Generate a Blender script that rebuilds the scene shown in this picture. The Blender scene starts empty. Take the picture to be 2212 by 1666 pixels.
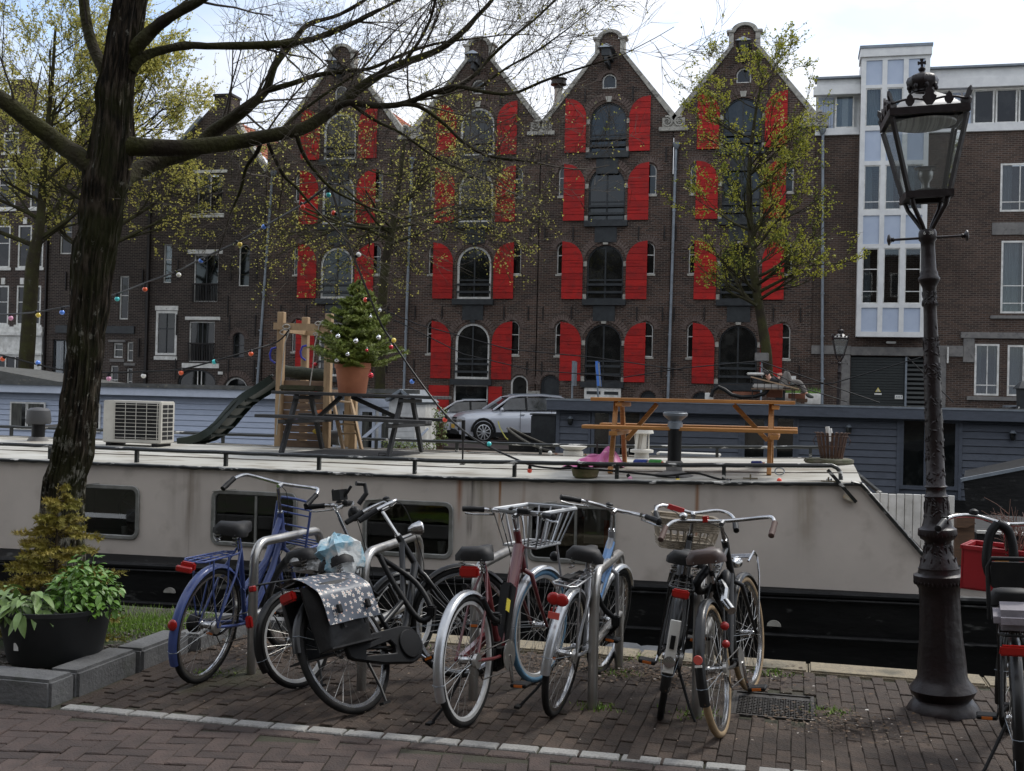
import bpy, bmesh, math, random
from math import sin, cos, pi, radians as R, atan2, hypot, sqrt
from mathutils import Vector as V, Matrix, noise
from mathutils.geometry import tessellate_polygon
random.seed(7)
rnd = random.random
def uni(a, b): return a + (b - a) * rnd()
S = bpy.context.scene
C = S.collection

# ---------------------------------------------------------------- camera, sky, sun, exposure
EYE = 1.75; FPX = 2500.0; YAW = R(13.8); PITCH = R(0.55); ROLL = R(1.36)
fw = V((-sin(YAW) * cos(PITCH), cos(YAW) * cos(PITCH), sin(PITCH)))
r0 = V((cos(YAW), sin(YAW), 0)); u0 = r0.cross(fw)
RT = cos(ROLL) * r0 + sin(ROLL) * u0
UP = -sin(ROLL) * r0 + cos(ROLL) * u0
cam = bpy.data.objects.new('camera', bpy.data.cameras.new('camera')); C.objects.link(cam)
cam.matrix_world = Matrix(((RT.x, UP.x, -fw.x, 0), (RT.y, UP.y, -fw.y, 0), (RT.z, UP.z, -fw.z, EYE), (0, 0, 0, 1)))
cam.data.sensor_width = 36; cam.data.lens = 36 * FPX / 2212; cam.data.clip_end = 2000; cam.data.clip_start = .05
S.camera = cam

SUN_EL, SUN_AZ = R(52), R(38)          # azimuth measured from +Y towards +X
w = bpy.data.worlds.new('World'); S.world = w; w.use_nodes = True
nt = w.node_tree; N = nt.nodes; L = nt.links; N.clear()
out = N.new('ShaderNodeOutputWorld')
sky = N.new('ShaderNodeTexSky'); sky.sky_type = 'NISHITA'; sky.sun_disc = False
sky.sun_elevation = SUN_EL; sky.sun_rotation = SUN_AZ
b1 = N.new('ShaderNodeBackground'); b1.inputs[1].default_value = .14; L.new(sky.outputs[0], b1.inputs[0])
b2 = N.new('ShaderNodeBackground'); b2.inputs[1].default_value = 1.0
tc = N.new('ShaderNodeTexCoord'); mp = N.new('ShaderNodeMapping'); mp.inputs['Scale'].default_value = (1, 1, 2.2); mp.inputs['Location'].default_value = (3.1, .4, .35)
L.new(tc.outputs['Generated'], mp.inputs[0])
n1 = N.new('ShaderNodeTexNoise'); n1.inputs['Scale'].default_value = 2.6; n1.inputs['Detail'].default_value = 8; n1.inputs['Roughness'].default_value = .52; L.new(mp.outputs[0], n1.inputs[0])
cr = N.new('ShaderNodeValToRGB'); cr.color_ramp.elements[0].position = .36; cr.color_ramp.elements[1].position = .48
cr.color_ramp.elements[0].color = (.25, .25, .25, 1); L.new(n1.outputs[0], cr.inputs[0])
n2 = N.new('ShaderNodeTexNoise'); n2.inputs['Scale'].default_value = 1.7; n2.inputs['Detail'].default_value = 6; L.new(mp.outputs[0], n2.inputs[0])
c2 = N.new('ShaderNodeValToRGB'); c2.color_ramp.elements[0].position = .35; c2.color_ramp.elements[1].position = .65
c2.color_ramp.elements[0].color = (.43, .48, .58, 1); c2.color_ramp.elements[1].color = (.82, .83, .85, 1)
L.new(n2.outputs[0], c2.inputs[0]); L.new(c2.outputs[0], b2.inputs[0])
ms = N.new('ShaderNodeMixShader'); L.new(cr.outputs[0], ms.inputs[0]); L.new(b1.outputs[0], ms.inputs[1]); L.new(b2.outputs[0], ms.inputs[2]); L.new(ms.outputs[0], out.inputs[0])
sl = bpy.data.lights.new('sun', 'SUN'); sl.energy = 1.5; sl.angle = R(12); sl.color = (1, .97, .92)
so = bpy.data.objects.new('sun', sl); C.objects.link(so)
sd = V((sin(SUN_AZ) * cos(SUN_EL), cos(SUN_AZ) * cos(SUN_EL), sin(SUN_EL)))
so.rotation_euler = sd.to_track_quat('Z', 'Y').to_euler(); so.location = (20, 30, 60)
vs = S.view_settings; vs.view_transform = 'Standard'; vs.look = 'None'; vs.gamma = 1; vs.exposure = 0.80; vs.use_curve_mapping = False

# ---------------------------------------------------------------- helpers
def at(u, v, X=None, Y=None, Z=None):          # survey of the photo: a point where the ray (u, v) meets a world plane
    d = fw + RT * ((u - 1106) / FPX) + UP * ((833 - v) / FPX)
    t = X / d.x if X is not None else Y / d.y if Y is not None else (Z - EYE) / d.z
    return V((0, 0, EYE)) + d * t
def px(p):                                     # metres per photo pixel at a point
    return (V(p) - V((0, 0, EYE))).dot(fw) / FPX

MT = {}
def nd(t, kind, **kw):
    n = t.nodes.new('ShaderNode' + kind)
    for k, v in kw.items(): setattr(n, k, v)
    return n
def M(name, c, r=.6, m=0, c2=None, s=6, lo=.35, hi=.65, bump=0, bs=30, rv=0, spec=.5, coord='Object', st=(1, 1, 1), detail=4, c3=None, s3=2, l3=.55, h3=.7, coat=0, em=0, tr=0, sub=0):
    if name in MT: return MT[name]
    mt = bpy.data.materials.new(name); mt.use_nodes = True; t = mt.node_tree; b = t.nodes['Principled BSDF']; ln = t.links.new
    b.inputs['Base Color'].default_value = (*c, 1); b.inputs['Roughness'].default_value = r; b.inputs['Metallic'].default_value = m
    b.inputs['Specular IOR Level'].default_value = spec; b.inputs['Coat Weight'].default_value = coat
    b.inputs['Transmission Weight'].default_value = tr
    tcn = nd(t, 'TexCoord'); mpn = nd(t, 'Mapping'); mpn.inputs['Scale'].default_value = st; ln(tcn.outputs[coord], mpn.inputs[0]); vec = mpn.outputs[0]
    col = None
    if c2 or c3:
        nn = nd(t, 'TexNoise'); nn.inputs['Scale'].default_value = s; nn.inputs['Detail'].default_value = detail; nn.inputs['Roughness'].default_value = .6; ln(vec, nn.inputs[0])
        mr = nd(t, 'MapRange'); mr.inputs['From Min'].default_value = lo; mr.inputs['From Max'].default_value = hi; ln(nn.outputs[0], mr.inputs[0])
        mx = nd(t, 'Mix', data_type='RGBA'); ln(mr.outputs[0], mx.inputs[0]); mx.inputs[6].default_value = (*c, 1); mx.inputs[7].default_value = (*(c2 or c), 1); col = mx.outputs[2]
    if c3:
        nn = nd(t, 'TexNoise'); nn.inputs['Scale'].default_value = s3; nn.inputs['Detail'].default_value = 6; ln(vec, nn.inputs[0])
        mr = nd(t, 'MapRange'); mr.inputs['From Min'].default_value = l3; mr.inputs['From Max'].default_value = h3; ln(nn.outputs[0], mr.inputs[0])
        mx = nd(t, 'Mix', data_type='RGBA'); ln(mr.outputs[0], mx.inputs[0]); ln(col, mx.inputs[6]); mx.inputs[7].default_value = (*c3, 1); col = mx.outputs[2]
    if rv:
        oi = nd(t, 'ObjectInfo'); mr = nd(t, 'MapRange'); mr.inputs['To Min'].default_value = 1 - rv; mr.inputs['To Max'].default_value = 1 + rv; ln(oi.outputs['Random'], mr.inputs[0])
        hs = nd(t, 'HueSaturation'); ln(mr.outputs[0], hs.inputs['Value'])
        if col: ln(col, hs.inputs['Color'])
        else: hs.inputs['Color'].default_value = (*c, 1)
        col = hs.outputs[0]
    if col: ln(col, b.inputs['Base Color'])
    if bump:
        nn = nd(t, 'TexNoise'); nn.inputs['Scale'].default_value = bs; nn.inputs['Detail'].default_value = 5; ln(vec, nn.inputs[0])
        bp = nd(t, 'Bump'); bp.inputs['Strength'].default_value = bump; bp.inputs['Distance'].default_value = .02; ln(nn.outputs[0], bp.inputs['Height']); ln(bp.outputs[0], b.inputs['Normal'])
    MT[name] = mt; return mt

class MB:
    def __init__(s): s.v = []; s.f = []; s.T = Matrix()
    def add(s, vs, fs):
        o = len(s.v); T = s.T
        s.v += [T @ V(p) for p in vs]; s.f += [tuple(i + o for i in f) for f in fs]; return s
    def box(s, c, d, rot=None, taper=1):
        a, b, e = d[0] / 2, d[1] / 2, d[2] / 2
        p = [V((x * a * (taper if z > 0 else 1), y * b * (taper if z > 0 else 1), z * e)) for z in (-1, 1) for y in (-1, 1) for x in (-1, 1)]
        if rot is not None: p = [rot @ q for q in p]
        c = V(c)
        return s.add([q + c for q in p], [(0, 2, 3, 1), (4, 5, 7, 6), (0, 1, 5, 4), (2, 6, 7, 3), (0, 4, 6, 2), (1, 3, 7, 5)])
    def bx(s, x0, x1, y0, y1, z0, z1): return s.box(((x0 + x1) / 2, (y0 + y1) / 2, (z0 + z1) / 2), (x1 - x0, y1 - y0, z1 - z0))
    def beam(s, a, b, w_, h_, up=(0, 0, 1)):        # box from a to b
        a, b = V(a), V(b); d = b - a; l = d.length; z = d.normalized(); x = V(up).cross(z)
        if x.length < 1e-4: x = V((1, 0, 0)).cross(z)
        x.normalize(); y = z.cross(x)
        return s.box((a + b) / 2, (w_, h_, l), Matrix((x, y, z)).transposed())
    def tube(s, pts, r, n=8, closed=False, cap=True, flat=1):
        pts = [V(p) for p in pts]; k = len(pts); rr = r if isinstance(r, (list, tuple)) else [r] * k
        vs, fs = [], []; ref = None
        for i in range(k):
            if closed: d = pts[(i + 1) % k] - pts[i - 1]
            else: d = pts[min(i + 1, k - 1)] - pts[max(i - 1, 0)]
            if d.length < 1e-9: d = V((0, 0, 1))
            d.normalize()
            if ref is None: ref = V((0, 0, 1)) if abs(d.z) < .9 else V((1, 0, 0))
            x = ref - d * ref.dot(d)
            if x.length < 1e-5: x = d.orthogonal()
            x.normalize(); y = d.cross(x); ref = x
            for j in range(n):
                a = 2 * pi * j / n; vs.append(pts[i] + (x * cos(a) + y * sin(a) * flat) * rr[i])
        for i in range(k if closed else k - 1):
            a, b = i * n, ((i + 1) % k) * n
            for j in range(n):
                q = (j + 1) % n; fs.append((a + j, a + q, b + q, b + j))
        if cap and not closed: fs.append(tuple(range(n - 1, -1, -1))); fs.append(tuple((k - 1) * n + j for j in range(n)))
        return s.add(vs, fs)
    def lathe(s, prof, n=16, c=(0, 0, 0), axis='z', cap=True, wob=None):
        vs, fs = [], []
        for i, (r, z) in enumerate(prof):
            for j in range(n):
                a = 2 * pi * j / n; q = r * (wob(a, z) if wob else 1)
                p = (q * cos(a), q * sin(a), z)
                if axis == 'y': p = (p[0], z, p[1])
                if axis == 'x': p = (z, p[0], p[1])
                vs.append((p[0] + c[0], p[1] + c[1], p[2] + c[2]))
        for i in range(len(prof) - 1):
            for j in range(n):
                q = (j + 1) % n; fs.append((i * n + j, i * n + q, (i + 1) * n + q, (i + 1) * n + j))
        if cap: fs.append(tuple(range(n - 1, -1, -1))); fs.append(tuple((len(prof) - 1) * n + j for j in range(n)))
        return s.add(vs, fs)
    def ball(s, c, r, n=10, m=6, sc=(1, 1, 1)):
        s_ = [(max(1e-4, sin(pi * i / m)) * r, -cos(pi * i / m) * r) for i in range(m + 1)]
        vs, fs = [], []
        for (q, z) in s_:
            for j in range(n):
                a = 2 * pi * j / n; vs.append((c[0] + q * cos(a) * sc[0], c[1] + q * sin(a) * sc[1], c[2] + z * sc[2]))
        for i in range(m):
            for j in range(n):
                q = (j + 1) % n; fs.append((i * n + j, i * n + q, (i + 1) * n + q, (i + 1) * n + j))
        return s.add(vs, fs)
    def prism(s, poly, a0, a1, axis='y', holes=()):   # polygon (p, q) extruded along axis; y: (x, z), z: (x, y), x: (y, z)
        def to(p, t): return (p[0], t, p[1]) if axis == 'y' else (p[0], p[1], t) if axis == 'z' else (t, p[0], p[1])
        loops = [list(poly)] + [list(h) for h in holes]
        flat = [p for lp in loops for p in lp]; n = len(flat)
        tri = tessellate_polygon([[V((p[0], p[1], 0)) for p in lp] for lp in loops])
        vs = [to(p, a0) for p in flat] + [to(p, a1) for p in flat]
        fs = [tuple(t) for t in tri] + [tuple(i + n for i in reversed(t)) for t in tri]
        o = 0
        for lp in loops:
            k = len(lp)
            for i in range(k):
                j = (i + 1) % k; fs.append((o + i, o + j, n + o + j, n + o + i))
            o += k
        return s.add(vs, fs)
    def quad(s, a, b, c, d): return s.add([a, b, c, d], [(0, 1, 2, 3)])
    def mesh(s, name):
        me = bpy.data.meshes.new(name); me.from_pydata([tuple(p) for p in s.v], [], s.f); return me
    def build(s, name, mat, parent=None, smooth=35, bevel=0, fix=True, **kw):
        me = s.mesh(name)
        if bevel or fix and len(s.f) < 60000:
            bm = bmesh.new(); bm.from_mesh(me)
            if fix: bmesh.ops.recalc_face_normals(bm, faces=bm.faces)
            if bevel:
                es = [e for e in bm.edges if len(e.link_faces) == 2 and e.calc_face_angle(0) > .6]
                bmesh.ops.bevel(bm, geom=es, offset=bevel, segments=1 if bevel < .008 else 2, affect='EDGES', clamp_overlap=True)
            bm.to_mesh(me); bm.free()
        if smooth:
            me.polygons.foreach_set('use_smooth', [True] * len(me.polygons)); me.set_sharp_from_angle(angle=R(smooth))
        me.materials.append(mat); return put(name, me, parent, **kw)
def put(name, me, parent=None, loc=None, rot=None, **kw):
    o = bpy.data.objects.new(name, me); C.objects.link(o)
    if parent is not None: o.parent = parent
    if loc is not None: o.location = loc
    if rot is not None: o.rotation_euler = rot
    for k, v in kw.items(): o[{'cat': 'category'}.get(k, k)] = v
    return o
def thing(name, label, cat, loc=(0, 0, 0), rotz=0, group=None, rot=None, kind=None):
    o = put(name, None, None, loc, rot or (0, 0, rotz), label=label, cat=cat)
    if group: o['group'] = group
    return o
def copy_tree(o, parent=None, label=None):
    c = o.copy(); C.objects.link(c); c.parent = parent
    if label: c['label'] = label
    for ch in list(o.children): copy_tree(ch, c)
    return c
def rect(x0, x1, z0, z1): return [(x0, z0), (x1, z0), (x1, z1), (x0, z1)]
def archpoly(x0, x1, z0, z1, n=12, rise=None):      # rectangle whose top is an arch reaching z1
    r = (x1 - x0) / 2; h = rise if rise is not None else r; cx = (x0 + x1) / 2
    return [(x0, z0), (x1, z0)] + [(cx + r * cos(pi * i / n), z1 - h + h * sin(pi * i / n)) for i in range(n + 1)]
def inset(x0, x1, z0, z1, t, rise=None, n=12): return archpoly(x0 + t, x1 - t, z0 + t, z1 - t, n, None if rise is None else max(.02, rise - t * .3)) if rise != 0 else rect(x0 + t, x1 - t, z0 + t, z1 - t)

# ---------------------------------------------------------------- materials
def facade_brick(name, c1, c2, mortar, wash=(.19, .17, .155), wl=.62, bw=.22, bh=.07, ms=.008, moss=None):
    mt = bpy.data.materials.new(name); mt.use_nodes = True; t = mt.node_tree; b = t.nodes['Principled BSDF']; ln = t.links.new
    g = nd(t, 'NewGeometry'); sp = nd(t, 'SeparateXYZ'); ln(g.outputs['Position'], sp.inputs[0])
    ad = nd(t, 'Math', operation='ADD'); ln(sp.outputs[0], ad.inputs[0]); ln(sp.outputs[1], ad.inputs[1])
    cb = nd(t, 'CombineXYZ'); ln(ad.outputs[0], cb.inputs[0]); ln(sp.outputs[2], cb.inputs[1])
    br = nd(t, 'TexBrick'); ln(cb.outputs[0], br.inputs[0]); br.inputs['Scale'].default_value = 1
    br.inputs['Color1'].default_value = (*c1, 1); br.inputs['Color2'].default_value = (*c2, 1); br.inputs['Mortar'].default_value = (*mortar, 1)
    br.inputs['Mortar Size'].default_value = ms; br.inputs['Mortar Smooth'].default_value = .3; br.inputs['Brick Width'].default_value = bw; br.inputs['Row Height'].default_value = bh
    n_ = nd(t, 'TexNoise'); n_.inputs['Scale'].default_value = .55; n_.inputs['Detail'].default_value = 7; n_.inputs['Roughness'].default_value = .65; ln(g.outputs['Position'], n_.inputs[0])
    mr = nd(t, 'MapRange'); mr.inputs['From Min'].default_value = .3; mr.inputs['From Max'].default_value = .7; mr.inputs['To Min'].default_value = .62; mr.inputs['To Max'].default_value = 1.35; ln(n_.outputs[0], mr.inputs[0])
    hs = nd(t, 'HueSaturation'); ln(br.outputs[0], hs.inputs['Color']); ln(mr.outputs[0], hs.inputs['Value'])
    mp_ = nd(t, 'Mapping'); mp_.inputs['Scale'].default_value = (3, 3, .6); ln(g.outputs['Position'], mp_.inputs[0])
    n3 = nd(t, 'TexNoise'); n3.inputs['Scale'].default_value = 1.0; n3.inputs['Detail'].default_value = 8; n3.inputs['Roughness'].default_value = .7; ln(mp_.outputs[0], n3.inputs[0])
    m3 = nd(t, 'MapRange'); m3.inputs['From Min'].default_value = wl; m3.inputs['From Max'].default_value = wl + .14; m3.inputs['To Max'].default_value = .5; ln(n3.outputs[0], m3.inputs[0])
    mx = nd(t, 'Mix', data_type='RGBA'); ln(m3.outputs[0], mx.inputs[0]); ln(hs.outputs[0], mx.inputs[6]); mx.inputs[7].default_value = (*wash, 1)
    ln(mx.outputs[2], b.inputs['Base Color']); b.inputs['Roughness'].default_value = .9; b.inputs['Specular IOR Level'].default_value = .25
    bp = nd(t, 'Bump'); bp.inputs['Strength'].default_value = .5; bp.inputs['Distance'].default_value = .02; bp.invert = True; ln(br.outputs['Fac'], bp.inputs['Height']); ln(bp.outputs[0], b.inputs['Normal'])
    MT[name] = mt; return mt
BR_W = facade_brick('warehouse_brick', (.078, .046, .034), (.030, .021, .018), (.155, .134, .115))
BR_D = facade_brick('dark_house_brick', (.052, .037, .031), (.025, .019, .017), (.140, .124, .108), wl=.68)
BR_A = facade_brick('left_house_brick', (.062, .040, .033), (.028, .020, .018), (.14, .124, .11), wl=.66)
BR_M = facade_brick('modern_brick', (.078, .049, .037), (.042, .029, .024), (.14, .12, .102), wl=.75)
VOUS = M('arch_brick', (.07, .045, .036), .9, c2=(.13, .10, .085), s=14, rv=.15)
RED = M('shutter_red', (.37, .010, .007), .6, spec=.3, c2=(.29, .008, .007), s=3, rv=.20, bump=.2, bs=18, c3=(.20, .012, .010), s3=5, l3=.52, h3=.75)
WHITE = M('white_paint', (.72, .71, .67), .5, c2=(.50, .49, .45), s=5, c3=(.22, .21, .19), s3=9, l3=.66, h3=.76)
BLACKP = M('black_green_paint', (.008, .010, .012), .5, c2=(.02, .024, .026), s=5, c3=(.12, .12, .12), s3=25, l3=.72, h3=.76)
IRON = M('black_iron', (.010, .009, .009), .5, c2=(.022, .016, .013), s=12, spec=.3)
ZINC = M('zinc', (.22, .25, .28), .5, m=.3, c2=(.16, .18, .2), s=4)
STONE = M('cream_stone', (.40, .38, .33), .85, c2=(.27, .26, .23), s=5, c3=(.11, .10, .09), s3=6, l3=.55, h3=.72, bump=.3)
CONC = M('concrete', (.20, .19, .175), .85, c2=(.13, .125, .12), s=3, c3=(.09, .085, .08), s3=7, l3=.55, h3=.75)
TILE = M('orange_roof_tile', (.42, .12, .05), .8, c2=(.28, .085, .045), s=2.5, c3=(.16, .10, .06), s3=5, l3=.55, h3=.75, rv=.12)
GLASS = M('dark_window', (.005, .006, .006), .05, spec=.5, c2=(.02, .021, .02), s=1.1, lo=.5, hi=.62, bump=.06, bs=1.3)
def glass_mat(name, tint=(.9, .93, .93), refl=1.0, dark=.85):
    mt = bpy.data.materials.new(name); mt.use_nodes = True; t = mt.node_tree; ln = t.links.new; t.nodes.remove(t.nodes['Principled BSDF'])
    o = t.nodes['Material Output']; tr = nd(t, 'BsdfTransparent'); tr.inputs[0].default_value = (tint[0] * dark, tint[1] * dark, tint[2] * dark, 1)
    gl = nd(t, 'BsdfGlossy'); gl.inputs['Roughness'].default_value = .02; gl.inputs[0].default_value = (refl, refl, refl, 1)
    fr = nd(t, 'Fresnel'); fr.inputs[0].default_value = 1.55; mx = nd(t, 'MixShader'); ln(fr.outputs[0], mx.inputs[0]); ln(tr.outputs[0], mx.inputs[1]); ln(gl.outputs[0], mx.inputs[2]); ln(mx.outputs[0], o.inputs[0])
    MT[name] = mt; return mt
CLEAR = glass_mat('clear_glass')
BLIND = M('curtain_cloth', (.42, .45, .46), .9, c2=(.30, .33, .34), s=14, st=(1, 1, .1))
PANEL = M('pale_blue_panel', (.42, .48, .58), .5, c2=(.38, .44, .55), s=3)
DARKIN = M('dark_interior', (.012, .012, .013), .9)
CHROME = M('polished_metal', (.55, .55, .55), .22, m=1, c2=(.38, .38, .38), s=14)
STEEL = M('brushed_steel', (.46, .45, .43), .34, m=.9, c2=(.33, .32, .30), s=10, st=(1, 1, .3))
RUBBER = M('tyre_rubber', (.009, .009, .009), .85, c2=(.017, .016, .015), s=20, spec=.2)
BLKP = M('black_plastic', (.006, .006, .0065), .5, c2=(.010, .010, .010), s=15, spec=.22)
REDL = M('red_reflector', (.28, .008, .006), .3, spec=.5)
AMB = M('amber_reflector', (.55, .14, .02), .35)
# ================================================================ GROUND, QUAY, WATER
PAVE = M('clinker_brick', (.058, .040, .029), .85, c2=(.040, .029, .022), s=9, rv=.34, bump=.6, bs=60, c3=(.045, .05, .022), s3=1.3, l3=.60, h3=.78, spec=.35)
ROADB = M('road_brick', (.066, .045, .037), .8, c2=(.046, .033, .028), s=8, rv=.26, bump=.6, bs=70, spec=.4)
JOINT = M('joint_sand', (.040, .033, .023), .95, c2=(.030, .033, .015), s=4, bump=.5, bs=90)
GRAN = M('pale_granite', (.30, .29, .27), .8, c2=(.20, .195, .18), s=60, rv=.14, bump=.3, bs=90, c3=(.11, .10, .09), s3=8, l3=.58, h3=.75)
KERB = M('grey_kerb_stone', (.13, .13, .128), .75, c2=(.085, .085, .085), s=7, bump=.35, bs=50, c3=(.05, .055, .04), s3=5, l3=.6, h3=.8, rv=.08)
COPE = M('sandy_coping_stone', (.23, .19, .125), .9, c2=(.16, .135, .095), s=30, bump=.5, bs=60, c3=(.07, .065, .045), s3=4, l3=.55, h3=.75, rv=.08)
ZG = -.014
g = MB(); g.add([(-60, -50, ZG), (60, -50, ZG), (60, 8.05, ZG), (-60, 8.05, ZG)], [(0, 1, 2, 3)])
pavement = g.build('pavement', JOINT, kind='structure')
def brick_me(lx, ly, h, bev, m, name='brick'):
    b = MB(); b.box((0, 0, -h / 2), (lx, ly, h)); me = b.mesh(name); bm = bmesh.new(); bm.from_mesh(me)
    bmesh.ops.bevel(bm, geom=[e for e in bm.edges if all(v.co.z > -h * .5 for v in e.verts)], offset=bev, segments=1, affect='EDGES'); bmesh.ops.recalc_face_normals(bm, faces=bm.faces)
    bmesh.ops.delete(bm, geom=[f for f in bm.faces if f.normal.z < -.9], context='FACES_ONLY')
    bm.to_mesh(me); bm.free(); me.materials.append(m); return me
def lay(name, me, spots, parent, rest, keep=300):       # spots nearest first become single bricks, the rest one mesh
    spots.sort(key=lambda s: hypot(s[0] + .5, s[1]))
    for (x, y, z, a) in spots[:keep]: put(name, me, parent, (x, y, z), (uni(-.012, .012), uni(-.012, .012), a))
    if len(spots) > keep:
        m = MB()
        for (x, y, z, a) in spots[keep:]:
            m.T = Matrix.Translation((x, y, z)) @ Matrix.Rotation(a, 4, 'Z') @ Matrix.Rotation(uni(-.012, .012), 4, 'X')
            m.add([v.co for v in me.vertices], [tuple(p.vertices) for p in me.polygons])
        m.T = Matrix(); m.build(rest, me.materials[0], parent, smooth=0, fix=False, kind='stuff')
bm1 = brick_me(.0688, .1965, .05, .0038, PAVE)
sp = []
i = 0; x = -4.0
GR = (-.31, .12, 6.66, 7.16)      # cut-out for the cover grate
while x < 4.2:
    y = 5.72 + (.1 if i % 2 else 0)
    while y < 7.80:
        if not (GR[0] - .03 < x < GR[1] + .03 and GR[2] - .1 < y < GR[3] + .1) and x > -3.86 and y + .1 < 7.84:
            sp.append((x + uni(-.002, .002), y + uni(-.003, .003), uni(-.006, .004) + .012 * noise.noise(V((x * 1.3, y * 1.3, 0))), uni(-.02, .02)))
        y += .2
    x += .071; i += 1
lay('brick', bm1, sp, pavement, 'distant_bricks', 300)
# road with herringbone bricks
road = MB().add([(-60, -50, ZG + .004), (60, -50, ZG + .004), (60, 5.5, ZG + .004), (-60, 5.5, ZG + .004)], [(0, 1, 2, 3)]).build('road', JOINT, kind='structure')
bm2 = brick_me(.208, .1015, .05, .005, ROADB); sp = []
ang = R(11)
for a in range(-75, 75):
    for b in range(-75, 75):
        k = (a - b) % 4                      # herringbone on a square lattice, bricks two cells long
        if k in (1, 2): continue
        lx, ly = ((a + 1) * .106, (b + .5) * .106) if k == 0 else ((a + .5) * .106, (b + 1) * .106)
        X_ = lx * cos(ang) - ly * sin(ang) - 2; Y_ = lx * sin(ang) + ly * cos(ang) + 4.5
        if 4.35 < Y_ < 5.435 and -5.4 < X_ < 3.5: sp.append((X_, Y_, uni(-.005, .004), ang + (pi / 2 if k else 0) + uni(-.015, .015)))
lay('brick', bm2, sp, road, 'distant_bricks', 300)
bm3 = brick_me(.196, .092, .05, .006, ROADB); bm4 = brick_me(.19, .088, .05, .006, GRAN, 'granite_sett')
for k in range(46):
    x = -5.0 + k * .2035; yy = 5.52 + (x + 2) * .022 if x > -4 else 5.48
    put('border_brick', bm3, road, (x, yy, -.001), (0, 0, .02 + uni(-.01, .01)))
    if x > -3.86: put('granite_sett', bm4, pavement, (x + .03, yy + .108, .003), (uni(-.01, .01), 0, .02 + uni(-.01, .01)))
# quay coping stones and quay wall
quay = MB().bx(-60, 60, 7.86, 8.06, -1.6, -.10).build('quay_wall', M('quay_masonry', (.04, .034, .028), .9, c2=(.02, .024, .018), s=5, bump=.4), kind='structure')
x = -9.0
while x < 7:
    l = uni(.85, 1.25); y0 = 7.80 if x > -3.9 else 7.93
    (MB().bx(x + .004, x + l - .004, y0, 8.08, -.12, .012 + uni(-.004, .004)) if y0 < 7.9 else MB().bx(x + .004, x + l - .004, y0, 8.08, -.12, .05)).build('coping_stone', COPE if y0 < 7.9 else KERB, quay, bevel=.012)
    x += l
# far quay
far_street = MB().bx(-90, 60, 36.4, 140, -.3, 0).build('far_street', M('far_paving', (.07, .05, .045), .9, c2=(.05, .04, .038), s=3), kind='structure')
fq = MB().bx(-90, 60, 36.1, 36.6, -1.6, .05).build('far_quay_wall', M('far_quay_masonry', (.05, .042, .035), .9, c2=(.03, .027, .024), s=2), kind='structure')
WAT = M('canal_water', (.008, .010, .008), .06, spec=.6, bump=.35, bs=2.2)
MB().add([(-90, 8.0, -1.0), (60, 8.0, -1.0), (60, 36.3, -1.0), (-90, 36.3, -1.0)], [(0, 1, 2, 3)]).build('canal_water', WAT, kind='structure')
# terrain far beyond, to the horizon
MB().add([(-900, 139, -.02), (900, 139, -.02), (900, 1500, -.02), (-900, 1500, -.02)], [(0, 1, 2, 3)]).build('terrain', M('far_land', (.06, .06, .05), .9), kind='structure')

# metal cover grate let into the pavement
ct = thing('cover_grate', 'square dark cast iron cover let into the brick pavement beside the tan tyred bicycle', 'cover', (0, 0, 0))
RUST = M('worn_cast_iron', (.05, .045, .04), .6, m=.5, c2=(.025, .022, .02), s=12, bump=.3)
MB().bx(GR[0], GR[1], GR[2], GR[3], -.03, -.008).build('plate', RUST, ct)
b = MB()
for i in range(15):
    for j in range(11): b.box((GR[0] + .03 + i * .0295, GR[2] + .03 + j * .036, -.004), (.014, .022, .012), Matrix.Rotation(.8 if (i + j) % 2 else -.8, 3, 'Z'))
b.build('raised_pattern', RUST, ct, kind='stuff')
MB().prism(rect(GR[0] - .02, GR[1] + .02, GR[2] - .02, GR[3] + .02), -.04, .0, 'z', holes=[rect(GR[0], GR[1], GR[2], GR[3])]).build('rim', RUST, ct)

# tree bed with kerb
SOIL = M('bed_soil', (.05, .042, .03), .95, c2=(.03, .028, .02), s=12, bump=.8, bs=50, c3=(.03, .045, .012), s3=2.5, l3=.5, h3=.6)
b = MB(); nx, ny = 40, 24
for i in range(nx + 1):
    for j in range(ny + 1):
        X_ = -9 + 5.0 * i / nx; Y_ = 5.72 + 2.2 * j / ny
        b.v.append(V((X_, Y_, .075 + .03 * noise.noise(V((X_ * 2, Y_ * 2, 0))) + .012 * noise.noise(V((X_ * 9, Y_ * 9, 0))))))
for i in range(nx):
    for j in range(ny): q = i * (ny + 1) + j; b.f.append((q, q + ny + 1, q + ny + 2, q + 1))
bed = b.build('tree_bed_soil', SOIL, kind='structure')
kb = thing('kerb_edging', 'grey stone kerb around the raised tree bed at lower left', 'kerb')
for (x0, x1) in ((-6.3, -5.06), (-5.05, -3.93)): MB().bx(x0, x1, 5.57, 5.80, -.05, .135).build('kerb_stone', KERB, kb, bevel=.018)
for (a, b_, xo) in ((5.81, 6.42, 0), (6.43, 7.0, .03), (7.03, 7.45, .09), (7.47, 7.86, .12)):
    MB().bx(-4.12 + xo, -3.92 + xo, a, b_, -.05, .135 if a < 7 else .11).build('kerb_stone', KERB, kb, bevel=.018)
b = MB(); GRS = M('grass_blades', (.11, .21, .02), .7, c2=(.17, .26, .03), s=8)
for k in range(5200):
    gx, gy = random.gauss(-4.6, .3), random.gauss(7.35, .28)
    if gy > 7.93 or gy < 6.2 or gx > -4.1: continue
    h = uni(.02, .06); a = uni(0, 6.3); d = V((cos(a), sin(a), 0)) * .0035; q = V((gx, gy, .07)); t = q + V((uni(-.03, .03), uni(-.03, .03), h))
    b.add([q - d, q + d, t], [(0, 1, 2)])
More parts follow.
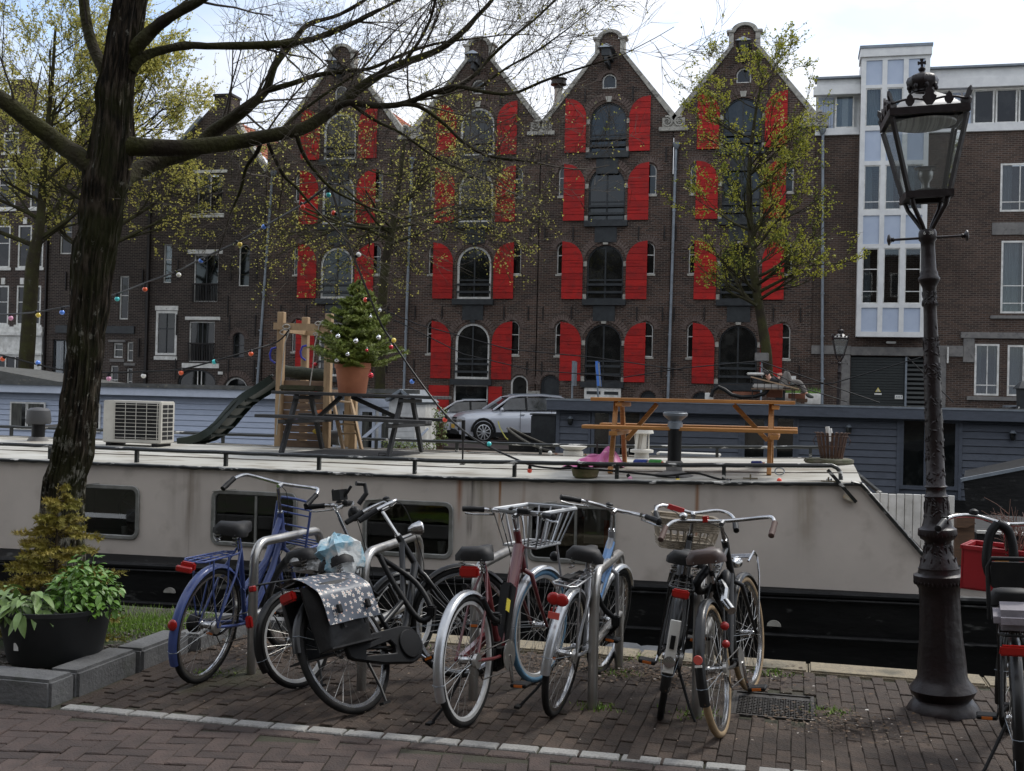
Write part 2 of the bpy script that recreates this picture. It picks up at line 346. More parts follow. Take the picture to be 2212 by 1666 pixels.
b.build('grass', GRS, smooth=0, fix=False, kind='stuff', label='patch of bright green grass on the soil beside the planter tub')
b = MB()
for k in range(1500):
    gx, gy = uni(-5.6, -4.1), uni(5.85, 7.7); r_ = uni(.004, .011); b.box((gx, gy, .082), (r_ * 2, r_ * 1.6, r_), Matrix.Rotation(uni(0, 3), 3, 'Z'))
b.build('gravel', M('gravel_stones', (.15, .13, .11), .9, rv=.1, c2=(.08, .07, .06), s=40), smooth=0, fix=False, kind='stuff', label='fine gravel scattered on the tree bed soil')
# litter: fallen leaves, twigs and pale scraps on the bricks
LEAFL = M('fallen_leaf', (.10, .055, .025), .8, c2=(.05, .035, .02), s=30); SCRAP = M('pale_scrap', (.45, .43, .40), .7, c2=(.3, .2, .12), s=9)
def scatter(name, mat, n, fn, sz, label):
    b = MB()
    for k in range(n):
        gx, gy = fn(); s_ = uni(*sz); a = Matrix.Rotation(uni(0, 6.3), 3, 'Z') @ Matrix.Rotation(uni(-.4, .4), 3, 'X')
        c = V((gx, gy, .012 + uni(0, .008))); pts = [a @ V(p) * s_ for p in ((-1, -.45, 0), (.2, -.55, .15), (1, 0, .05), (.1, .5, .2), (-.9, .4, 0))]
        b.add([c + p for p in pts], [(0, 1, 2), (0, 2, 3), (0, 3, 4)])
    b.build(name, mat, smooth=0, fix=False, kind='stuff', label=label)
def f1():
    k = random.choice([(-3.5, 7.2, .3), (-2.9, 7.35, .5), (-1.6, 7.45, .5), (-.9, 7.35, .35), (-.5, 7.5, .35), (.25, 6.6, .2), (-2, 7.5, .7)])
    return random.gauss(k[0], k[2]), min(7.9, random.gauss(k[1], .16))
scatter('fallen_leaves', LEAFL, 3000, f1, (.006, .018), 'dead leaves and twigs gathered on the bricks under the bicycles')
scatter('litter_scraps', SCRAP, 220, f1, (.005, .014), 'pale paper scraps lying on the bricks under the bicycles')
scatter('scattered_scraps', SCRAP, 150, lambda: (uni(-3.6, 1.4), uni(5.8, 7.8)), (.004, .009), 'tiny pale crumbs dotted over the brick pavement')
b = MB()
for k in range(900):
    c_ = random.choice([(-1.03, 7.35), (-1.05, 6.5), (-.5, 6.55), (-2.55, 7.6), (-1.0, 7.85), (-3.45, 6.5), (-.1, 7.7), (.2, 6.85)])
    gx, gy = random.gauss(c_[0], .07), random.gauss(c_[1], .05); h = uni(.008, .03); a = uni(0, 6.3); d = V((cos(a), sin(a), 0)) * .005; q = V((gx, gy, 0)); b.add([q - d, q + d, q + V((uni(-.02, .02), uni(-.02, .02), h))], [(0, 1, 2)])
b.build('weeds', GRS, smooth=0, fix=False, kind='stuff', label='small green weeds growing round the bicycle stand feet')
# ================================================================ FAR SIDE BUILDINGS
FY = 45.0
WB = {}
def window(par, x0, x1, z0, z1, fm, arch=False, ft=.08, vm=(), hm=(), y=FY, dep=.13, pane=GLASS, rise=None, name='window', bar=.035, curtain=False, bm=None):
    sh = (lambda t: archpoly(x0 + t, x1 - t, z0 + t, z1 - t, 14, rise)) if arch else (lambda t: rect(x0 + t, x1 - t, z0 + t, z1 - t))
    f = MB().prism(sh(0.002), y + dep - .05, y + dep + .03, holes=[sh(ft)]).build(name, fm, par, smooth=20)
    MB().prism(sh(ft * .6), y + dep - .005, y + dep + .003).build('pane', CLEAR if curtain else pane, f, smooth=20)
    if vm or hm:
        b = MB()
        for q in vm:
            xm = x0 + (x1 - x0) * q; b.bx(xm - bar / 2, xm + bar / 2, y + dep - .035, y + dep - .006, z0 + ft, z1 - ft)
        for q in hm:
            zm = z0 + (z1 - z0) * q; b.bx(x0 + ft, x1 - ft, y + dep - .038, y + dep - .009, zm - bar / 2, zm + bar / 2)
        b.build('glazing_bar', bm or fm, f, smooth=0)
    if curtain:
        MB().bx(x0, x1, y + dep + .5, y + dep + .55, z0, z1).build('dark_room', DARKIN, f)
        for (a, c_) in ((x0 + .04, x0 + (x1 - x0) * uni(.22, .5)), (x0 + (x1 - x0) * uni(.6, .85), x1 - .04)):
            b = MB(); n = 40; vs = []
            for i in range(n + 1):
                X_ = a + (c_ - a) * i / n; Y_ = y + dep + .12 + .03 * sin(i * 1.35) + .012 * sin(i * 3.1); vs += [(X_, Y_, z0), (X_, Y_, z1)]
            b.add(vs, [(2 * i, 2 * i + 2, 2 * i + 3, 2 * i + 1) for i in range(n)]); b.build('curtain', BLIND, f, fix=False, smooth=60)
    return f
def brick_arch(par, cx, cz, r, w_=.24, a0=0, a1=pi, n=26, y=FY, rise=1):
    b = MB()
    for i in range(n):
        a = a0 + (a1 - a0) * (i + .5) / n; c_ = (cx + cos(a) * (r + w_ / 2), y - .012 + uni(-.006, .004), cz + sin(a) * (r + w_ / 2) * rise)
        b.box(c_, (w_, .03, (a1 - a0) * (r + w_ / 2) / n * .82), Matrix.Rotation(-a, 3, 'Y'))
    b.build('brick_arch', VOUS, par, smooth=0, kind='stuff')
def lintel(par, x0, x1, z0, z1, mat=STONE, pr=.04, name='lintel', y=FY):
    MB().bx(x0, x1, y - pr, y + .1, z0, z1).build(name, mat, par, bevel=.008)
def anchors(par, pts, y=FY, l=.55):
    for (x, z) in pts: MB().bx(x - .022, x + .022, y - .05, y + .01, z - l / 2, z + l / 2).box((x, y - .02, z), (.07, .05, .05)).build('wall_anchor', IRON, par, smooth=0)
def downpipe(x, z0, z1, label, mat=ZINC, y=FY, x1=None, hop=True):
    x1 = x if x1 is None else x1; t = thing('drain_pipe', label, 'drain pipe', (0, 0, 0), group='drain pipes on the brick fronts')
    MB().tube([(x1, y - .1, z0), (x + (x1 - x) * .1, y - .1, z1)], .055, 8).build('pipe', mat, t)
    if hop: MB().lathe([(.06, -.12), (.13, 0), (.14, .1), (.14, .13)], 10, (x, y - .13, z1)).build('rainwater_head', mat, t)
    b = MB()
    for k in range(int((z1 - z0) / 1.6)): b.lathe([(.075, -.03), (.075, .03)], 8, (x1 + (x - x1) * (k * 1.6) / (z1 - z0), y - .1, z0 + 1 + k * 1.6))
    b.build('pipe_bracket', mat, t, kind='stuff')
def roof_tiles(par, xr, zr, xe, ze, y0, y1, name='roof'):        # one pitched slope of pantiles
    b = MB(); L_ = hypot(xe - xr, ze - zr); nr = int(L_ / .3); nc = int((y1 - y0) / .26); sx = (xe - xr) / L_; sz = (ze - zr) / L_; nx, nz = abs(sz), abs(sx)
    if xe < xr: nx = -nx
    for i in range(nr):
        for j in range(nc):
            p = []
            for (s_, h) in ((i * L_ / nr, .015), ((i + 1.12) * L_ / nr, .055)):
                for k in range(4):
                    yy = y0 + (j + k / 3) * (y1 - y0) / nc; hh = h + .05 * (0, .9, 1, .1)[k] + uni(0, .006)
                    p.append((xr + sx * s_ + nx * hh, yy, zr + sz * s_ + nz * hh))
            b.add(p, [(0, 1, 5, 4), (1, 2, 6, 5), (2, 3, 7, 6), (4, 5, 6, 7)])
    b.build(name, TILE, par, smooth=0, fix=False, kind='stuff')
PL = {}
def shutter(par, x0, x1, z0, z1, outer, y=FY):     # outer = -1: tall edge on the left
    b = MB(); H_ = z1 - z0; W_ = x1 - x0; rise = H_ * .36
    def top(q):                                   # q 0 at the tall edge
        return z1 - rise * (1 - sqrt(max(0, 1 - min(1, q) ** 2.2)))
    s_ = thing  # frame board behind the planks
    poly = [(x0, z0), (x1, z0)] + [(x1 - W_ * k / 10, top((1 - k / 10) if outer < 0 else k / 10)) for k in range(11)]
    poly2 = [(x0 + .01, z0 + .01), (x1 - .01, z0 + .01)] + [(min(max(p[0], x0 + .01), x1 - .01), p[1] - .01) for p in poly[2:]]
    tilt = uni(-.012, .012)
    s0 = MB().prism(poly2, y - .045, y - .03).build('shutter', RED, par, smooth=20)
    n = 9; zs = [z0 + H_ * k / n for k in range(n + 1)]
    for k in range(n):
        a, c_ = zs[k] + .008, zs[k + 1] - .008
        if k == n - 1: c_ = z1
        def edge(z):                              # how far the plank reaches from the tall edge at height z
            if z <= z1 - rise: return 1.0
            u_ = 1 - (z1 - z) / rise; return max(.04, (1 - u_ ** 2) ** (1 / 2.2))
        m = 5; pr = [edge(a + (c_ - a) * i / m) for i in range(m + 1)]
        if outer < 0: poly = [(x0, a)] + [(x0 + W_ * pr[i], a + (c_ - a) * i / m) for i in range(m + 1)] + [(x0, c_)]
        else: poly = [(x1, a)] + [(x1 - W_ * pr[i], a + (c_ - a) * i / m) for i in range(m + 1)] + [(x1, c_)]
        off = uni(0, .008)
        MB().prism(poly, y - .07 - off, y - .046).build('plank', RED, s0, smooth=0)
    for q in (.18, .63):
        zz = z0 + H_ * q; xa, xb = (x1 - W_ * .62, x1 + .02) if outer < 0 else (x0 - .02, x0 + W_ * .62)
        MB().bx(xa, xb, y - .088, y - .08, zz - .02, zz + .02).build('hinge', RED, s0, smooth=0)
    return s0
def spiral(cx, cz, r, sgn, y):
    return [(cx + sgn * r * (1 - k / 34) * cos(k * .42 + 1.2), y, cz + r * (1 - k / 34) * sin(k * .42 + 1.2)) for k in range(31)]
ROWS = [(11.46, 13.42, 13.62), (8.76, 10.87, 11.02), (5.66, 7.80, 7.95), (2.42, 4.68, 4.76)]
def warehouse(cx, xl, xr, label, fm, white, tile=True, ground=()):
    t = thing('warehouse', label, 'warehouse', (0, 0, 0), group='brick canal warehouses with red shutters')
    outer = [(xl, 0), (xr, 0), (xr, 12.24), (min(cx + 2.66, xr), 12.24), (min(cx + 2.66, xr - .02), 12.62), (cx + .44, 15.36), (cx + .44, 15.92)]
    outer += [(cx + .34 * cos(a), 15.92 + .26 * sin(a)) for a in (0, pi / 4, pi / 2, 3 * pi / 4, pi)]
    outer += [(cx - .44, 15.92), (cx - .44, 15.36), (max(cx - 2.66, xl + .02), 12.62), (max(cx - 2.66, xl), 12.24), (xl, 12.24)]
    holes = []; ww = .725
    for (z0, z1, zs) in ROWS: holes.append(archpoly(cx - ww, cx + ww, z0, z1))
    at_ = (cx - .28, cx + .28, 13.98, 14.56); holes.append(archpoly(*at_))
    sm = []
    for (z0, z1, zs) in ROWS[1:]:
        for s_ in (-1, 1):
            xa, xb = (cx + 1.38, cx + 1.94) if s_ > 0 else (cx - 1.94, cx - 1.38)
            if xa > xl + .15 and xb < xr - .15: sm.append((xa, xb, z0 + 1.0, z1 + .1))
    for q in sm: holes.append(archpoly(*q, 8))
    for q in ground: holes.append(archpoly(q[0], q[1], q[2], q[3]) if q[4] else rect(q[0], q[1], q[2], q[3]))
    MB().prism(outer, FY, FY + .35, holes=holes).build('wall', BR_W, t, smooth=20)
    # gable copings and crowning cap
    for s_ in (-1, 1):
        MB().add([(cx + s_ * p[0], y, p[1]) for y in (FY - .07, FY + .38) for p in ((.40, 15.40), (.58, 15.40), (2.88, 12.56), (2.60, 12.56))], [(0, 1, 2, 3), (4, 7, 6, 5), (0, 4, 5, 1), (1, 5, 6, 2), (2, 6, 7, 3), (3, 7, 4, 0)]).build('coping', STONE, t, smooth=0, bevel=.01)
        MB().bx(cx + s_ * .50 - .09, cx + s_ * .50 + .09, FY - .08, FY + .36, 15.36, 15.92).build('neck_pilaster', STONE, t, bevel=.01)
        MB().bx(cx + s_ * .52 - .16, cx + s_ * .52 + .16, FY - .14, FY + .38, 15.90, 16.0).build('neck_cornice', STONE, t, bevel=.02)
    ring = [(cx + .50 * cos(pi * i / 12), 15.95 + .34 * sin(pi * i / 12)) for i in range(13)] + [(cx + .34 * cos(pi * i / 12), 15.95 + .22 * sin(pi * i / 12)) for i in range(12, -1, -1)]
    MB().prism(ring, FY - .12, FY + .38).build('cap_arch', STONE, t, smooth=40)
    # hoist beam under its little canopy
    h = MB().bx(cx - .16, cx + .16, FY - 1.05, FY, 14.98, 15.28).bx(cx - .06, cx + .06, FY - 1.0, FY, 14.72, 14.98).build('hoist_beam', BLACKP, t, smooth=0, bevel=.01)
    MB().add([(cx - .3, FY - 1.15, 15.28), (cx + .3, FY - 1.15, 15.28), (cx + .3, FY, 15.28), (cx - .3, FY, 15.28), (cx, FY - .95, 15.48), (cx, FY, 15.48)], [(0, 1, 4), (1, 2, 5, 4), (3, 0, 4, 5), (0, 3, 2, 1)]).build('hoist_canopy', ZINC, h, smooth=0)
    window(t, *at_, WHITE, True, .05, (), (), bm=WHITE, pane=GLASS)
    brick_arch(t, cx, at_[3] - .28, .31, .2, n=18)
    for i, (z0, z1, zs) in enumerate(ROWS):
        f = window(t, cx - ww, cx + ww, z0, z1, fm, True, .09 if white else .06, (.5,), (.36,), bm=BLACKP, bar=.06)
        b = MB()
        for q in (.13, .27): b.bx(cx - ww + .02, cx + ww - .02, FY - .05, FY + .0, z0 + (z1 - z0) * q - .045, z0 + (z1 - z0) * q + .045)
        b.build('safety_rail', BLACKP, f, smooth=0)
        brick_arch(t, cx, z1 - ww, ww + .12, .25)
        if i < 4:
            MB().bx(cx - .86, cx + .86, FY - .16, FY + .1, z0 - .24, z0 - .01).build('loading_sill', BLACKP, t, smooth=0, bevel=.01)
            if i < 3: MB().bx(cx - .44, cx + .44, FY - .05, FY + .02, z0 - .86, z0 - .25).build('hatch_panel', BLACKP, t, smooth=0, bevel=.01)
        if not white:
            for s_ in (-1, 1):
                for zz in (z0 + .1, z1 - ww - .02): MB().bx(cx + s_ * .80 - .075, cx + s_ * .80 + .075, FY - .03, FY + .05, zz - .1, zz + .1).build('stone_block', STONE, t, bevel=.01)
        MB().prism([(cx - .09, z1 + .02), (cx + .09, z1 + .02), (cx + .13, z1 + .24), (cx - .13, z1 + .24)], FY - .04, FY + .02).build('keystone', STONE if not white or i == 0 else BLACKP, t, smooth=0)
        for s_ in (-1, 1):
            xa, xb = (cx + .84, cx + 1.66) if s_ > 0 else (cx - 1.72, cx - .88)
            shutter(t, xa, xb, z0, zs, s_)
    for q in sm:
        window(t, *q, WHITE if white or q[2] > 3 else BLACKP, True, .04, (), (.6,), pane=GLASS); brick_arch(t, (q[0] + q[1]) / 2, q[3] - (q[1] - q[0]) / 2, (q[1] - q[0]) / 2 + .05, .22, n=16)
        MB().bx(q[0] - .04, q[1] + .04, FY - .03, FY + .08, q[2] - .08, q[2]).build('sill', STONE, t, smooth=0)
    for q in ground:
        f = window(t, q[0], q[1], q[2], q[3], q[5], q[4], .07, (), (), pane=GLASS if q[5] is WHITE else BLACKP)
        if q[4]: brick_arch(t, (q[0] + q[1]) / 2, q[3] - (q[1] - q[0]) / 2, (q[1] - q[0]) / 2 + .04, .24, n=18)
    anchors(t, [(cx + a, z) for z in (8.25, 5.1, 2.9, 11.3) for a in (-2.45, -1.3, 1.3, 2.3) if xl + .1 < cx + a < xr - .1 and not (z > 11 and abs(a) < 2)] + [(cx + a, 13.75) for a in (-.95, .95)])
    if tile:
        roof_tiles(t, cx, 14.9, cx + 2.7, 12.3, FY + .4, FY + 9)
        MB().add([(cx, FY + .4, 14.9), (cx - 2.7, FY + .4, 12.3), (cx - 2.7, FY + 9, 12.3), (cx, FY + 9, 14.9)], [(0, 1, 2, 3)]).build('roof_back', TILE, t)
    MB().bx(xl, xr, FY + 9, FY + 9.3, 0, 12.3).build('rear_wall', BR_W, t)
    return t
warehouse(-18.7, -21.95, -15.6, 'first red-shuttered brick warehouse from the left, half hidden by bare branches, white window frames', WHITE, True)
warehouse(-12.75, -15.55, -10.13, 'red-shuttered brick warehouse with white arched frames above the two parked cars', WHITE, True,
    ground=((-13.5, -12.05, .6, 2.2, False, WHITE), (-11.12, -10.4, .1, 2.62, True, WHITE)))
warehouse(-7.4, -10.08, -4.86, 'red-shuttered brick warehouse with dark glazing and clear gable against the sky, third from left', BLACKP, False, False,
    ground=((-9.88, -9.12, .1, 2.64, True, BLACKP), (-5.9, -5.3, 1.2, 2.1, True, BLACKP)))
warehouse(-2.2, -4.81, .5, 'rightmost red-shuttered brick warehouse, behind the leafy young tree and the sunbather', BLACKP, False, False,
    ground=((-3.9, -3.2, 1.2, 2.1, True, BLACKP), (.0 - .75, -.15, 1.2, 2.2, True, BLACKP)))
t = thing('number_plate_sign', 'small white house number plate beside the arch right of the rightmost warehouse window', 'sign')
MB().bx(-.36, -.02, FY - .03, FY, 2.62, 2.78).build('plate', WHITE, t)
for xm, lab in ((-4.84, 'carved double scroll ornament between the two rightmost warehouse gables'), (-10.1, 'carved double scroll ornament left of the third warehouse gable'), (-15.58, 'scroll ornament between the first and second warehouse gables, behind branches'), (.42, 'carved scroll ornament at the right end of the warehouse row')):
    t = thing('scroll_ornament', lab, 'ornament', group='stone scroll ornaments between gables')
    MB().bx(xm - .56, xm + .56, FY - .12, FY + .3, 12.2, 12.36).build('base_block', STONE, t, bevel=.015)
    MB().bx(xm - .44, xm + .44, FY - .02, FY + .2, 12.36, 12.74).build('backing', STONE, t, bevel=.01)
    for s_ in (-1, 1): MB().tube(spiral(xm + s_ * .24, 12.57, .21, s_, FY - .06), [.05 - .0012 * k for k in range(31)], 6).build('scroll', STONE, t)
t = thing('roof_parapet', 'pale flat roof parapet with small vent between the two rightmost gables', 'parapet')
MB().bx(-6.2, -3.4, FY + 1.4, FY + 1.6, 12.3, 13.25).build('board', CONC, t, bevel=.02); MB().tube([(-4.35, FY + 1.3, 12.9), (-4.35, FY + 1.3, 13.4)], .1, 8).build('vent_pipe', ZINC, t)
t = thing('chimney_flue', 'tall pale metal flue with ragged cap beside the third warehouse gable', 'chimney')
MB().tube([(-9.75, FY + 1.5, 11.5), (-9.75, FY + 1.5, 14.5)], .17, 10).build('pipe', STONE, t); MB().lathe([(.19, 0), (.2, .1), (.34, .16), (.3, .34), (.36, .4), (.1, .46)], 12, (-9.75, FY + 1.5, 14.45)).build('cap', IRON, t)
downpipe(-4.7, .1, 11.6, 'zinc drain pipe with hopper between the two rightmost warehouses', x1=-4.83)
downpipe(-15.45, .1, 11.3, 'zinc drain pipe between the first and second warehouses', x1=-15.6)
downpipe(-21.6, .1, 10.9, 'long zinc drain pipe at the left end of the warehouse row', x1=-22.2)
downpipe(.75, .1, 12.0, 'zinc drain pipe at the right end of the warehouses', x1=.98)
t = thing('painted_ground_panel', 'low cream hatch panel under the third warehouse window above the grey houseboat roof', 'panel'); MB().bx(-8.1, -6.65, FY - .1, FY, 1.7, 2.2).build('panel', WHITE, t, bevel=.01)
MB().bx(-8.0, -7.45, FY - .12, FY - .1, 1.92, 2.04).bx(-7.3, -6.75, FY - .12, FY - .1, 1.92, 2.04).build('panel_slot', BLACKP, t)
# red cellar shutters of the second warehouse
for xa, xb, lab in ((-14.52, -13.66, 'red cellar shutter left of the low window behind the white car'), (-12.0, -11.45, 'narrow red cellar shutter right of the low window behind the cars')):
    t = thing('cellar_shutter', lab, 'shutter'); 
    for k in range(5): MB().bx(xa, xb, FY - .08 - uni(0, .008), FY - .03, .7 + k * .29, .7 + k * .29 + .28).build('plank', RED, t, smooth=0)
MB().bx(-10.38, -9.9, FY - .06, FY + .02, 1.75, 2.0).build('stone_band', STONE, smooth=0, label='white stone block between the two arched doors behind the parked silver car', cat='stone block')

# ---- dark gabled house C left of the warehouses
t = thing('canal_house', 'dark brick gabled house with brick chimney between trunk and warehouses', 'house')
wl = [(-26.74, -26.33, 6.32, 8.0, 0), (-25.28, -24.11, 5.5, 7.55, 0), (-23.17, -22.66, 6.18, 7.96, 1), (-27.0, -25.98, 3.18, 5.1, 0), (-25.43, -24.2, 2.92, 4.66, 0), (-23.34, -22.81, 3.13, 4.19, 1), (-25.9, -24.1, .2, 2.6, 2), (-23.7, -22.6, .2, 2.3, 1), (-25.22, -24.0, 9.38, 11.0, 0), (-24.8, -24.2, 11.95, 12.5, 0)]
outer = [(-27.35, 0), (-22.0, 0), (-22.0, 11.1), (-23.6, 13.3), (-24.0, 13.9), (-24.6, 13.9), (-25.1, 13.4), (-27.35, 11.0)]
MB().prism(outer, FY, FY + .35, holes=[archpoly(*q[:4], 10, .5 if q[4] == 2 else None) if q[4] else rect(*q[:4]) for q in wl]).build('wall', BR_D, t, smooth=20)
window(t, *wl[0][:4], WHITE, ft=.04, hm=(.6,), curtain=True); window(t, *wl[1][:4], WHITE, ft=.05, vm=(.5,), bm=BLACKP); window(t, *wl[2][:4], WHITE, True, .04); window(t, *wl[3][:4], WHITE, ft=.10, hm=(.6,), vm=(.5,), bm=BLACKP, dep=.03)
window(t, *wl[4][:4], WHITE, ft=.05, vm=(.33, .5, .67), hm=(.45,), bm=BLACKP, bar=.05); window(t, *wl[5][:4], BLACKP, True, .04, hm=(.5,)); window(t, *wl[6][:4], BLACKP, True, .07, rise=.5, vm=(.5, .6), bm=WHITE); window(t, *wl[7][:4], WHITE, True, .07)
window(t, *wl[8][:4], WHITE, ft=.05, vm=(.5,), curtain=True); window(t, *wl[9][:4], WHITE, ft=.07, dep=.03)
brick_arch(t, -23.075, 3.925, .29, .2, n=16); brick_arch(t, -23.15, 1.75, .6, .25, n=18); brick_arch(t, -22.915, 7.7, .28, .2, n=14)
for q in ((-25.56, -23.92, 7.56, 7.74), (-25.6, -23.95, 4.72, 4.86), (-25.7, -23.95, 2.66, 2.86), (-25.4, -23.8, 11.03, 11.16), (-25.5, -23.9, 9.12, 9.3), (-27.05, -25.95, 5.12, 5.32), (-27.05, -25.95, 2.98, 3.14)): lintel(t, *q, mat=WHITE)
for (x0, x1, z0) in ((-25.28, -24.11, 5.5), (-25.2, -24.0, 9.4), (-25.4, -24.22, 2.95)):
    b = MB(); n = 15
    for k in range(n + 1): xx = x0 + (x1 - x0) * k / n; b.bx(xx - .012, xx + .012, FY - .06, FY - .04, z0, z0 + .75)
    b.bx(x0 - .05, x1 + .05, FY - .07, FY - .03, z0 + .74, z0 + .79).build('balcony_railing', IRON, t, smooth=0)
anchors(t, [(x, z) for x in (-26.0, -23.5, -22.3) for z in (4.5, 6.9, 2.6)] + [(-23.6, 5.3)], l=.9)
for a, b_ in (((-23.6, 13.3), (-22.0, 11.0)),): MB().beam((a[0] + .05, FY + .1, a[1] + .05), (b_[0] + .05, FY + .1, b_[1] + .05), .14, .5, (0, 1, 0)).build('coping', STONE, t, smooth=0)
MB().beam((-27.3, FY + .1, 11.05), (-25.05, FY + .1, 13.45), .14, .5, (0, 1, 0)).build('coping', ZINC, t, smooth=0)
ch = MB().bx(-24.55, -23.75, FY + .1, FY + .9, 13.2, 14.35).build('chimney', BR_D, t, smooth=0); MB().bx(-24.6, -23.7, FY + .05, FY + .95, 14.35, 14.45).build('chimney_cap', IRON, ch)
roof_tiles(t, -24.3, 13.6, -21.2, 10.6, FY + .5, FY + 9); MB().bx(-27.3, -22, FY + 9, FY + 9.2, 0, 11).build('rear_wall', BR_D, t)
MB().bx(-27.47, -27.36, FY - .12, FY, .1, 9.5).build('corner_pipe', IRON, t)
t = thing('number_plate_sign', 'tiny white number plate right of the low arched doorway of the gabled house', 'sign'); MB().bx(-23.98, -23.76, FY - .03, FY, 2.4, 2.52).build('plate', WHITE, t)
# ---- dark house B behind the big trunk
t = thing('canal_house', 'plain dark brick house with black band, directly behind the big trunk', 'house')
wl = [(-28.86, -28.39, 4.72, 6.63), (-29.08, -28.6, 3.04, 3.69), (-28.42, -28.1, 2.9, 3.75), (-32.1, -31.1, .2, 3.8), (-27.9, -27.5, 10.8, 11.3), (-30.9, -30.2, 7.6, 9.4), (-29.6, -29.0, 7.6, 9.4), (-29.2, -28.8, 1.3, 2.7), (-28.4, -28.1, 1.3, 2.6), (-30.8, -30.1, 4.9, 6.7), (-31.9, -31.3, 7.6, 9.4)]
MB().prism([(-32.42, 0), (-27.4, 0), (-27.4, 11.5), (-29.2, 13.4), (-29.9, 13.4), (-30.8, 13.4), (-32.42, 11.2)], FY + .02, FY + .35, holes=[rect(*q) for q in wl]).build('wall', BR_D, t, smooth=20)
for k, q in enumerate(wl): window(t, *q, BLACKP if k == 3 else WHITE, ft=.06, hm=(.55,), y=FY + .02, vm=(.5,) if k == 3 else (), curtain=(k in (3, 5)))
MB().bx(-31.95, -30.2, FY - .04, FY + .1, 4.1, 4.43).bx(-29.6, -28.05, FY - .04, FY + .1, 4.1, 4.43).build('black_band', BLACKP, t, smooth=0)
for q in ((-29.2, -28.5, 2.85, 2.98), (-28.5, -27.95, 2.7, 2.82), (-29.3, -28.45, 3.72, 3.82)): lintel(t, *q, mat=CONC)
anchors(t, [(-27.8, 3.5), (-27.7, 6.5), (-31.5, 6.4), (-30, 10)], l=.8)
MB().bx(-31.6, -30.8, FY + .8, FY + 1.6, 12, 14.6).build('chimney', BR_D, t, smooth=0); roof_tiles(t, -29.9, 13.3, -27.3, 11.2, FY + .5, FY + 8); MB().bx(-32.4, -27.4, FY + 9, FY + 9.2, 0, 11).build('rear_wall', BR_D, t)
# ---- house A at the left edge, white shop front
t = thing('canal_house', 'brick house with tall white sash windows over a pale shop front at left edge', 'house')
wl = [(-34.0, -33.45, 4.44, 6.2), (-35.0, -34.4, 4.44, 6.2), (-33.2, -32.75, 4.44, 6.2), (-33.45, -32.62, 9.66, 11.5), (-35.1, -34.2, 9.66, 11.5), (-34.9, -34.1, 12.2, 13.1), (-34.0, -33.3, 7.0, 8.9), (-35.1, -34.4, 7.0, 8.9), (-33.1, -32.7, 7.0, 8.9), (-36.8, -36.0, 4.44, 6.2), (-36.8, -36.0, 7, 8.9)]
MB().prism([(-38.5, 0), (-32.46, 0), (-32.46, 12.2), (-33.6, 13.9), (-34.4, 14.3), (-35.4, 14.3), (-36, 13.8), (-38.5, 12)], FY, FY + .35, holes=[rect(*q) for q in wl]).build('wall', BR_A, t, smooth=20)
for q in wl: window(t, *q, WHITE, ft=.075, hm=(.58,), bm=WHITE, dep=.06); lintel(t, q[0] - .08, q[1] + .08, q[2] - .12, q[2], mat=WHITE, name='sill'); lintel(t, (q[0] + q[1]) / 2 - .1, (q[0] + q[1]) / 2 + .1, q[3] + .05, q[3] + .34, mat=WHITE, name='keystone')
sf = MB().prism(rect(-38, -32.55, 0, 4.35), FY - .14, FY - .02, holes=[rect(-37.6, -35.2, .6, 3.0), rect(-34.9, -32.9, .6, 3.0)]).bx(-38.1, -32.5, FY - .26, FY - .02, 3.95, 4.1).bx(-38.1, -32.5, FY - .22, FY - .02, 3.1, 3.2).build('shop_front', WHITE, t, smooth=0)
for (x0, x1) in ((-37.6, -35.2), (-34.9, -32.9)):
    MB().bx(x0, x1, FY - .06, FY - .05, .6, 3.0).build('pane', GLASS, sf); b = MB()
    for k in range(1, 4): b.bx(x0 + (x1 - x0) * k / 4 - .03, x0 + (x1 - x0) * k / 4 + .03, FY - .1, FY - .065, .6, 3)
    b.bx(x0, x1, FY - .11, FY - .066, 1.85, 1.92).build('glazing_bar', WHITE, sf, smooth=0)
MB().beam((-32.4, FY, 12.3), (-33.6, FY, 14.0), .12, .5, (0, 1, 0)).build('coping', WHITE, t); MB().bx(-34.9, -34.1, FY + .4, FY + 1.2, 13.8, 15.6).build('chimney', BR_A, t, smooth=0)
MB().bx(-38.5, -32.5, FY + 9, FY + 9.2, 0, 11).build('rear_wall', BR_A, t)
MB().bx(-32.5, -32.44, FY - .1, FY, .1, 9).build('corner_pipe', IRON, t)

# ---- modern brick block with white bay at right
t = apt = thing('apartment_block', 'modern brown brick block with tall white glazed bay and white top floor at right', 'building')
FM = FY + .05
wl = [(7.06, 8.4, 8.9, 10.66), (7.14, 8.6, 5.2, 7.84), (6.30, 7.14, 2.2, 4.08), (7.42, 8.5, 2.2, 4.05), (1.96, 4.98, .1, 3.58), (9.6, 11, 8.9, 10.6), (9.6, 11, 5.2, 7.8)]
MB().prism(rect(.5, 15, 0, 11.86), FM, FM + .35, holes=[rect(*q) for q in wl]).build('wall', BR_M, t, smooth=20)
for k in (0, 1, 2, 3, 5, 6): window(t, *wl[k], WHITE, ft=.07, vm=(.5,) if k != 2 else (.52,), hm=(.2,) if k != 1 else (.14, .38), y=FM, curtain=True, dep=.05)
CR = M('white_cladding', (.70, .70, .68), .5, c2=(.60, .60, .59), s=3)
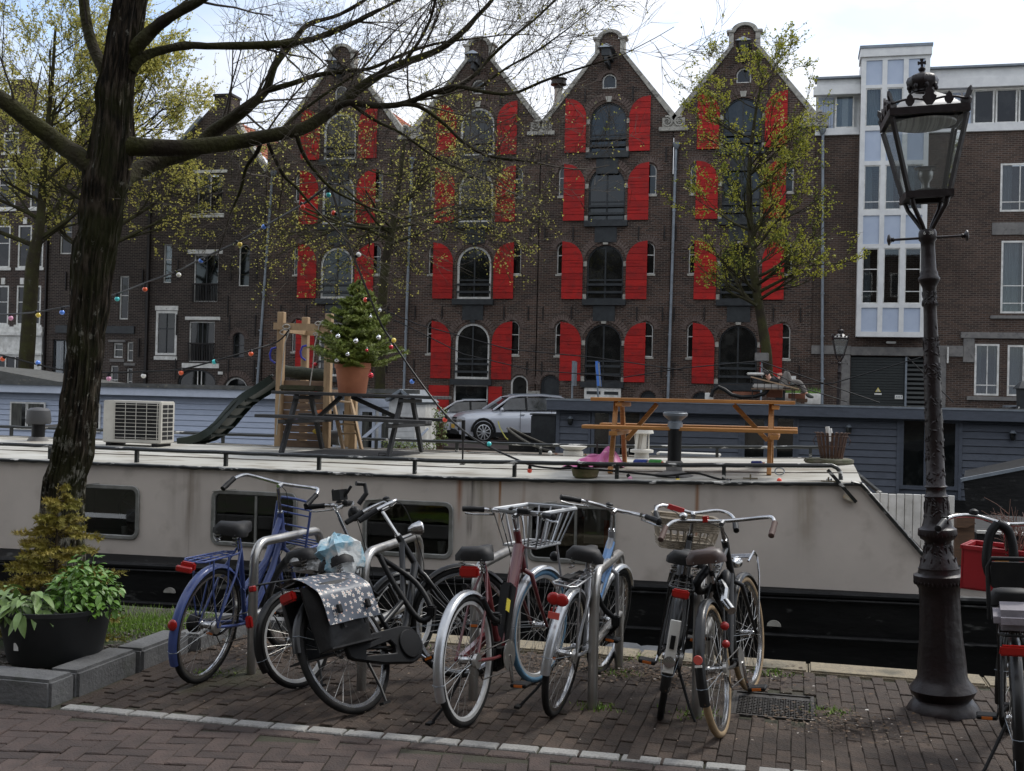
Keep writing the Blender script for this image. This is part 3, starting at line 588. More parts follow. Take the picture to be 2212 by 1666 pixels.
# top floor
b = MB().bx(.48, 2.2, FM - .1, FM + .2, 11.86, 12.12).bx(.4, 2.2, FM - .25, FM + .1, 13.35, 13.68).bx(.52, 2.2, FM - .12, FM + .3, 13.68, 13.95)
b.bx(4.4, 15, FM - .1, FM + .2, 11.84, 12.14).bx(4.4, 15, FM - .25, FM + .1, 13.42, 13.78).bx(4.4, 15, FM - .12, FM + .3, 13.78, 14.15)
b.bx(.5, 15, FM + .25, FM + .3, 12.1, 13.5).build('top_floor_cladding', CR, t, smooth=0, bevel=.01)
MB().bx(.45, 2.2, FM - .3, FM + .5, 13.95, 14.02).bx(4.4, 15, FM - .3, FM + .5, 14.15, 14.22).build('roof_edge', ZINC, t)
for (x0, x1) in ((1.2, 1.9), (4.7, 5.35), (6.1, 6.82), (6.86, 7.6), (7.64, 8.6), (9.4, 10.2)): window(t, x0, x1, 12.14, 13.4, WHITE, ft=.06, y=FM, dep=.12, curtain=x0 < 2 or x0 > 9, pane=GLASS)
for x0, x1 in ((.6, 1.16), (5.4, 6.05)):
    for k in range(6): MB().bx(x0 + (x1 - x0) * k / 6, x0 + (x1 - x0) * (k + .8) / 6, FM + .18, FM + .24, 12.15, 13.35).build('ribbed_panel', PANEL, t, smooth=0)
# bay
BY = FY - .55; xa, xb = 2.10, 4.50
zz = lambda v: at(1925, v, Y=BY).z
bay = MB().prism(rect(xa, xb, zz(728), zz(122)), BY, BY + .1, holes=[rect(xa + .17 + k * .745, xa + .17 + k * .745 + .57, zz(b_), zz(a_)) for k in range(3) for (a_, b_) in ((129, 182), (189, 272), (281, 347), (356, 453), (465, 527), (536, 656), (665, 717))]).bx(xa, xa + .08, BY + .1, FM, zz(728), zz(122)).bx(xb - .08, xb, BY + .1, FM, zz(728), zz(122)).bx(xa, xb, BY + .1, FM, zz(728), zz(726)).bx(xa - .05, xb + .05, BY - .1, BY + 1.2, zz(122), zz(104)).build('bay_frame', CR, t, smooth=0)
MB().bx(xa - .08, xb + .08, BY - .14, BY + 1.3, zz(104), zz(98)).build('bay_roof_edge', ZINC, bay); MB().bx(xa + .1, xb - .1, BY + .7, BY + .75, zz(725), zz(124)).build('dark_room', DARKIN, bay)
MB().bx(xa, xa + .1, FM - .3, FM + 1.2, 11.9, zz(122)).bx(xb - .1, xb, FM - .3, FM + 1.2, 11.9, zz(122)).bx(xa, xb, FM + 1.1, FM + 1.2, 11.9, zz(122)).build('bay_side', CR, bay)
for k in range(3):
    x0 = xa + .17 + k * .745; x1 = x0 + .57
    for i, (a_, b_) in enumerate(((129, 182), (189, 272), (281, 347), (356, 453), (465, 527), (536, 656), (665, 717))):
        if i % 2 == 0: MB().bx(x0, x1, BY + .05, BY + .07, zz(b_), zz(a_)).build('panel', PANEL, bay)
        else:
            pn = MB().prism(rect(x0 + .002, x1 - .002, zz(b_), zz(a_)), BY + .03, BY + .08, holes=[rect(x0 + .04, x1 - .04, zz(b_) + .04, zz(a_) - .04)]).build('casement', WHITE, bay, smooth=0)
            MB().bx(x0 + .03, x1 - .03, BY + .055, BY + .06, zz(b_) + .03, zz(a_) - .03).build('pane', CLEAR, bay)
            hz = [.18] if i == 3 else [.22, .62] if i == 5 and k != 1 else []
            for q in hz: MB().bx(x0 + .04, x1 - .04, BY + .03, BY + .05, zz(b_) + (zz(a_) - zz(b_)) * q - .015, zz(b_) + (zz(a_) - zz(b_)) * q + .015).build('glazing_bar', WHITE, bay)
            if i < 5 or k == 0:
                c_ = MB(); n = 30; w0, w1 = (x0 + .02, x0 + .02 + .55 * (x1 - x0) * (1 if i > 1 else 1.7)); vs = []
                for q in range(n + 1):
                    X_ = w0 + (w1 - w0) * q / n; Y_ = BY + .25 + .03 * sin(q * 1.2 + k); vs += [(X_, Y_, zz(b_)), (X_ * .8 + w0 * .2, Y_, zz(a_))]
                c_.add(vs, [(2 * q, 2 * q + 2, 2 * q + 3, 2 * q + 1) for q in range(n)]).build('curtain', BLIND, bay, fix=False, smooth=60)
# garage gate, concrete surround
MB().bx(.52, 1.96, FM - .06, FM + .1, 3.62, 3.95).bx(1.62, 1.94, FM - .07, FM + .1, .1, 3.6).bx(1.96, 5.0, FM - .08, FM + .1, 3.6, 3.92).bx(5.0, 5.32, FM - .07, FM + .1, .1, 3.6).bx(5.0, 6.1, FM - .06, FM + .1, 3.6, 4.0).bx(5.9, 6.28, FM - .07, FM + .1, 3.4, 4.35).bx(5.8, 15, FM - .1, FM + .1, 4.28, 4.5).bx(6.05, 9, FM - .1, FM + .1, 2.02, 2.16).build('concrete_band', CONC, t, smooth=0, bevel=.01)
MB().bx(6.8, 9, FM - .05, FM + .1, 8.05, 8.5).build('concrete_lintel', CONC, t, smooth=0, bevel=.01); MB().bx(6.8, 9, FM - .08, FM + .1, 5.0, 5.12).build('concrete_sill', CONC, t, smooth=0, bevel=.01)
GD = M('garage_green', (.014, .018, .017), .5, c2=(.018, .022, .02), s=6)
for k in range(34): MB().bx(1.97, 3.92, FM + .10, FM + .13 + (k % 2) * .015, .15 + k * .1, .15 + k * .1 + .085).build('gate_slat', GD, t, smooth=0)
for k in range(20): MB().beam((3.96, FM + .12, .2 + k * .17), (4.98, FM + .12, .2 + k * .17), .02, .1, (0, .5, 1)).build('louvre_slat', GD, t, smooth=0)
MB().bx(3.9, 3.97, FM + .02, FM + .12, .1, 3.58).build('gate_post', ZINC, t)
s_ = thing('warning_sign', 'yellow triangle warning sign with white strip on the dark garage gate', 'sign')
MB().prism([(2.86, 2.25), (3.06, 2.25), (2.96, 2.42)], FM + .06, FM + .08).build('triangle', M('sign_yellow', (.6, .5, .12), .5), s_); MB().prism([(2.90, 2.265), (3.02, 2.265), (2.96, 2.365)], FM + .055, FM + .06).build('triangle_field', WHITE, s_)
MB().beam((2.95, FM + .05, 2.35), (2.965, FM + .05, 2.28), .015, .006).build('bolt_mark', BLKP, s_); MB().bx(2.83, 3.09, FM + .06, FM + .08, 2.14, 2.2).build('strip', WHITE, s_)
s_ = thing('notice_sign', 'small white notice with three grey figures on the garage gate', 'sign'); MB().bx(3.56, 3.84, FM + .06, FM + .08, 2.0, 2.15).build('board', WHITE, s_)
for k in range(3): MB().bx(3.61 + k * .08, 3.645 + k * .08, FM + .05, FM + .06, 2.06, 2.11).build('figure_mark', ZINC, s_, smooth=0)
s_ = thing('wall_lamp', 'white strip lamp above the garage gate', 'lamp'); MB().bx(3.2, 3.55, FM - .14, FM, 4.05, 4.13).build('strip_cover', WHITE, s_, bevel=.02)
s_ = thing('wall_lamp', 'narrow upright white lamp right of the garage gate', 'lamp'); MB().bx(5.33, 5.39, FM - .16, FM - .07, 3.35, 3.95).build('tube_cover', WHITE, s_, bevel=.015)
# ================================================================ BOATS AND CARS
def rrect(x0, x1, z0, z1, r, n=4):
    p = []
    for (cx, cz, a) in ((x1 - r, z0 + r, -90), (x1 - r, z1 - r, 0), (x0 + r, z1 - r, 90), (x0 + r, z0 + r, 180)):
        for k in range(n + 1): t_ = R(a + 90 * k / n); p.append((cx + r * cos(t_), cz + r * sin(t_)))
    return p
MB().bx(1.9, 5.05, FM + .3, FM + .34, 0, 3.7).build('gate_backing', DARKIN, apt)
BW = 11.2
def e(x): return .925 + .1 * max(0, (x + 3.7) / 4.2) ** 1.5
def dz(x, y): return e(x) + .095 * sin(pi * min(1, max(0, (y - BW) / 4.8)))
def dk(u, v):                                     # point of the barge roof seen at (u, v)
    z = 1.0
    for _ in range(6): p = at(u, v, Z=z); z = dz(p.x, p.y)
    p.z = z; return p
def wall_paint():
    m = M('barge_cream_paint', (.55, .49, .43), .55, c2=(.47, .42, .37), s=1.4, c3=(.33, .285, .24), s3=3.5, l3=.56, h3=.85, st=(1, 1, 1), bump=.06, bs=8)
    t = m.node_tree; ln = t.links.new; b = t.nodes['Principled BSDF']; src = b.inputs['Base Color'].links[0].from_socket
    g = nd(t, 'NewGeometry'); sp = nd(t, 'SeparateXYZ'); ln(g.outputs['Position'], sp.inputs[0])
    mp_ = nd(t, 'Mapping'); mp_.inputs['Scale'].default_value = (9, 1, .7); ln(g.outputs['Position'], mp_.inputs[0])
    n_ = nd(t, 'TexNoise'); n_.inputs['Scale'].default_value = 1; n_.inputs['Detail'].default_value = 7; ln(mp_.outputs[0], n_.inputs[0])
    def band(x0, wd, color, src, zt=.4, zw=.9, thr=.5, amt=.9):     # a run-down stain on the paint below a fitting
        s1 = nd(t, 'Math', operation='SUBTRACT'); ln(sp.outputs[0], s1.inputs[0]); s1.inputs[1].default_value = x0
        s2 = nd(t, 'Math', operation='ABSOLUTE'); ln(s1.outputs[0], s2.inputs[0])
        m1 = nd(t, 'MapRange'); ln(s2.outputs[0], m1.inputs[0]); m1.inputs['From Min'].default_value = 0; m1.inputs['From Max'].default_value = wd; m1.inputs['To Min'].default_value = 1; m1.inputs['To Max'].default_value = 0
        m2 = nd(t, 'MapRange'); ln(sp.outputs[2], m2.inputs[0]); m2.inputs['From Min'].default_value = zt; m2.inputs['From Max'].default_value = zw
        m3 = nd(t, 'MapRange'); ln(n_.outputs[0], m3.inputs[0]); m3.inputs['From Min'].default_value = thr - .12; m3.inputs['From Max'].default_value = thr + .1
        a = nd(t, 'Math', operation='MULTIPLY'); ln(m1.outputs[0], a.inputs[0]); ln(m2.outputs[0], a.inputs[1])
        c_ = nd(t, 'Math', operation='MULTIPLY'); ln(a.outputs[0], c_.inputs[0]); ln(m3.outputs[0], c_.inputs[1])
        d_ = nd(t, 'Math', operation='MULTIPLY'); ln(c_.outputs[0], d_.inputs[0]); d_.inputs[1].default_value = amt * 1.6; d_.use_clamp = True
        mx = nd(t, 'Mix', data_type='RGBA'); ln(d_.outputs[0], mx.inputs[0]); ln(src, mx.inputs[6]); mx.inputs[7].default_value = (*color, 1); return mx.outputs[2]
    xr_ = at(992, 1090, Y=BW).x
    src = band(xr_, .045, (.24, .085, .025), src, .2, .8, .46, .55)
    src = band(xr_ + .13, .07, (.07, .06, .05), src, .30, .42, .60, 1.0); src = band(xr_ + .25, .12, (.20, .17, .11), src, .0, .9, .5, .7); src = band(xr_ + .42, .02, (.30, .14, .05), src, .3, .9, .45)
    src = band(-4.55, .05, (.24, .10, .04), src, .1, .8, .52, .6); src = band(-2.62, .04, (.25, .12, .05), src, -.1, .5, .5, .6); src = band(.1, .12, (.27, .22, .16), src, .2, 1.0, .52, .8); src = band(-5.2, .3, (.28, .24, .19), src, .3, .9, .55, .7); src = band(-.9, .03, (.26, .12, .05), src, -.1, .5, .45, .6); src = band(-6.3, .25, (.22, .18, .14), src, .0, .5, .5, .5); src = band(-1.9, .2, (.26, .22, .17), src, -.1, .4, .5, .5)
    ln(src, b.inputs['Base Color']); return m
WALLP = wall_paint()
DECK = M('weathered_deck_paint', (.43, .42, .38), .7, c2=(.30, .285, .24), s=1.6, c3=(.17, .14, .10), s3=3.2, l3=.53, h3=.75, st=(.6, 1.6, 1), bump=.12, bs=30)
TAR = M('black_hull_paint', (.005, .005, .005), .42, spec=.3, c2=(.010, .010, .010), s=2.5, c3=(.10, .10, .095), s3=7, l3=.63, h3=.76, st=(.6, 1, 1.6), bump=.4, bs=9)
RAILP = M('chipped_black_rail', (.012, .014, .013), .4, c2=(.45, .44, .41), s=16, lo=.60, hi=.66, bump=.2, st=(.35, 1, 1))
ALU = M('window_aluminium', (.33, .33, .31), .42, m=.6, c2=(.22, .22, .2), s=9)
barge = thing('house_barge', 'long cream painted barge with black hull and rounded windows along the quay', 'houseboat')
p1, p2, p3_, p4 = at(1862, 1047, Y=BW), at(2000, 1205, Y=BW), at(2065, 1262, Y=BW), at(2130, 1272, Y=BW)
xs = [-13 + k * .5 for k in range(28)]
top = [(x, e(x)) for x in xs if x < p1.x] + [(p1.x, p1.z)]
poly = [(-13, -.4), (p4.x + 1.5, -.1), (p4.x + 1.5, p4.z + .03), (p4.x, p4.z), (p3_.x, p3_.z), (p2.x, p2.z)] + top[::-1]
wins = []
for (ua, ub, va, vb) in ((165, 302, 1047, 1163), (456.7, 642.6, 1061, 1182), (783.7, 979.6, 1080.6, 1203), (1139, 1330, 1088, 1217)):
    a = at(ua, (va + vb) / 2, Y=BW).x; c_ = at(ub, (va + vb) / 2, Y=BW).x; um = (ua + ub) / 2
    wins.append((a, c_, at(um, vb, Y=BW).z, at(um, va, Y=BW).z))
MB().prism(poly, BW, BW + .06, holes=[rrect(a + .03, b + .03 - .06, c_ + .03, d - .03, .06) for a, b, c_, d in wins]).build('cabin_side', WALLP, barge, smooth=20)
for i, (a, b_, c_, d) in enumerate(wins):
    f = MB().prism(rrect(a, b_, c_, d, .09), BW - .022, BW + .03, holes=[rrect(a + .045, b_ - .045, c_ + .045, d - .045, .055)]).build('window', ALU, barge, smooth=30, bevel=.006)
    MB().prism(rrect(a + .04, b_ - .04, c_ + .04, d - .04, .05), BW + .008, BW + .012).build('pane', CLEAR, f)
    if i in (1, 3): xm = a + (b_ - a) * (.52 if i == 1 else .55); MB().bx(xm - .012, xm + .012, BW - .01, BW + .02, c_ + .05, d - .05).build('mullion', ALU, f)
    MB().bx(a - .1, b_ + .1, BW + .5, BW + .54, c_ - .1, d + .05).bx(a - .1, b_ + .1, BW + .07, BW + .5, c_ - .02, c_ + .03).bx(a - .1, b_ + .1, BW + .07, BW + .5, d + .02, d + .05).bx(a - .12, a - .1, BW + .065, BW + .54, c_ - .1, d + .05).bx(b_ + .1, b_ + .12, BW + .065, BW + .54, c_ - .1, d + .05).build('dark_room', M('cabin_interior', (.03, .022, .016), .8), f, smooth=0)
    MB().tube([(a + .02, BW - .03, d - .02), (a + .3, BW - .035, d + .015)], .006, 6).build('sealant_smear', STONE, f, kind='stuff')
WH = M('white_ceramic', (.7, .7, .68), .3)
def cup(x, z, r_, h, lab):
    t = thing('cup', lab, 'cup'); MB().lathe([(r_ * .8, 0), (r_, h), (r_ * .9, h), (r_ * .75, .01)], 12, (x, BW + .16, z)).build('cup_body', WH, t)
cup(wins[0][1] - .28, wins[0][2] + .03, .035, .09, 'small white cup on the sill behind the leftmost barge window')
cup(wins[2][1] - .17, wins[2][2] + .03, .045, .12, 'white paper roll standing on the sill behind the third barge window from the left')
cup(wins[2][1] - .08, wins[2][2] + .03, .03, .05, 'low white dish beside the paper roll behind the third barge window')
t = thing('spoked_wheel', 'dark spoked wheel hanging inside the leftmost barge window', 'wheel'); c_ = V((wins[0][1] - .2, BW + .3, (wins[0][2] + wins[0][3]) / 2))
MB().tube([c_ + V((.24 * cos(a * pi / 10), 0, .24 * sin(a * pi / 10))) for a in range(20)], .018, 6, True).build('rim', BLKP, t)
b = MB()
for k in range(7): b.tube([c_, c_ + V((.23 * cos(k * .9), 0, .23 * sin(k * .9)))], .009, 5)
b.build('spokes', ZINC, t, kind='stuff'); MB().ball(c_, .03).build('hub', ZINC, t)
t = thing('paper_notice', 'pale paper notice stuck inside the right half of the rightmost barge window', 'notice'); MB().bx(wins[3][1] - .32, wins[3][1] - .06, BW + .03, BW + .035, wins[3][2] + .2, wins[3][3] - .05).build('sheet', M('paper', (.30, .28, .24), .8), t); MB().bx(wins[3][1] - .12, wins[3][1] - .07, BW + .025, BW + .029, wins[3][2] + .1, wins[3][3] - .15).build('coloured_strip', M('orange_paper', (.4, .1, .04), .7), t)
for q in (at(1012, 1100, Y=BW).x, at(1012, 1100, Y=BW).x - 3.1): MB().bx(q - .004, q + .004, BW - .004, BW, -.1, e(q) - .02).build('weld_seam', WALLP, barge, smooth=0)
t = thing('mooring_rope', 'grey mooring rope running from the barge side deck to the quay beside the lamp post', 'rope'); a, c_ = V((1.9, 11.1, .02)), V((2.6, 8.1, .0)); MB().tube([a.lerp(c_, k / 10) + V((0, 0, -.25 * sin(pi * k / 10))) for k in range(11)], .016, 7).build('rope_strand', M('grey_rope', (.14, .13, .11), .9), t)
# roof
b = MB(); nx, ny = 60, 12
for i in range(nx + 1):
    for j in range(ny + 1): X_ = -13 + (p1.x - .0 + 13) * i / nx; Y_ = BW - .015 + 4.83 * j / ny; b.v.append(V((X_, Y_, dz(X_, Y_))))
for i in range(nx):
    for j in range(ny): q = i * (ny + 1) + j; b.f.append((q, q + ny + 1, q + ny + 2, q + 1))
b.build('roof', DECK, barge, smooth=60, fix=False)
def along(y, h, x0=-13, x1=None, n=90, j=.003): return [(x0 + ((p1.x if x1 is None else x1) - x0) * k / n, y + uni(-j, j), dz(x0 + ((p1.x if x1 is None else x1) - x0) * k / n, y) + h + uni(-j, j)) for k in range(n + 1)]
MB().tube(along(BW - .03, -.012, n=200), [uni(.014, .021) for _ in range(201)], 6).build('edge_beading', RAILP, barge)
MB().tube(along(BW + 4.8, .0), .02, 6).build('edge_beading', RAILP, barge)
for q in (BW + .75, BW + 2.9): MB().tube(along(q, .002), .008, 4).build('deck_seam', M('deck_seam_dirt', (.09, .075, .06), .9), barge)
xe = at(1808, 1030, Y=BW + .1).x
rail = MB().tube(along(BW + .12, .145, x1=xe - .05) + [(xe, BW + .12, dz(xe, BW) + .13), (xe + .03, BW + .11, dz(xe, BW) + .09), (xe + .035, BW + .1, dz(xe, BW) + .02)], .021, 8).build('near_rail', RAILP, barge)
for u_ in (108, 295, 487.5, 689, 896, 1111.7, 1333, 1564): q = at(u_, 1010, Y=BW + .12).x; MB().bx(q - .018, q + .018, BW + .10, BW + .14, dz(q, BW), dz(q, BW) + .14).build('rail_post', RAILP, barge, smooth=0)
for q in (-10.5, -9.4): MB().bx(q - .018, q + .018, BW + .10, BW + .14, dz(q, BW), dz(q, BW) + .14).build('rail_post', RAILP, barge, smooth=0)
MB().tube(along(BW + 4.65, .15, x1=.45), .022, 6).build('far_rail', RAILP, barge)
for k in range(11): q = -12 + k * 1.22; MB().bx(q - .02, q + .02, BW + 4.63, BW + 4.67, dz(q, 15.8), dz(q, 15.8) + .15).build('rail_post', RAILP, barge, smooth=0)
# sloped end of the cabin
MB().add([(p1.x, BW, p1.z - .01), (p1.x, BW + .3, p1.z), (p3_.x, BW + .3, p3_.z - .03), (p3_.x, BW, p3_.z)], [(0, 1, 2, 3)]).add([(p1.x, BW, 0), (p1.x, BW + 4.8, 0), (p1.x, BW + 4.8, 1.0), (p1.x, BW, 1.0)], [(0, 1, 2, 3)]).build('sloped_front', WALLP, barge, fix=False)
MB().tube([(p1.x - .1, BW - .03, e(p1.x)), (p1.x, BW - .03, p1.z), tuple(p2 + V((0, -.03, 0))), tuple(p3_ + V((0, -.03, 0))), tuple(p4 + V((1.4, -.03, .03)))], .020, 6).build('edge_beading', RAILP, barge)
MB().tube([(p1.x - .05, BW + 4.7, p1.z + .02), (p1.x + .55, BW + 4.2, p1.z - .45)], .03, 6).build('far_edge_beading', RAILP, barge)
MB().beam(at(1788, 1015, Y=BW - .03), at(1850, 1085, Y=BW - .06), .03, .03).build('stay_bar', RAILP, barge); MB().beam(at(1822, 1070, Y=BW - .04), at(1850, 1084, Y=BW - .04), .05, .04).build('bracket', M('rusty_cream', (.3, .2, .1), .7, c2=(.4, .37, .3), s=20), barge)
# hull
HY = 11.08
MB().add([(-13, HY, -.25), (6, HY, .10), (6, HY + .1, -1.2), (-13, HY + .1, -1.2), (-13, BW, -.12), (6, BW, .06)], [(0, 1, 2, 3), (4, 5, 1, 0)]).build('hull', TAR, barge, fix=False)
def hz(x): return -.145 + (x + 7.2) * .0197
for (h, r_) in ((0.0, .035), (-.40, .022), (-.055, .015)): MB().tube([(x, HY - .03 + uni(-.004, .004), hz(x) + h) for x in [-13 + .4 * k for k in range(46)]], r_, 8).build('rubbing_strake', TAR, barge)
for (u_, v_) in ((1672, 1350), (368, 1278), (2215, 1370)):
    q = at(u_, v_, Y=HY); MB().prism([(q.x + .065 * cos(pi * k / 10), q.z - .01 + .055 * sin(pi * k / 10)) for k in range(11)], HY - .03, HY).build('vent_cover', STONE, barge)
MB().bx(-13, 5.5, BW + .1, BW + 4.7, -1.1, -.0).build('inner_hull', DARKIN, barge)
MB().add([(-13, BW + 4.75, -.1), (p1.x, BW + 4.75, -.1), (p1.x, BW + 4.8, 1.0), (-13, BW + 4.8, .9)], [(0, 1, 2, 3)]).build('far_cabin_side', WALLP, barge, fix=False)
# mooring chain
b = MB(); a, c_ = at(1100, 1238, Y=HY - .05), at(1345, 1330, Y=9.4)
for k in range(50): q = a.lerp(c_, k / 50) + V((0, 0, -.25 * sin(pi * k / 50))); b.tube([q + V((.016 * cos(j * pi / 3), 0, .009 * sin(j * pi / 3))) if k % 2 else q + V((.016 * cos(j * pi / 3), .009 * sin(j * pi / 3), 0)) for j in range(6)], .003, 4, True)
t = thing('mooring_chain', 'rusty mooring chain sagging between quay and black hull behind the silver bicycle', 'chain'); b.build('chain_links', RUST, t, kind='stuff')
t = thing('tarpaulin', 'dark grey tarpaulin lying low on the water side behind the silver bicycle', 'tarpaulin')
a, c_ = at(1340, 1400, Y=9.2), at(1480, 1385, Y=9.2); b = MB()
for i in range(13):
    for j in range(7): b.v.append(V((-1.42 + .062 * i, 8.55 + .17 * j, -.30 + .05 * noise.noise(V((i * .5, j * .5, 3))) + .10 * sin(pi * j / 6))))
for i in range(12):
    for j in range(6): q = i * 7 + j; b.f.append((q, q + 7, q + 8, q + 1))
b.build('sheet', M('grey_tarp', (.05, .055, .065), .6, c2=(.035, .04, .045), s=10), t, fix=False, smooth=50)
# white plank fence and brown board at the barge's end
t = thing('plank_fence', 'white vertical plank screen behind the sloped end of the cream barge', 'fence'); a, c_ = at(1866, 1065, Y=14.2), at(2063, 1072, Y=14.2); n = 11
for k in range(n): x0 = a.x + (c_.x - a.x) * k / n; MB().bx(x0 + .004, x0 + (c_.x - a.x) / n - .004, 14.2, 14.23 + uni(0, .004), -.9, a.z + (c_.z - a.z) * k / n + uni(-.004, .004)).build('plank', WHITE, t, smooth=0, bevel=.004)
MB().bx(a.x, c_.x, 14.24, 14.28, .1, .2).build('rear_batten', WHITE, t)
t = thing('timber_board', 'brown pointed timber board lying right of the white plank screen', 'board'); q = [at(u, v, Y=13.6) for u, v in ((2066, 1112), (2092, 1113), (2108, 1131), (2090, 1140), (2066, 1140))]
BRW = M('brown_timber', (.12, .065, .035), .7, c2=(.08, .045, .026), s=8, st=(1, 6, 6)); MB().prism([(p.x, p.z) for p in q], 13.6, 13.65).build('board', BRW, t); MB().bx(q[0].x, q[0].x + .2, 13.66, 13.8, -.9, q[0].z).build('post', BRW, t)
t = thing('pontoon', 'low dark pontoon with thin white edge right of the lamp post', 'pontoon'); a = at(2110, 1148, Y=14.5); MB().bx(a.x, a.x + 3, 14.5, 17, -.95, a.z - .02).build('deck', TAR, t); MB().bx(a.x, a.x + 3, 14.47, 14.53, a.z - .02, a.z + .012).build('white_edge', WHITE, t)
# big dark hull at right
t = thing('barge_hull', 'big black ship hull rising towards the right edge behind the bicycle with the red crate', 'ship'); a, c_ = at(2081, 1037, Y=23), at(2212, 1012, Y=23)
k_ = (c_.z - a.z) / (c_.x - a.x)
MB().add([(a.x, 23, a.z), (a.x + 9, 23, a.z + 9 * k_), (a.x + 9, 23, -1), (a.x + .15, 23, -1), (a.x + .5, 26.5, a.z), (a.x + 9, 27, a.z + 9 * k_), (a.x + 9, 27, -1), (a.x + .6, 26.5, -1)], [(0, 1, 2, 3), (0, 4, 5, 1), (0, 3, 7, 4), (1, 5, 6, 2)]).build('hull', TAR, t, smooth=0)
MB().beam((a.x - .05, 22.97, a.z), (a.x + 9, 22.97, a.z + 9 * k_), .06, .07, (0, 1, 0)).build('gunwale', ZINC, t)

# ---------------------------------------------------------------- far houseboats
GY = 31.5
GREYP = M('slate_blue_planks', (.062, .072, .092), .6, c2=(.048, .056, .072), s=5, rv=.10, st=(1, 1, 3), bump=.15)
ROOFG = M('grey_roof_felt', (.10, .10, .095), .9, c2=(.06, .06, .055), s=4, c3=(.16, .15, .12), s3=9, l3=.6)
gb = thing('houseboat', 'long slate blue houseboat with plank walls across the canal at right', 'houseboat')
def zz2(u, v, y=GY): return at(u, v, Y=y)
x0 = zz2(1205, 900).x; x1 = 9.0; zt = 1.60; zb = -.62
MB().bx(x0, x1, GY + .03, GY + 4.2, -1.1, zt).build('cabin_core', GREYP, gb, smooth=0)
MB().bx(x0 - .25, x1, GY - .35, GY + 4.6, zt + .10, zt + .14).build('roof', ROOFG, gb, smooth=0)
MB().bx(x0 - .25, x1, GY - .36, GY - .28, zt - .18, zt + .12).bx(x0 - .25, x1, GY - .3, GY + .02, zt - .2, zt - .17).build('fascia', GREYP, gb, smooth=0)
MB().bx(x0 - .27, x1, GY - .38, GY - .3, zt + .08, zt + .125).build('roof_trim', ZINC, gb, smooth=0)
def panes(par, ua, ub, va, vb, mat, lab=None, cur=None):
    a, c_ = zz2(ua, vb), zz2(ub, va); f = MB().prism(rect(a.x - .09, c_.x + .09, a.z - .1, c_.z + .09), GY - .03, GY + .05, holes=[rect(a.x, c_.x, a.z, c_.z)]).build('door_frame', GREYP, par, smooth=0)
    MB().bx(a.x, c_.x, GY - .002, GY + .004, a.z, c_.z).build('pane', mat, f)
    if cur: MB().bx(a.x, a.x + (c_.x - a.x) * .45, GY - .001 + .0, GY + .0005, a.z, c_.z).build('curtain', cur, f)
    return a.x - .09, c_.x + .09
MAROON = M('maroon_curtain', (.10, .008, .012), .7)
OCHRE = M('ochre_blind', (.09, .075, .02), .8)
CURD = M('dim_curtain', (.10, .10, .085), .9, c2=(.04, .04, .035), s=20, st=(1, 1, .1))
gaps = []
for (ua, ub, va, vb, m_, cu) in ((1283, 1316, 893, 985, GLASS, MAROON), (1339, 1382, 893, 985, GLASS, MAROON), (1608, 1651, 905, 990, GLASS, CURD), (1678, 1714, 905, 990, GLASS, None), (1950, 1997, 910, 1048, GLASS, OCHRE), (2034, 2064, 915, 1050, GLASS, CURD)): gaps.append(panes(gb, ua, ub, va, vb, m_, cur=cu))
segs = [(x0, gaps[0][0] - .05), (gaps[1][1] + .03, gaps[2][0] - .05), (gaps[3][1] + .03, gaps[4][0] - .05), (gaps[5][1] + .06, x1)]
for (a, c_) in segs:
    for k in range(12):
        z_ = zt - .28 - k * .185; MB().add([(a, GY - .002, z_ + .18), (c_, GY - .002, z_ + .18), (c_, GY - .03, z_ + .012), (a, GY - .03, z_ + .012), (c_, GY + .02, z_), (a, GY + .02, z_)], [(0, 1, 2, 3), (3, 2, 4, 5)]).build('plank', GREYP, gb, smooth=0, fix=False)
for (a, c_) in ((x0 - .04, x0 + .06), (gaps[0][0] - .08, gaps[0][0] - .02), (gaps[1][1] - .0, gaps[1][1] + .05), (gaps[2][0] - .07, gaps[2][0]), (gaps[3][1], gaps[3][1] + .06), (gaps[4][0] - .08, gaps[4][0]), (gaps[5][1], gaps[5][1] + .08)): MB().bx(a, c_, GY - .045, GY + .02, zb, zt - .2).build('corner_board', GREYP, gb, smooth=0)
MB().bx(x0 - .5, x1, GY - .15, GY + 4.6, -1.15, zb).build('pontoon', TAR, gb)
for (u_, v_, lab) in ((1234, 908, 'small wall lantern at the left end of the slate blue houseboat'), (1833, 927, 'wall lantern on the slate blue houseboat above the fire basket'), (2186, 940, 'wall lantern on the slate blue houseboat near the right edge')):
    q = zz2(u_, v_); t = thing('wall_lantern', lab, 'lantern', group='wall lanterns on the slate blue houseboat'); MB().lathe([(.03, -.14), (.07, -.09), (.08, .05), (.03, .1)], 8, (q.x, GY - .12, q.z)).build('lamp_glass', GLASS, t); MB().lathe([(.09, .05), (.03, .12)], 8, (q.x, GY - .12, q.z)).box((q.x, GY - .04, q.z), (.03, .1, .03)).build('lamp_cap', ZINC, t)
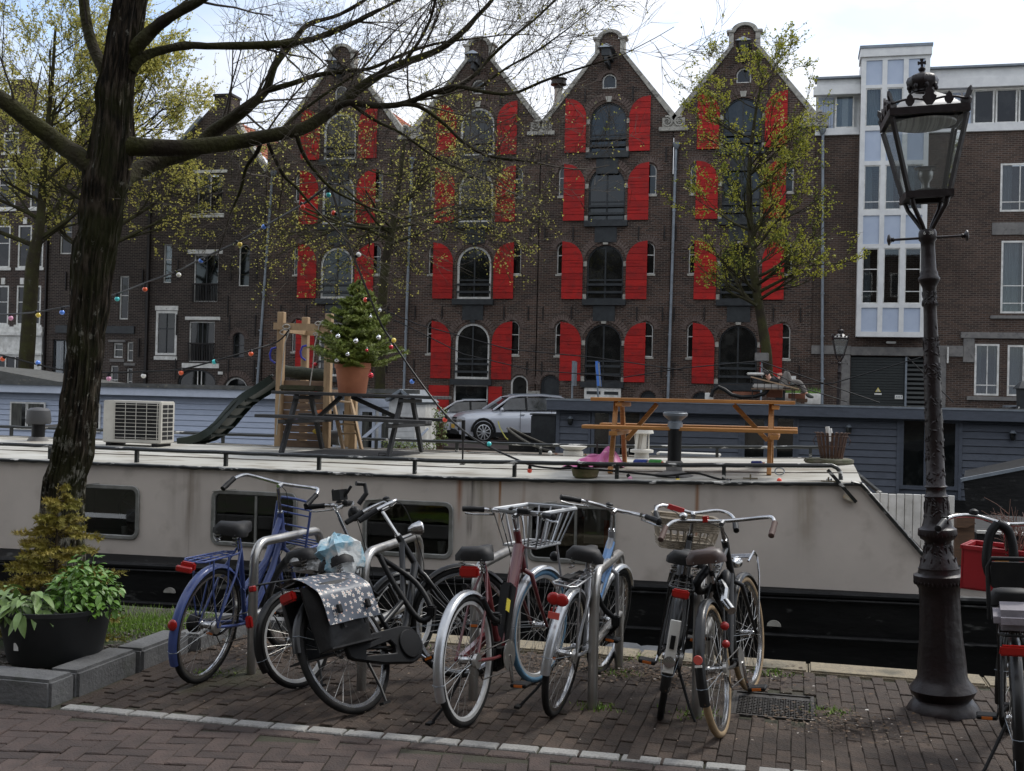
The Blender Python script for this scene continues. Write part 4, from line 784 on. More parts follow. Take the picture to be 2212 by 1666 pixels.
# pale blue houseboat at left
BLUP = M('pale_blue_planks', (.40, .45, .55), .6, c2=(.35, .40, .50), s=4, rv=.05, st=(1, 1, 3)); FASC = M('pale_fascia', (.48, .52, .60), .6, c2=(.42, .46, .53), s=4)
bb = thing('houseboat', 'pale blue houseboat with plank walls across the canal at left', 'houseboat')
xb0, xb1 = -30.0, zz2(668, 900).x
MB().bx(xb0, xb1, GY + .03, GY + 4.2, -1.1, 1.7).build('cabin_core', BLUP, bb, smooth=0); MB().bx(xb0, xb1 + 1.6, GY - .4, GY + 4.6, 1.80, 1.86).build('roof', ROOFG, bb, smooth=0)
MB().bx(xb0, xb1, GY - .38, GY - .3, 1.52, 1.76).build('fascia', FASC, bb, smooth=0); MB().bx(xb0, xb1 + 3.5, GY - .45, GY - .34, 1.76, 1.88).build('gutter', ROOFG, bb, smooth=0)
q = zz2(130, 820); MB().add([(-30, GY, 1.87), (-25.8, GY, 1.87 + .52), (q.x, GY, 1.87), (-30, GY + 4, 1.87), (-25.8, GY + 4, 2.3), (q.x, GY + 4, 1.87)], [(0, 1, 2), (3, 5, 4), (1, 4, 5, 2), (0, 3, 4, 1)]).build('raised_roof', ROOFG, bb, smooth=0)
wn = [(zz2(27, 900).x, zz2(58, 900).x), (zz2(63, 900).x, zz2(97, 900).x), (zz2(196, 900).x, zz2(216, 900).x)]
for k in range(13):
    z_ = 1.30 - k * .165; MB().add([(xb0, GY - .002, z_ + .16), (xb1, GY - .002, z_ + .16), (xb1, GY - .026, z_ + .010), (xb0, GY - .026, z_ + .010), (xb1, GY + .02, z_), (xb0, GY + .02, z_)], [(0, 1, 2, 3), (3, 2, 4, 5)]).build('plank', BLUP, bb, smooth=0, fix=False)
for (a, c_) in wn:
    f = MB().prism(rect(a - .05, c_ + .05, zz2(60, 925).z - .05, zz2(60, 872).z + .05), GY - .07, GY - .03, holes=[rect(a, c_, zz2(60, 925).z, zz2(60, 872).z)]).build('window', WHITE, bb, smooth=0); MB().bx(a, c_, GY - .05, GY - .045, zz2(60, 925).z, zz2(60, 872).z).build('pane', GLASS, f)
    MB().bx(a, a + (c_ - a) * .7, GY - .052, GY - .051, zz2(60, 925).z, zz2(60, 872).z).build('curtain', CURD, f)
MB().bx(xb0, xb1 + 3.0, GY - .2, GY + 3, -1.15, -.62).build('pontoon', TAR, bb)
# white annex with low gable at its right end
wa = thing('houseboat_annex', 'white end cabin with low pitched roof and glazed doors left of the parked cars', 'cabin'); xa, xc = xb1 + .02, zz2(941, 900, GY + 1.6).x; xg = zz2(848, 880).x
MB().bx(xa, xc, GY + .6, GY + 1.7, -1.1, 1.55).build('cabin_core', WHITE, wa, smooth=0)
MB().prism([(xg, -.9), (xc, -.9), (xc, 1.45), ((xg + xc) / 2, 1.78), (xg, 1.5)], GY - .3, GY + .6).build('gable_wall', M('white_boards', (.50, .50, .49), .6, c2=(.42, .42, .41), s=6), wa, smooth=0)
MB().beam((xg - .05, GY + .6, 1.56), ((xg + xc) / 2, GY + .6, 1.86), .08, 2.2, (0, 1, 0)).beam(((xg + xc) / 2, GY + .6, 1.86), (xc + .05, GY + .6, 1.5), .08, 2.2, (0, 1, 0)).build('roof', ZINC, wa, smooth=0)
for k in range(11): MB().bx(xg + .01, xc - .01, GY - .325, GY - .3, -.5 + k * .17, -.5 + k * .17 + .16).build('plank', M('white_boards', (.5, .5, .49)), wa, smooth=0)
for k in range(4):
    x_ = xa + .1 + k * (xg - xa - .1) / 4; w_ = (xg - xa) / 4 - .14
    f = MB().prism(rect(x_, x_ + w_, -.7, 1.35), GY + .54, GY + .6, holes=[rect(x_ + .09, x_ + w_ - .09, -.6, 1.2)]).build('glazed_door', FASC, wa, smooth=0); MB().bx(x_ + .09, x_ + w_ - .09, GY + .56, GY + .565, -.6, 1.2).build('pane', GLASS, f); MB().bx(x_ + .1, x_ + .3, GY + .555, GY + .558, -.6, 1.2).build('curtain', CURD, f)
MB().bx(xa, xg, GY + .5, GY + .6, 1.36, 1.6).build('door_header', FASC, wa)
MB().beam((xg - .9, GY - .1, .4), (xg + .2, GY - .25, 1.3), .09, .05, (0, 1, 0)).beam((xg + .7, GY - .34, .3), (xg + 1.2, GY - .34, .8), .06, .03, (0, 1, 0)).build('diagonal_prop', FASC, wa, smooth=0)
# small dark skiff with box
t = thing('skiff', 'small dark wooden skiff with raised bow in front of the silver car', 'boat'); b = MB(); sc = []
ax, cx_ = zz2(1109, 930, 33.5).x, zz2(1215, 940, 33.5).x
for k in range(9):
    q = k / 8; x_ = ax + (cx_ - ax) * q; hw = .75 * sin(pi * min(.5, .06 + q * .6)); zt_ = .02 + .62 * (1 - q) ** 1.6 + (zz2(1200, 975, 33.5).z); sc += [(x_ - .15 * (1 - q), 33.5 - hw, zt_), (x_, 33.5 - hw * .5, -.95), (x_, 33.5 + hw * .5, -.95), (x_ - .15 * (1 - q), 33.5 + hw, zt_)]
b.bx(ax + .5, cx_, 33.0, 34.0, -.4, -.15); b.add(sc, [(4 * k + j, 4 * k + j + 1, 4 * k + j + 5, 4 * k + j + 4) for k in range(8) for j in range(3)]); b.build('hull', TAR, t, smooth=30)
for s_ in (0, 3): MB().tube([sc[4 * k + s_] for k in range(9)], .04, 6).build('gunwale', M('worn_wood', (.12, .11, .09), .8, c2=(.06, .055, .045), s=20), t)
MB().box((ax + 1.4, 33.3, -.1), (.25, .3, .2)).ball((ax + 1.0, 33.3, .1), .14).build('engine', ZINC, t)
t = thing('deck_box', 'black box standing between the silver car and the slate blue houseboat', 'box'); a, c_ = zz2(1146, 938, 34.8), zz2(1202, 898, 34.8); MB().bx(a.x, c_.x, 34.8, 35.6, -.9, c_.z).build('box_body', BLACKP, t, bevel=.03); MB().bx(a.x - .03, c_.x + .03, 34.77, 35.6, c_.z, c_.z + .05).build('box_lid', BLACKP, t)
# two narrow boards on poles on the slate blue houseboat
for (u_, lab, cm, lean) in ((1236, 'upright grey edged board on a pole at the left of the slate blue houseboat roof', ZINC, .0), (1293, 'tilted blue edged board on a short pole on the slate blue houseboat roof', M('blue_edge', (.05, .16, .5), .5), -.10)):
    q = zz2(u_, 850, 32.5); t = thing('solar_board', lab, 'board'); b0 = V((q.x, 32.5, 1.72)); MB().tube([b0, b0 + V((lean * .9, 0, 1.0))], .028, 8).build('pole', ZINC, t)
    rm = Matrix.Rotation(lean, 3, 'Y') @ Matrix.Rotation(R(96), 3, 'Z'); c0 = b0 + V((lean * .65 + .05, 0, .72)); MB().box(c0, (.95, .05, .68), rm).build('board', M('board_back', (.16, .19, .22), .5, c2=(.1, .12, .14), s=6, st=(8, 1, 1)), t); MB().box(c0 + rm @ V((0, .0, .345)), (.97, .07, .02), rm).box(c0 + rm @ V((-.48, 0, 0)), (.02, .07, .68), rm).box(c0 + rm @ V((.48, 0, 0)), (.02, .07, .68), rm).build('board_edge', cm, t)
t = thing('roof_lantern', 'black lantern on the far houseboat roof at the right edge', 'lantern'); q = zz2(2208, 870, 32); MB().lathe([(.16, 0), (.13, .02), (.15, .5), (.24, .52), (.08, .68), (.03, .72)], 6, (q.x, 32, 1.75)).build('lantern_body', BLACKP, t); MB().bx(q.x - .1, q.x + .1, 31.9, 32.1, 1.72, 1.80).build('base', WHITE, t)

# ---------------------------------------------------------------- parked cars
def car(name, label, loc, rz, paint, sc=1.0, estate=False, plate=True, cable=False, hi=1.0, group='cars parked on the far quay'):
    t = thing(name, label, 'car', loc, rz, group); t.scale = (sc, sc, sc * hi)
    # stations along x (front 2.25 .. rear -2.25): x, half width, z low, z shoulder, z belt
    L_ = [(2.26, .62, .42, .60, .66), (2.2, .80, .28, .66, .78), (2.0, .89, .22, .74, .93), (1.6, .92, .22, .78, 1.00), (1.1, .93, .24, .80, 1.05), (.6, .93, .26, .82, 1.08), (0, .93, .26, .83, 1.09), (-.8, .93, .26, .84, 1.11), (-1.5, .92, .25, .86, 1.13), (-2.0, .89, .26, .86, 1.12), (-2.2, .82, .32, .80, 1.02), (-2.28, .70, .42, .70, .85)]
    n = 13; vs = []
    for (x, hw, zl, zs, zb) in L_:
        for k in range(n):
            q = k / (n - 1); side = -1 if q < .5 else 1; a = abs(q - .5) * 2        # a: 1 at sill, 0 at centre top
            if a > .66: f_ = (1 - a) / .34; y = hw * (.93 + .07 * f_); z = zl + (zs - zl) * f_
            elif a > .4: f_ = (.66 - a) / .26; y = hw * (1 - .07 * f_); z = zs + (zb - zs) * f_
            else: f_ = a / .4; y = hw * .93 * f_; z = zb + .05 * (1 - f_ ** 2)
            vs.append((x, side * y, z))
    m = len(L_); b = MB().add(vs, [(i * n + k, i * n + k + 1, (i + 1) * n + k + 1, (i + 1) * n + k) for i in range(m - 1) for k in range(n - 1)] + [tuple(range(n)), tuple((m - 1) * n + k for k in range(n))])
    body = b.build('body', paint, t, smooth=50)
    rf = [(.95, .84, 1.07), (.35, .72, 1.48), (.0, .68, 1.56), (-.8, .67, 1.59), (-1.5, .65, 1.54), (-1.85 if not estate else -2.0, .63, 1.44), (-2.2, .74, 1.08)]
    vs = []
    for (x, hw, z) in rf: vs += [(x, -hw, z), (x, -hw * .8, z + .03), (x, hw * .8, z + .03), (x, hw, z)]
    MB().add(vs, [(4 * i + k, 4 * i + k + 1, 4 * i + k + 5, 4 * i + k + 4) for i in range(1, 5) for k in range(3)]).build('roof', paint, t, smooth=50, fix=False)
    GL = M('car_glass', (.012, .014, .016), .05, c2=(.05, .055, .06), s=2.5, spec=.6)
    MB().quad((1.02, -.80, 1.05), (1.02, .80, 1.05), (.33, .66, 1.49), (.33, -.66, 1.49)).build('windscreen', GL, t, fix=False); MB().quad((-1.86, -.6, 1.45), (-1.86, .6, 1.45), (-2.2, .7, 1.08), (-2.2, -.7, 1.08)).build('rear_window', GL, t, fix=False)
    for s_ in (-1, 1):
        for (xa, xb) in ((.78, -.18), (-.26, -1.12), (-1.2, -1.75)):
            ta, tb = .37 if xa > .5 else xa, xb if xb > -1.5 else -1.62
            MB().quad((xa, s_ * .875, 1.09), (xb, s_ * .875, 1.11), (tb, s_ * .70, 1.50 if xb > -1.5 else 1.44), (ta, s_ * .715, 1.46 if xa > .5 else 1.50)).build('side_window', GL, t, fix=False)
        MB().tube([(1.0, s_ * .86, 1.08), (.36, s_ * .71, 1.49), (-.0, s_ * .675, 1.56), (-.8, s_ * .67, 1.585), (-1.5, s_ * .65, 1.545), (-1.9, s_ * .66, 1.42), (-2.2, s_ * .75, 1.1)], .035, 6).build('pillar_frame', paint, t)
        for xm in (-.22, -1.16): MB().beam((xm, s_ * .875, 1.1), (xm, s_ * .70, 1.53), .06, .03).build('pillar', BLKP, t)
        MB().tube([(.1, s_ * .60, 1.60), (-.8, s_ * .60, 1.63), (-1.6, s_ * .58, 1.58)], .018, 5).build('roof_rail', ZINC, t)
        mi = MB().ball((.72, s_ * 1.02, 1.10), .10, 10, 6, (.7, 1.1, .75)).build('mirror', paint, t)
        MB().box((-.05, s_ * .945, .94), (.16, .03, .03)).box((-.98, s_ * .945, .96), (.16, .03, .03)).build('door_handle', ZINC, t)
        MB().bx(-1.7, 1.7, s_ * .9 - .04, s_ * .9 + .04, .2, .36).build('sill_trim', BLKP, t)
        MB().box((2.08, s_ * .70, .76), (.26, .34, .12), Matrix.Rotation(s_ * -.45, 3, 'Z')).build('headlight', M('headlight_glass', (.5, .52, .55), .1, coat=1), t, bevel=.02)
        for xm in (.02, -1.14): MB().bx(xm - .006, xm + .006, s_ * .936 - .004, s_ * .936 + .004, .38, 1.08).build('door_seam', BLKP, t)
        for xw in (1.36, -1.32):
            MB().tube([(xw + .42 * cos(a), s_ * .925, .36 + .42 * sin(a)) for a in [pi * k / 10 for k in range(11)]], .045, 6).build('wheel_arch', BLKP, t)
            wh = MB().lathe([(.10, -.12), (.33, -.12), (.355, -.08), (.355, .08), (.33, .12), (.24, .12)], 28, (xw, s_ * .86, .35), 'y').build('wheel', RUBBER, t)
            b = MB().lathe([(.245, -.02), (.255, .12), (.235, .125), (.22, .06)], 24, (xw, s_ * .86, .35), 'y', cap=False)
            for k in range(10): a = k * pi / 5; b.beam((xw + .04 * cos(a), s_ * .985, .35 + .04 * sin(a)), (xw + .235 * cos(a + .12), s_ * .975, .35 + .235 * sin(a + .12)), .035, .035, (0, 1, 0))
            b.ball((xw, s_ * .985, .35), .05, 8, 5, (1, .5, 1)); b.build('rim', M('alloy', (.55, .56, .57), .3, m=.7), wh)
            MB().lathe([(.25, -.04), (.25, .0)], 16, (xw, s_ * .9, .35), 'y').build('brake_disc', DARKIN, wh)
    MB().box((2.20, 0, .70), (.12, .72, .24)).bx(2.1, 2.24, -.75, .75, .26, .40).build('grille', BLKP, t, bevel=.03)
    for s_ in (-1, 1): MB().box((2.14, s_ * .66, .46), (.16, .26, .16), Matrix.Rotation(s_ * -.35, 3, 'Z')).build('air_intake', BLKP, t, bevel=.03)
    if plate:
        p_ = MB().box((2.275, 0, .52), (.02, .52, .12)).build('number_plate', M('plate_yellow', (.65, .38, .03), .5), t)
    return t
SILV = M('silver_paint', (.50, .52, .56), .35, m=.35, coat=.6, spec=.5); WHTC = M('white_car_paint', (.6, .61, .63), .3, coat=.6); BLKC = M('black_car_paint', (.012, .012, .014), .2, coat=.8)
a = at(1050, 957, Z=0)
t = thing('charging_cable', 'thin yellow charging cable hanging from the silver SUV to the ground', 'cable'); MB().tube([at(u_, v_, Y=y) for u_, v_, y in ((1076, 911, 40.9), (1080, 925, 40.6), (1092, 945, 40.2), (1106, 957, 39.8), (1124, 963, 39.5))], .022, 6).build('cable_run', M('cable_yellow', (.4, .38, .08), .6), t)
GRB = M('shrub_leaf', (.10, .14, .03), .6, c2=(.16, .19, .05), s=3)
for (u_, v_, y, rr, hh, nn, lab) in ((950, 962, GY + .3, .22, 1.05, 420, 'tall thin climbing shrub at the corner of the white houseboat cabin'), (905, 985, GY - .5, .5, .4, 300, 'low shrubs in front of the white cabin behind the grey table leg'), (852, 985, GY - .5, .4, .45, 220, 'low flowering shrub behind the grey table legs')):
    q = at(u_, v_, Y=y); t = thing('shrub', lab, 'shrub'); b = MB(); w2 = MB()
    for k in range(nn):
        a, r_ = uni(0, 6.3), rr * sqrt(rnd()); c_ = V((q.x + r_ * cos(a), y + r_ * sin(a) * .6, q.z + hh * rnd())); d = V((uni(-1, 1), uni(-1, 1), uni(-1, 1))).normalized() * .07; e_ = d.orthogonal().normalized() * .025; b.add([c_, c_ + d * .5 + e_, c_ + d, c_ + d * .5 - e_], [(0, 1, 2, 3)])
        if k % 12 == 0: w2.tube([(q.x, y, q.z - .3), c_], .008, 4)
    b.build('foliage', GRB, t, smooth=0, fix=False); w2.build('stems', BRW, t, fix=False)
a = at(1050, 957, Z=0)
c1 = car('parked_car', 'silver SUV plugged in by a yellow cable, parked nose towards the canal', (a.x + .75, a.y + 1.3, 0), R(208), SILV, 1.05, hi=1.09)
car('parked_car', 'white estate car parked behind the silver SUV', (a.x - 2.0, a.y + 3.6, 0), R(204), WHTC, estate=True)
q = at(2150, 872, Y=43); car('parked_car', 'black car of which only the roof shows above the slate blue houseboat', (q.x + .4, 42.6, 0), R(180), BLKC, 1.14)
# ================================================================ THINGS ON THE BARGE ROOF
GRYW = M('grey_stained_wood', (.036, .036, .037), .75, c2=(.024, .024, .025), s=6, st=(1, 8, 8), c3=(.16, .155, .145), s3=14, l3=.66, h3=.78, bump=.2)
ORW = M('varnished_pine', (.43, .20, .055), .5, c2=(.30, .13, .035), s=5, st=(.8, 9, 9), c3=(.16, .07, .03), s3=9, l3=.68, h3=.78)
PINE = M('raw_pine', (.38, .26, .145), .7, c2=(.27, .18, .10), s=4, st=(5, 5, 1), c3=(.2, .12, .06), s3=10, l3=.68, h3=.78)
PLYW = M('weathered_boards', (.17, .11, .068), .75, c2=(.10, .063, .04), s=3, st=(1.2, 8, 8), c3=(.08, .05, .03), s3=8, l3=.6, h3=.72)
def picnic(name, label, xl, xr, yc, m, zt, ztR, half=.37, bo=.62, bh=.42, legw=.075, fx=(.10, .12), spread=.56, benchx=.03):
    """A-frame table: plank top, two benches, crossed legs at both ends, diagonal braces"""
    t = thing(name, label, 'picnic table', (0, 0, 0)); L_ = xr - xl; zf = dz((xl + xr) / 2, yc - spread)
    zx = lambda x: zt + (ztR - zt) * (x - xl) / L_
    for k in range(5):
        y = yc - half + (2 * half) * (k + .5) / 5; MB().beam((xl, y, zx(xl) - .02), (xr, y, zx(xr) - .02), 2 * half / 5 - .008, .038, (0, 0, 1)).build('top_plank', m, t, smooth=0, bevel=.005)
    for s_ in (-1, 1):
        for k in range(2):
            y = yc + s_ * (bo + (k - .5) * .125); MB().beam((xl - benchx, y, zx(xl) - bh * .72), (xr + benchx, y, zx(xr) - bh * .72), .118, .038, (0, 0, 1)).build('bench_plank', m, t, smooth=0, bevel=.005)
    for q in fx:
        pass
    for xf in (xl + fx[0] * L_, xr - fx[1] * L_):
        zt_ = zx(xf) - .04; zb = zt_ - .28
        for s_ in (-1, 1):
            foot = V((xf + s_ * .0, yc + s_ * spread, dz(xf, yc + s_ * spread))); MB().beam(foot, (xf, yc + s_ * .20, zt_), legw, .045, (1, 0, 0)).build('leg', m, t, smooth=0, bevel=.005)
        MB().beam((xf + .045, yc - half + .02, zt_ - .03), (xf + .045, yc + half - .02, zt_ - .03), .045, .07, (1, 0, 0)).build('top_bearer', m, t, smooth=0, bevel=.005)
        MB().beam((xf + .045, yc - bo - .12, zx(xf) - bh * .72 - .06), (xf + .045, yc + bo + .12, zx(xf) - bh * .72 - .06), .045, .085, (1, 0, 0)).build('bench_bearer', m, t, smooth=0, bevel=.005)
    xm = (xl + xr) / 2
    return t, zx
def brace(t, a, b, m): MB().beam(a, b, .045, .07, (0, 1, 0)).build('brace', m, t, smooth=0, bevel=.005)
a, c_ = at(583, 843, Y=12.95), at(935, 858, Y=12.95)
T1, z1f = picnic('picnic_table', 'dark grey picnic table carrying the potted Christmas tree on the barge roof', a.x, c_.x, 13.35, GRYW, 1.755, 1.735, fx=(.13, .22), spread=.62)
xm = at(757, 850, Y=13.35).x; brace(T1, (xm - .12, 13.35, 1.70), (a.x + .45, 13.35, 1.42), GRYW); brace(T1, (xm + .02, 13.35, 1.70), (c_.x - .42, 13.35, 1.40), GRYW)
a, c_ = at(1277.6, 862, Y=11.95), at(1718, 864, Y=11.95)
T2, z2f = picnic('picnic_table', 'orange varnished wooden picnic table on the right of the barge roof', a.x, c_.x, 12.25, ORW, 1.765, 1.775, fx=(.12, .115), spread=.52, bo=.56, legw=.07)
brace(T2, (a.x + .65, 12.25, 1.71), (a.x + .34, 12.25, 1.32), ORW); brace(T2, (c_.x - .62, 12.25, 1.72), (c_.x - .27, 12.25, 1.36), ORW)
# ---- heat pump unit
t = thing('air_conditioner', 'white outdoor air conditioning unit with black grille on the barge roof', 'air conditioner', (0, 0, 0))
p = dk(222, 962); q = at(350, 962, Y=p.y); z0 = p.z + .04; x0, x1 = at(222, 910, Y=p.y).x, at(347, 910, Y=p.y).x; y0 = p.y; z1 = at(290, 866, Y=p.y).z
CREAM = M('cream_enamel', (.60, .58, .52), .45, c2=(.50, .48, .43), s=4, c3=(.28, .25, .2), s3=12, l3=.66, h3=.78)
MB().bx(x0, x1, y0, y0 + .34, z0, z1).build('casing', CREAM, t, bevel=.012)
MB().bx(x0 + .17, x1 - .03, y0 - .006, y0 + .02, z0 + .05, z1 - .03).build('fan_opening', DARKIN, t)
b = MB()
for k in range(10): zz_ = z0 + .07 + k * (z1 - z0 - .12) / 9; b.bx(x0 + .15, x1 - .02, y0 - .018, y0 - .012, zz_ - .003, zz_ + .003)
for k in range(5): xx = x0 + .18 + k * (x1 - x0 - .22) / 4; b.bx(xx - .003, xx + .003, y0 - .02, y0 - .014, z0 + .05, z1 - .03)
b.build('grille', CREAM, t, smooth=0)
MB().tube([((x0 + x1) / 2 + .08 + .2 * cos(a * pi / 8), y0 - .008, (z0 + z1) / 2 + .2 * sin(a * pi / 8)) for a in range(16)], .006, 5, True).build('fan_ring', BLKP, t)
for i in range(8):
    for j in range(2): MB().bx(x1 - .002, x1 + .004, y0 + .045 + j * .13, y0 + .155 + j * .13, z0 + .05 + i * (z1 - z0 - .08) / 8, z0 + .05 + (i + .75) * (z1 - z0 - .08) / 8).build('side_slot', DARKIN, t, smooth=0)
MB().bx(x0 - .02, x0 + .05, y0 + .1, y0 + .24, z0 + .12, z0 + .3).build('valve_cover', BLKP, t); MB().bx(x0 + .05, x0 + .12, y0, y0 + .34, z0 - .04, z0).bx(x1 - .12, x1 - .05, y0, y0 + .34, z0 - .04, z0).build('foot_bar', BLKP, t)
MB().bx(x0 + .1, x1 + .02, y0 - .1, y0 + .4, p.z - .003, p.z + .01).build('rubber_mat', RUBBER, t, kind='stuff') if False else None
# ---- dark domed vent left of the trunk
def vent(name, label, u_, v_, prof, mat, n=16, cat='roof vent', parts=None, yy=None):
    p = dk(u_, v_) if yy is None else V((at(u_, v_, Y=yy).x, yy, dz(at(u_, v_, Y=yy).x, yy))); t = thing(name, label, cat, tuple(p))
    for nm, pr, mt in prof: MB().lathe(pr, n, (0, 0, 0)).build(nm, mt, t)
    return t, p
vent('roof_vent', 'black domed roof vent left of the big trunk', 82, 952, [('base', [(.14, 0), (.11, .05)], CONC), ('neck', [(.085, .05), (.085, .24)], BLKP), ('hood', [(.15, .22), (.165, .25), (.145, .40), (.11, .43), (.02, .44)], M('vent_grey', (.06, .06, .062), .6))], None)
MB().beam(dk(96, 948) + V((0, 0, .17)), dk(130, 950) + V((0, 0, .20)), .03, .03).build('vent_stay', CONC, smooth=0, label='short pale pipe running from the domed vent behind the trunk', cat='pipe')
# ---- tall flue with flat cap
vent('flue_pipe', 'tall black flue with flat grey cap in front of the orange table', 1456, 1022, [('flange', [(.20, 0), (.19, .012), (.11, .04), (.10, .05)], CONC), ('collar', [(.080, .05), (.085, .14), (.073, .15)], CONC), ('pipe', [(.068, .13), (.068, .47)], BLKP), ('neck', [(.075, .47), (.075, .53), (.06, .55)], ZINC), ('cap', [(.06, .55), (.12, .60), (.125, .625), (.11, .635), (.115, .64), (.01, .63)], ZINC)], None, yy=11.62)
# ---- white slotted vent, low vents
t, p = vent('roof_vent', 'white mushroom vent with upright fins behind the orange table legs', 1386, 990, [('base', [(.09, 0), (.085, .06), (.14, .07), (.14, .10), (.09, .11)], CREAM), ('core', [(.06, .1), (.06, .30)], CREAM), ('cap', [(.09, .29), (.14, .30), (.13, .34), (.02, .36)], CREAM)], None, yy=13.9)
for k in range(5): a = k * 2 * pi / 5; MB().beam((.08 * cos(a), .08 * sin(a), .1), (.08 * cos(a + .3), .08 * sin(a + .3), .3), .05, .012, (cos(a), sin(a), 0)).build('fin', CREAM, t, smooth=0)
vent('roof_vent', 'low white saucer shaped roof vent left of the orange table', 1238, 984, [('base', [(.13, 0), (.13, .06), (.10, .07)], CREAM), ('saucer', [(.10, .07), (.17, .11), (.18, .125), (.13, .12), (.01, .125)], CREAM)], None, yy=14.6)
# ---- moss covered bowl in front of the rail, pink sheet, toys, bottle, ring
t, p = vent('flower_bowl', 'moss green shallow bowl standing behind the barge rail below the pink sheet', 1264, 1036, [('bowl', [(.10, 0), (.125, .02), (.142, .085), (.146, .09), (.125, .088), (.02, .06)], M('mossy_clay', (.07, .075, .022), .9, c2=(.12, .09, .045), s=12, bump=.4))], None, cat='bowl', yy=11.36)
PINK = M('pink_sheet', (.50, .10, .28), .5, c2=(.42, .08, .23), s=5)
t = thing('pink_sheet', 'crumpled bright pink plastic sheet under the left leg of the orange table', 'plastic sheet'); b = MB(); P0, P1 = dk(1213, 1010), dk(1345, 1012)
n1_, n2_ = 26, 14
for i in range(n1_ + 1):
    for j in range(n2_ + 1):
        s1_, s2_ = i / n1_, j / n2_; x = P0.x + (P1.x - P0.x) * s1_; y = P0.y + .0 + .55 * s2_ * (1 - .5 * abs(s1_ - .5)); hh = .075 * (sin(s1_ * pi) ** .7) * abs(noise.noise(V((s1_ * 4.2, s2_ * 3, 1)))) * 2.2 + .16 * math.exp(-((s1_ - .68) ** 2 * 60 + (s2_ - .5) ** 2 * 8)) + .05 * math.exp(-((s1_ - .85) ** 2 * 90)) * (s2_ < .7)
        b.v.append(V((x, y, dz(x, y) + .008 + hh)))
for i in range(n1_):
    for j in range(n2_): q = i * (n2_ + 1) + j; b.f.append((q, q + n2_ + 1, q + n2_ + 2, q + 1))
b.build('sheet', PINK, t, fix=False, smooth=22)
t = thing('water_gun', 'blue and green plastic water gun lying on the barge roof', 'toy'); p = dk(1374, 1005); q = dk(1432, 1007); d = (q - p)
BLUPL = M('blue_plastic', (.03, .09, .42), .35); GRNPL = M('green_plastic', (.04, .36, .06), .35); ORPL = M('orange_plastic', (.6, .16, .04), .4)
up = V((0, 0, .035)); MB().tube([p + up, p + up + d * .42], [.035, .037], 10).ball(p + up, .035).build('barrel', BLUPL, t); MB().tube([p + up + d * .42, p + up + d * .50], .024, 8).build('neck', CREAM, t)
MB().tube([p + up + d * .5, p + up + d * .52, p + up + d * .93, p + up + d * .95], [.03, .04, .04, .03], 8).build('tank', GRNPL, t); MB().tube([p + up + d * .95, p + up + d * 1.0], .022, 8).build('nozzle', ORPL, t)
t = thing('bottle', 'blue bottle with orange cap lying on the right of the barge roof', 'bottle'); p = dk(1622, 1008); q = dk(1652, 1008); d = q - p; DBL = M('dark_blue_plastic', (.015, .03, .19), .35)
MB().tube([p + up, p + up + d * .1, p + up + d * .72, p + up + d * .84], [.025, .033, .033, .018], 12).build('bottle_body', DBL, t); MB().tube([p + up + d * .84, p + up + d], .017, 8).build('cap', ORPL, t)
p = dk(1684, 1019); t = thing('metal_ring', 'small upright steel ring beside the right foot of the orange table', 'ring'); MB().tube([p + V((.045 * cos(a * pi / 8), .01 * cos(a), .045 + .035 * sin(a * pi / 8))) for a in range(16)], .006, 6, True).build('ring', ZINC, t)
for (u_, lab) in ((1621, 'small deck cleat left of the two at the barge end'), (1790, 'small deck cleat nearest the end of the barge roof')):
    p = dk(u_, 1031); t = thing('deck_cleat', lab, 'cleat'); MB().beam(p + V((-.07, 0, .012)), p + V((.07, 0, .012)), .025, .012).beam(p, p + V((0, 0, .05)), .015, .015).build('cleat_body', M('dull_brass', (.16, .13, .08), .6), t)
p = dk(1354 / 2.212 * 0 + 1188, 983); t = thing('ball', 'white ball lying near the far rail of the barge', 'ball'); MB().ball(p + V((0, 0, .03)), .03).build('ball_surface', WHITE, t)
t = thing('hatch_cover', 'black rubber covered hatch board under the grey picnic table', 'hatch'); p = dk(628, 985); q = dk(905, 985); MB().add([(p.x, p.y, p.z + h) for h in ()], []) if False else None
ha = [dk(*k_) for k_ in ((622, 985), (806, 992), (907, 981), (718, 975))]
MB().add([tuple(k_ + V((0, 0, h))) for h in (.0, .035) for k_ in ha], [(0, 1, 2, 3), (4, 7, 6, 5), (0, 4, 5, 1), (1, 5, 6, 2), (2, 6, 7, 3), (3, 7, 4, 0)]).build('board', M('black_rubber_board', (.03, .03, .03), .7, c2=(.055, .052, .05), s=5), t, smooth=0); MB().tube([ha[1] + V((.05, .05, .03)), ha[1] + V((.05, .05, .07)), ha[1] + V((.13, .05, .07)), ha[1] + V((.13, .05, .03))], .006, 5).build('handle', BLKP, t)
t = thing('roof_hatch', 'low pale framed hatch at the far side of the barge roof behind the flue', 'hatch'); p = dk(1440, 984); MB().bx(p.x - .15, p.x + .75, p.y, p.y + .4, p.z, p.z + .04).build('frame', CREAM, t, bevel=.01); MB().bx(p.x - .1, p.x + .7, p.y - .01, p.y + .35, p.z + .005, p.z + .03).build('lid', ZINC, t)
for (u_, v0, v1, lab) in ((999, 1005, 909, 'thin black steel post beside the grey table bench'), (1289, 1001, 955, 'thin black steel post left of the orange table legs')):
    p = dk(u_, v0); t = thing('deck_post', lab, 'post'); h = (v0 - v1) * px(p); MB().tube([p, p + V((0, 0, h))], .010, 6).build('rod', IRON, t); MB().bx(p.x - .025, p.x + .025, p.y - .025, p.y + .025, p.z, p.z + .01).build('foot_plate', RUST, t)
    if u_ == 999: MB().tube([p + V((0, 0, h * .55)), p + V((0, 0, h))], .022, 6).build('sleeve', BLKP, t)
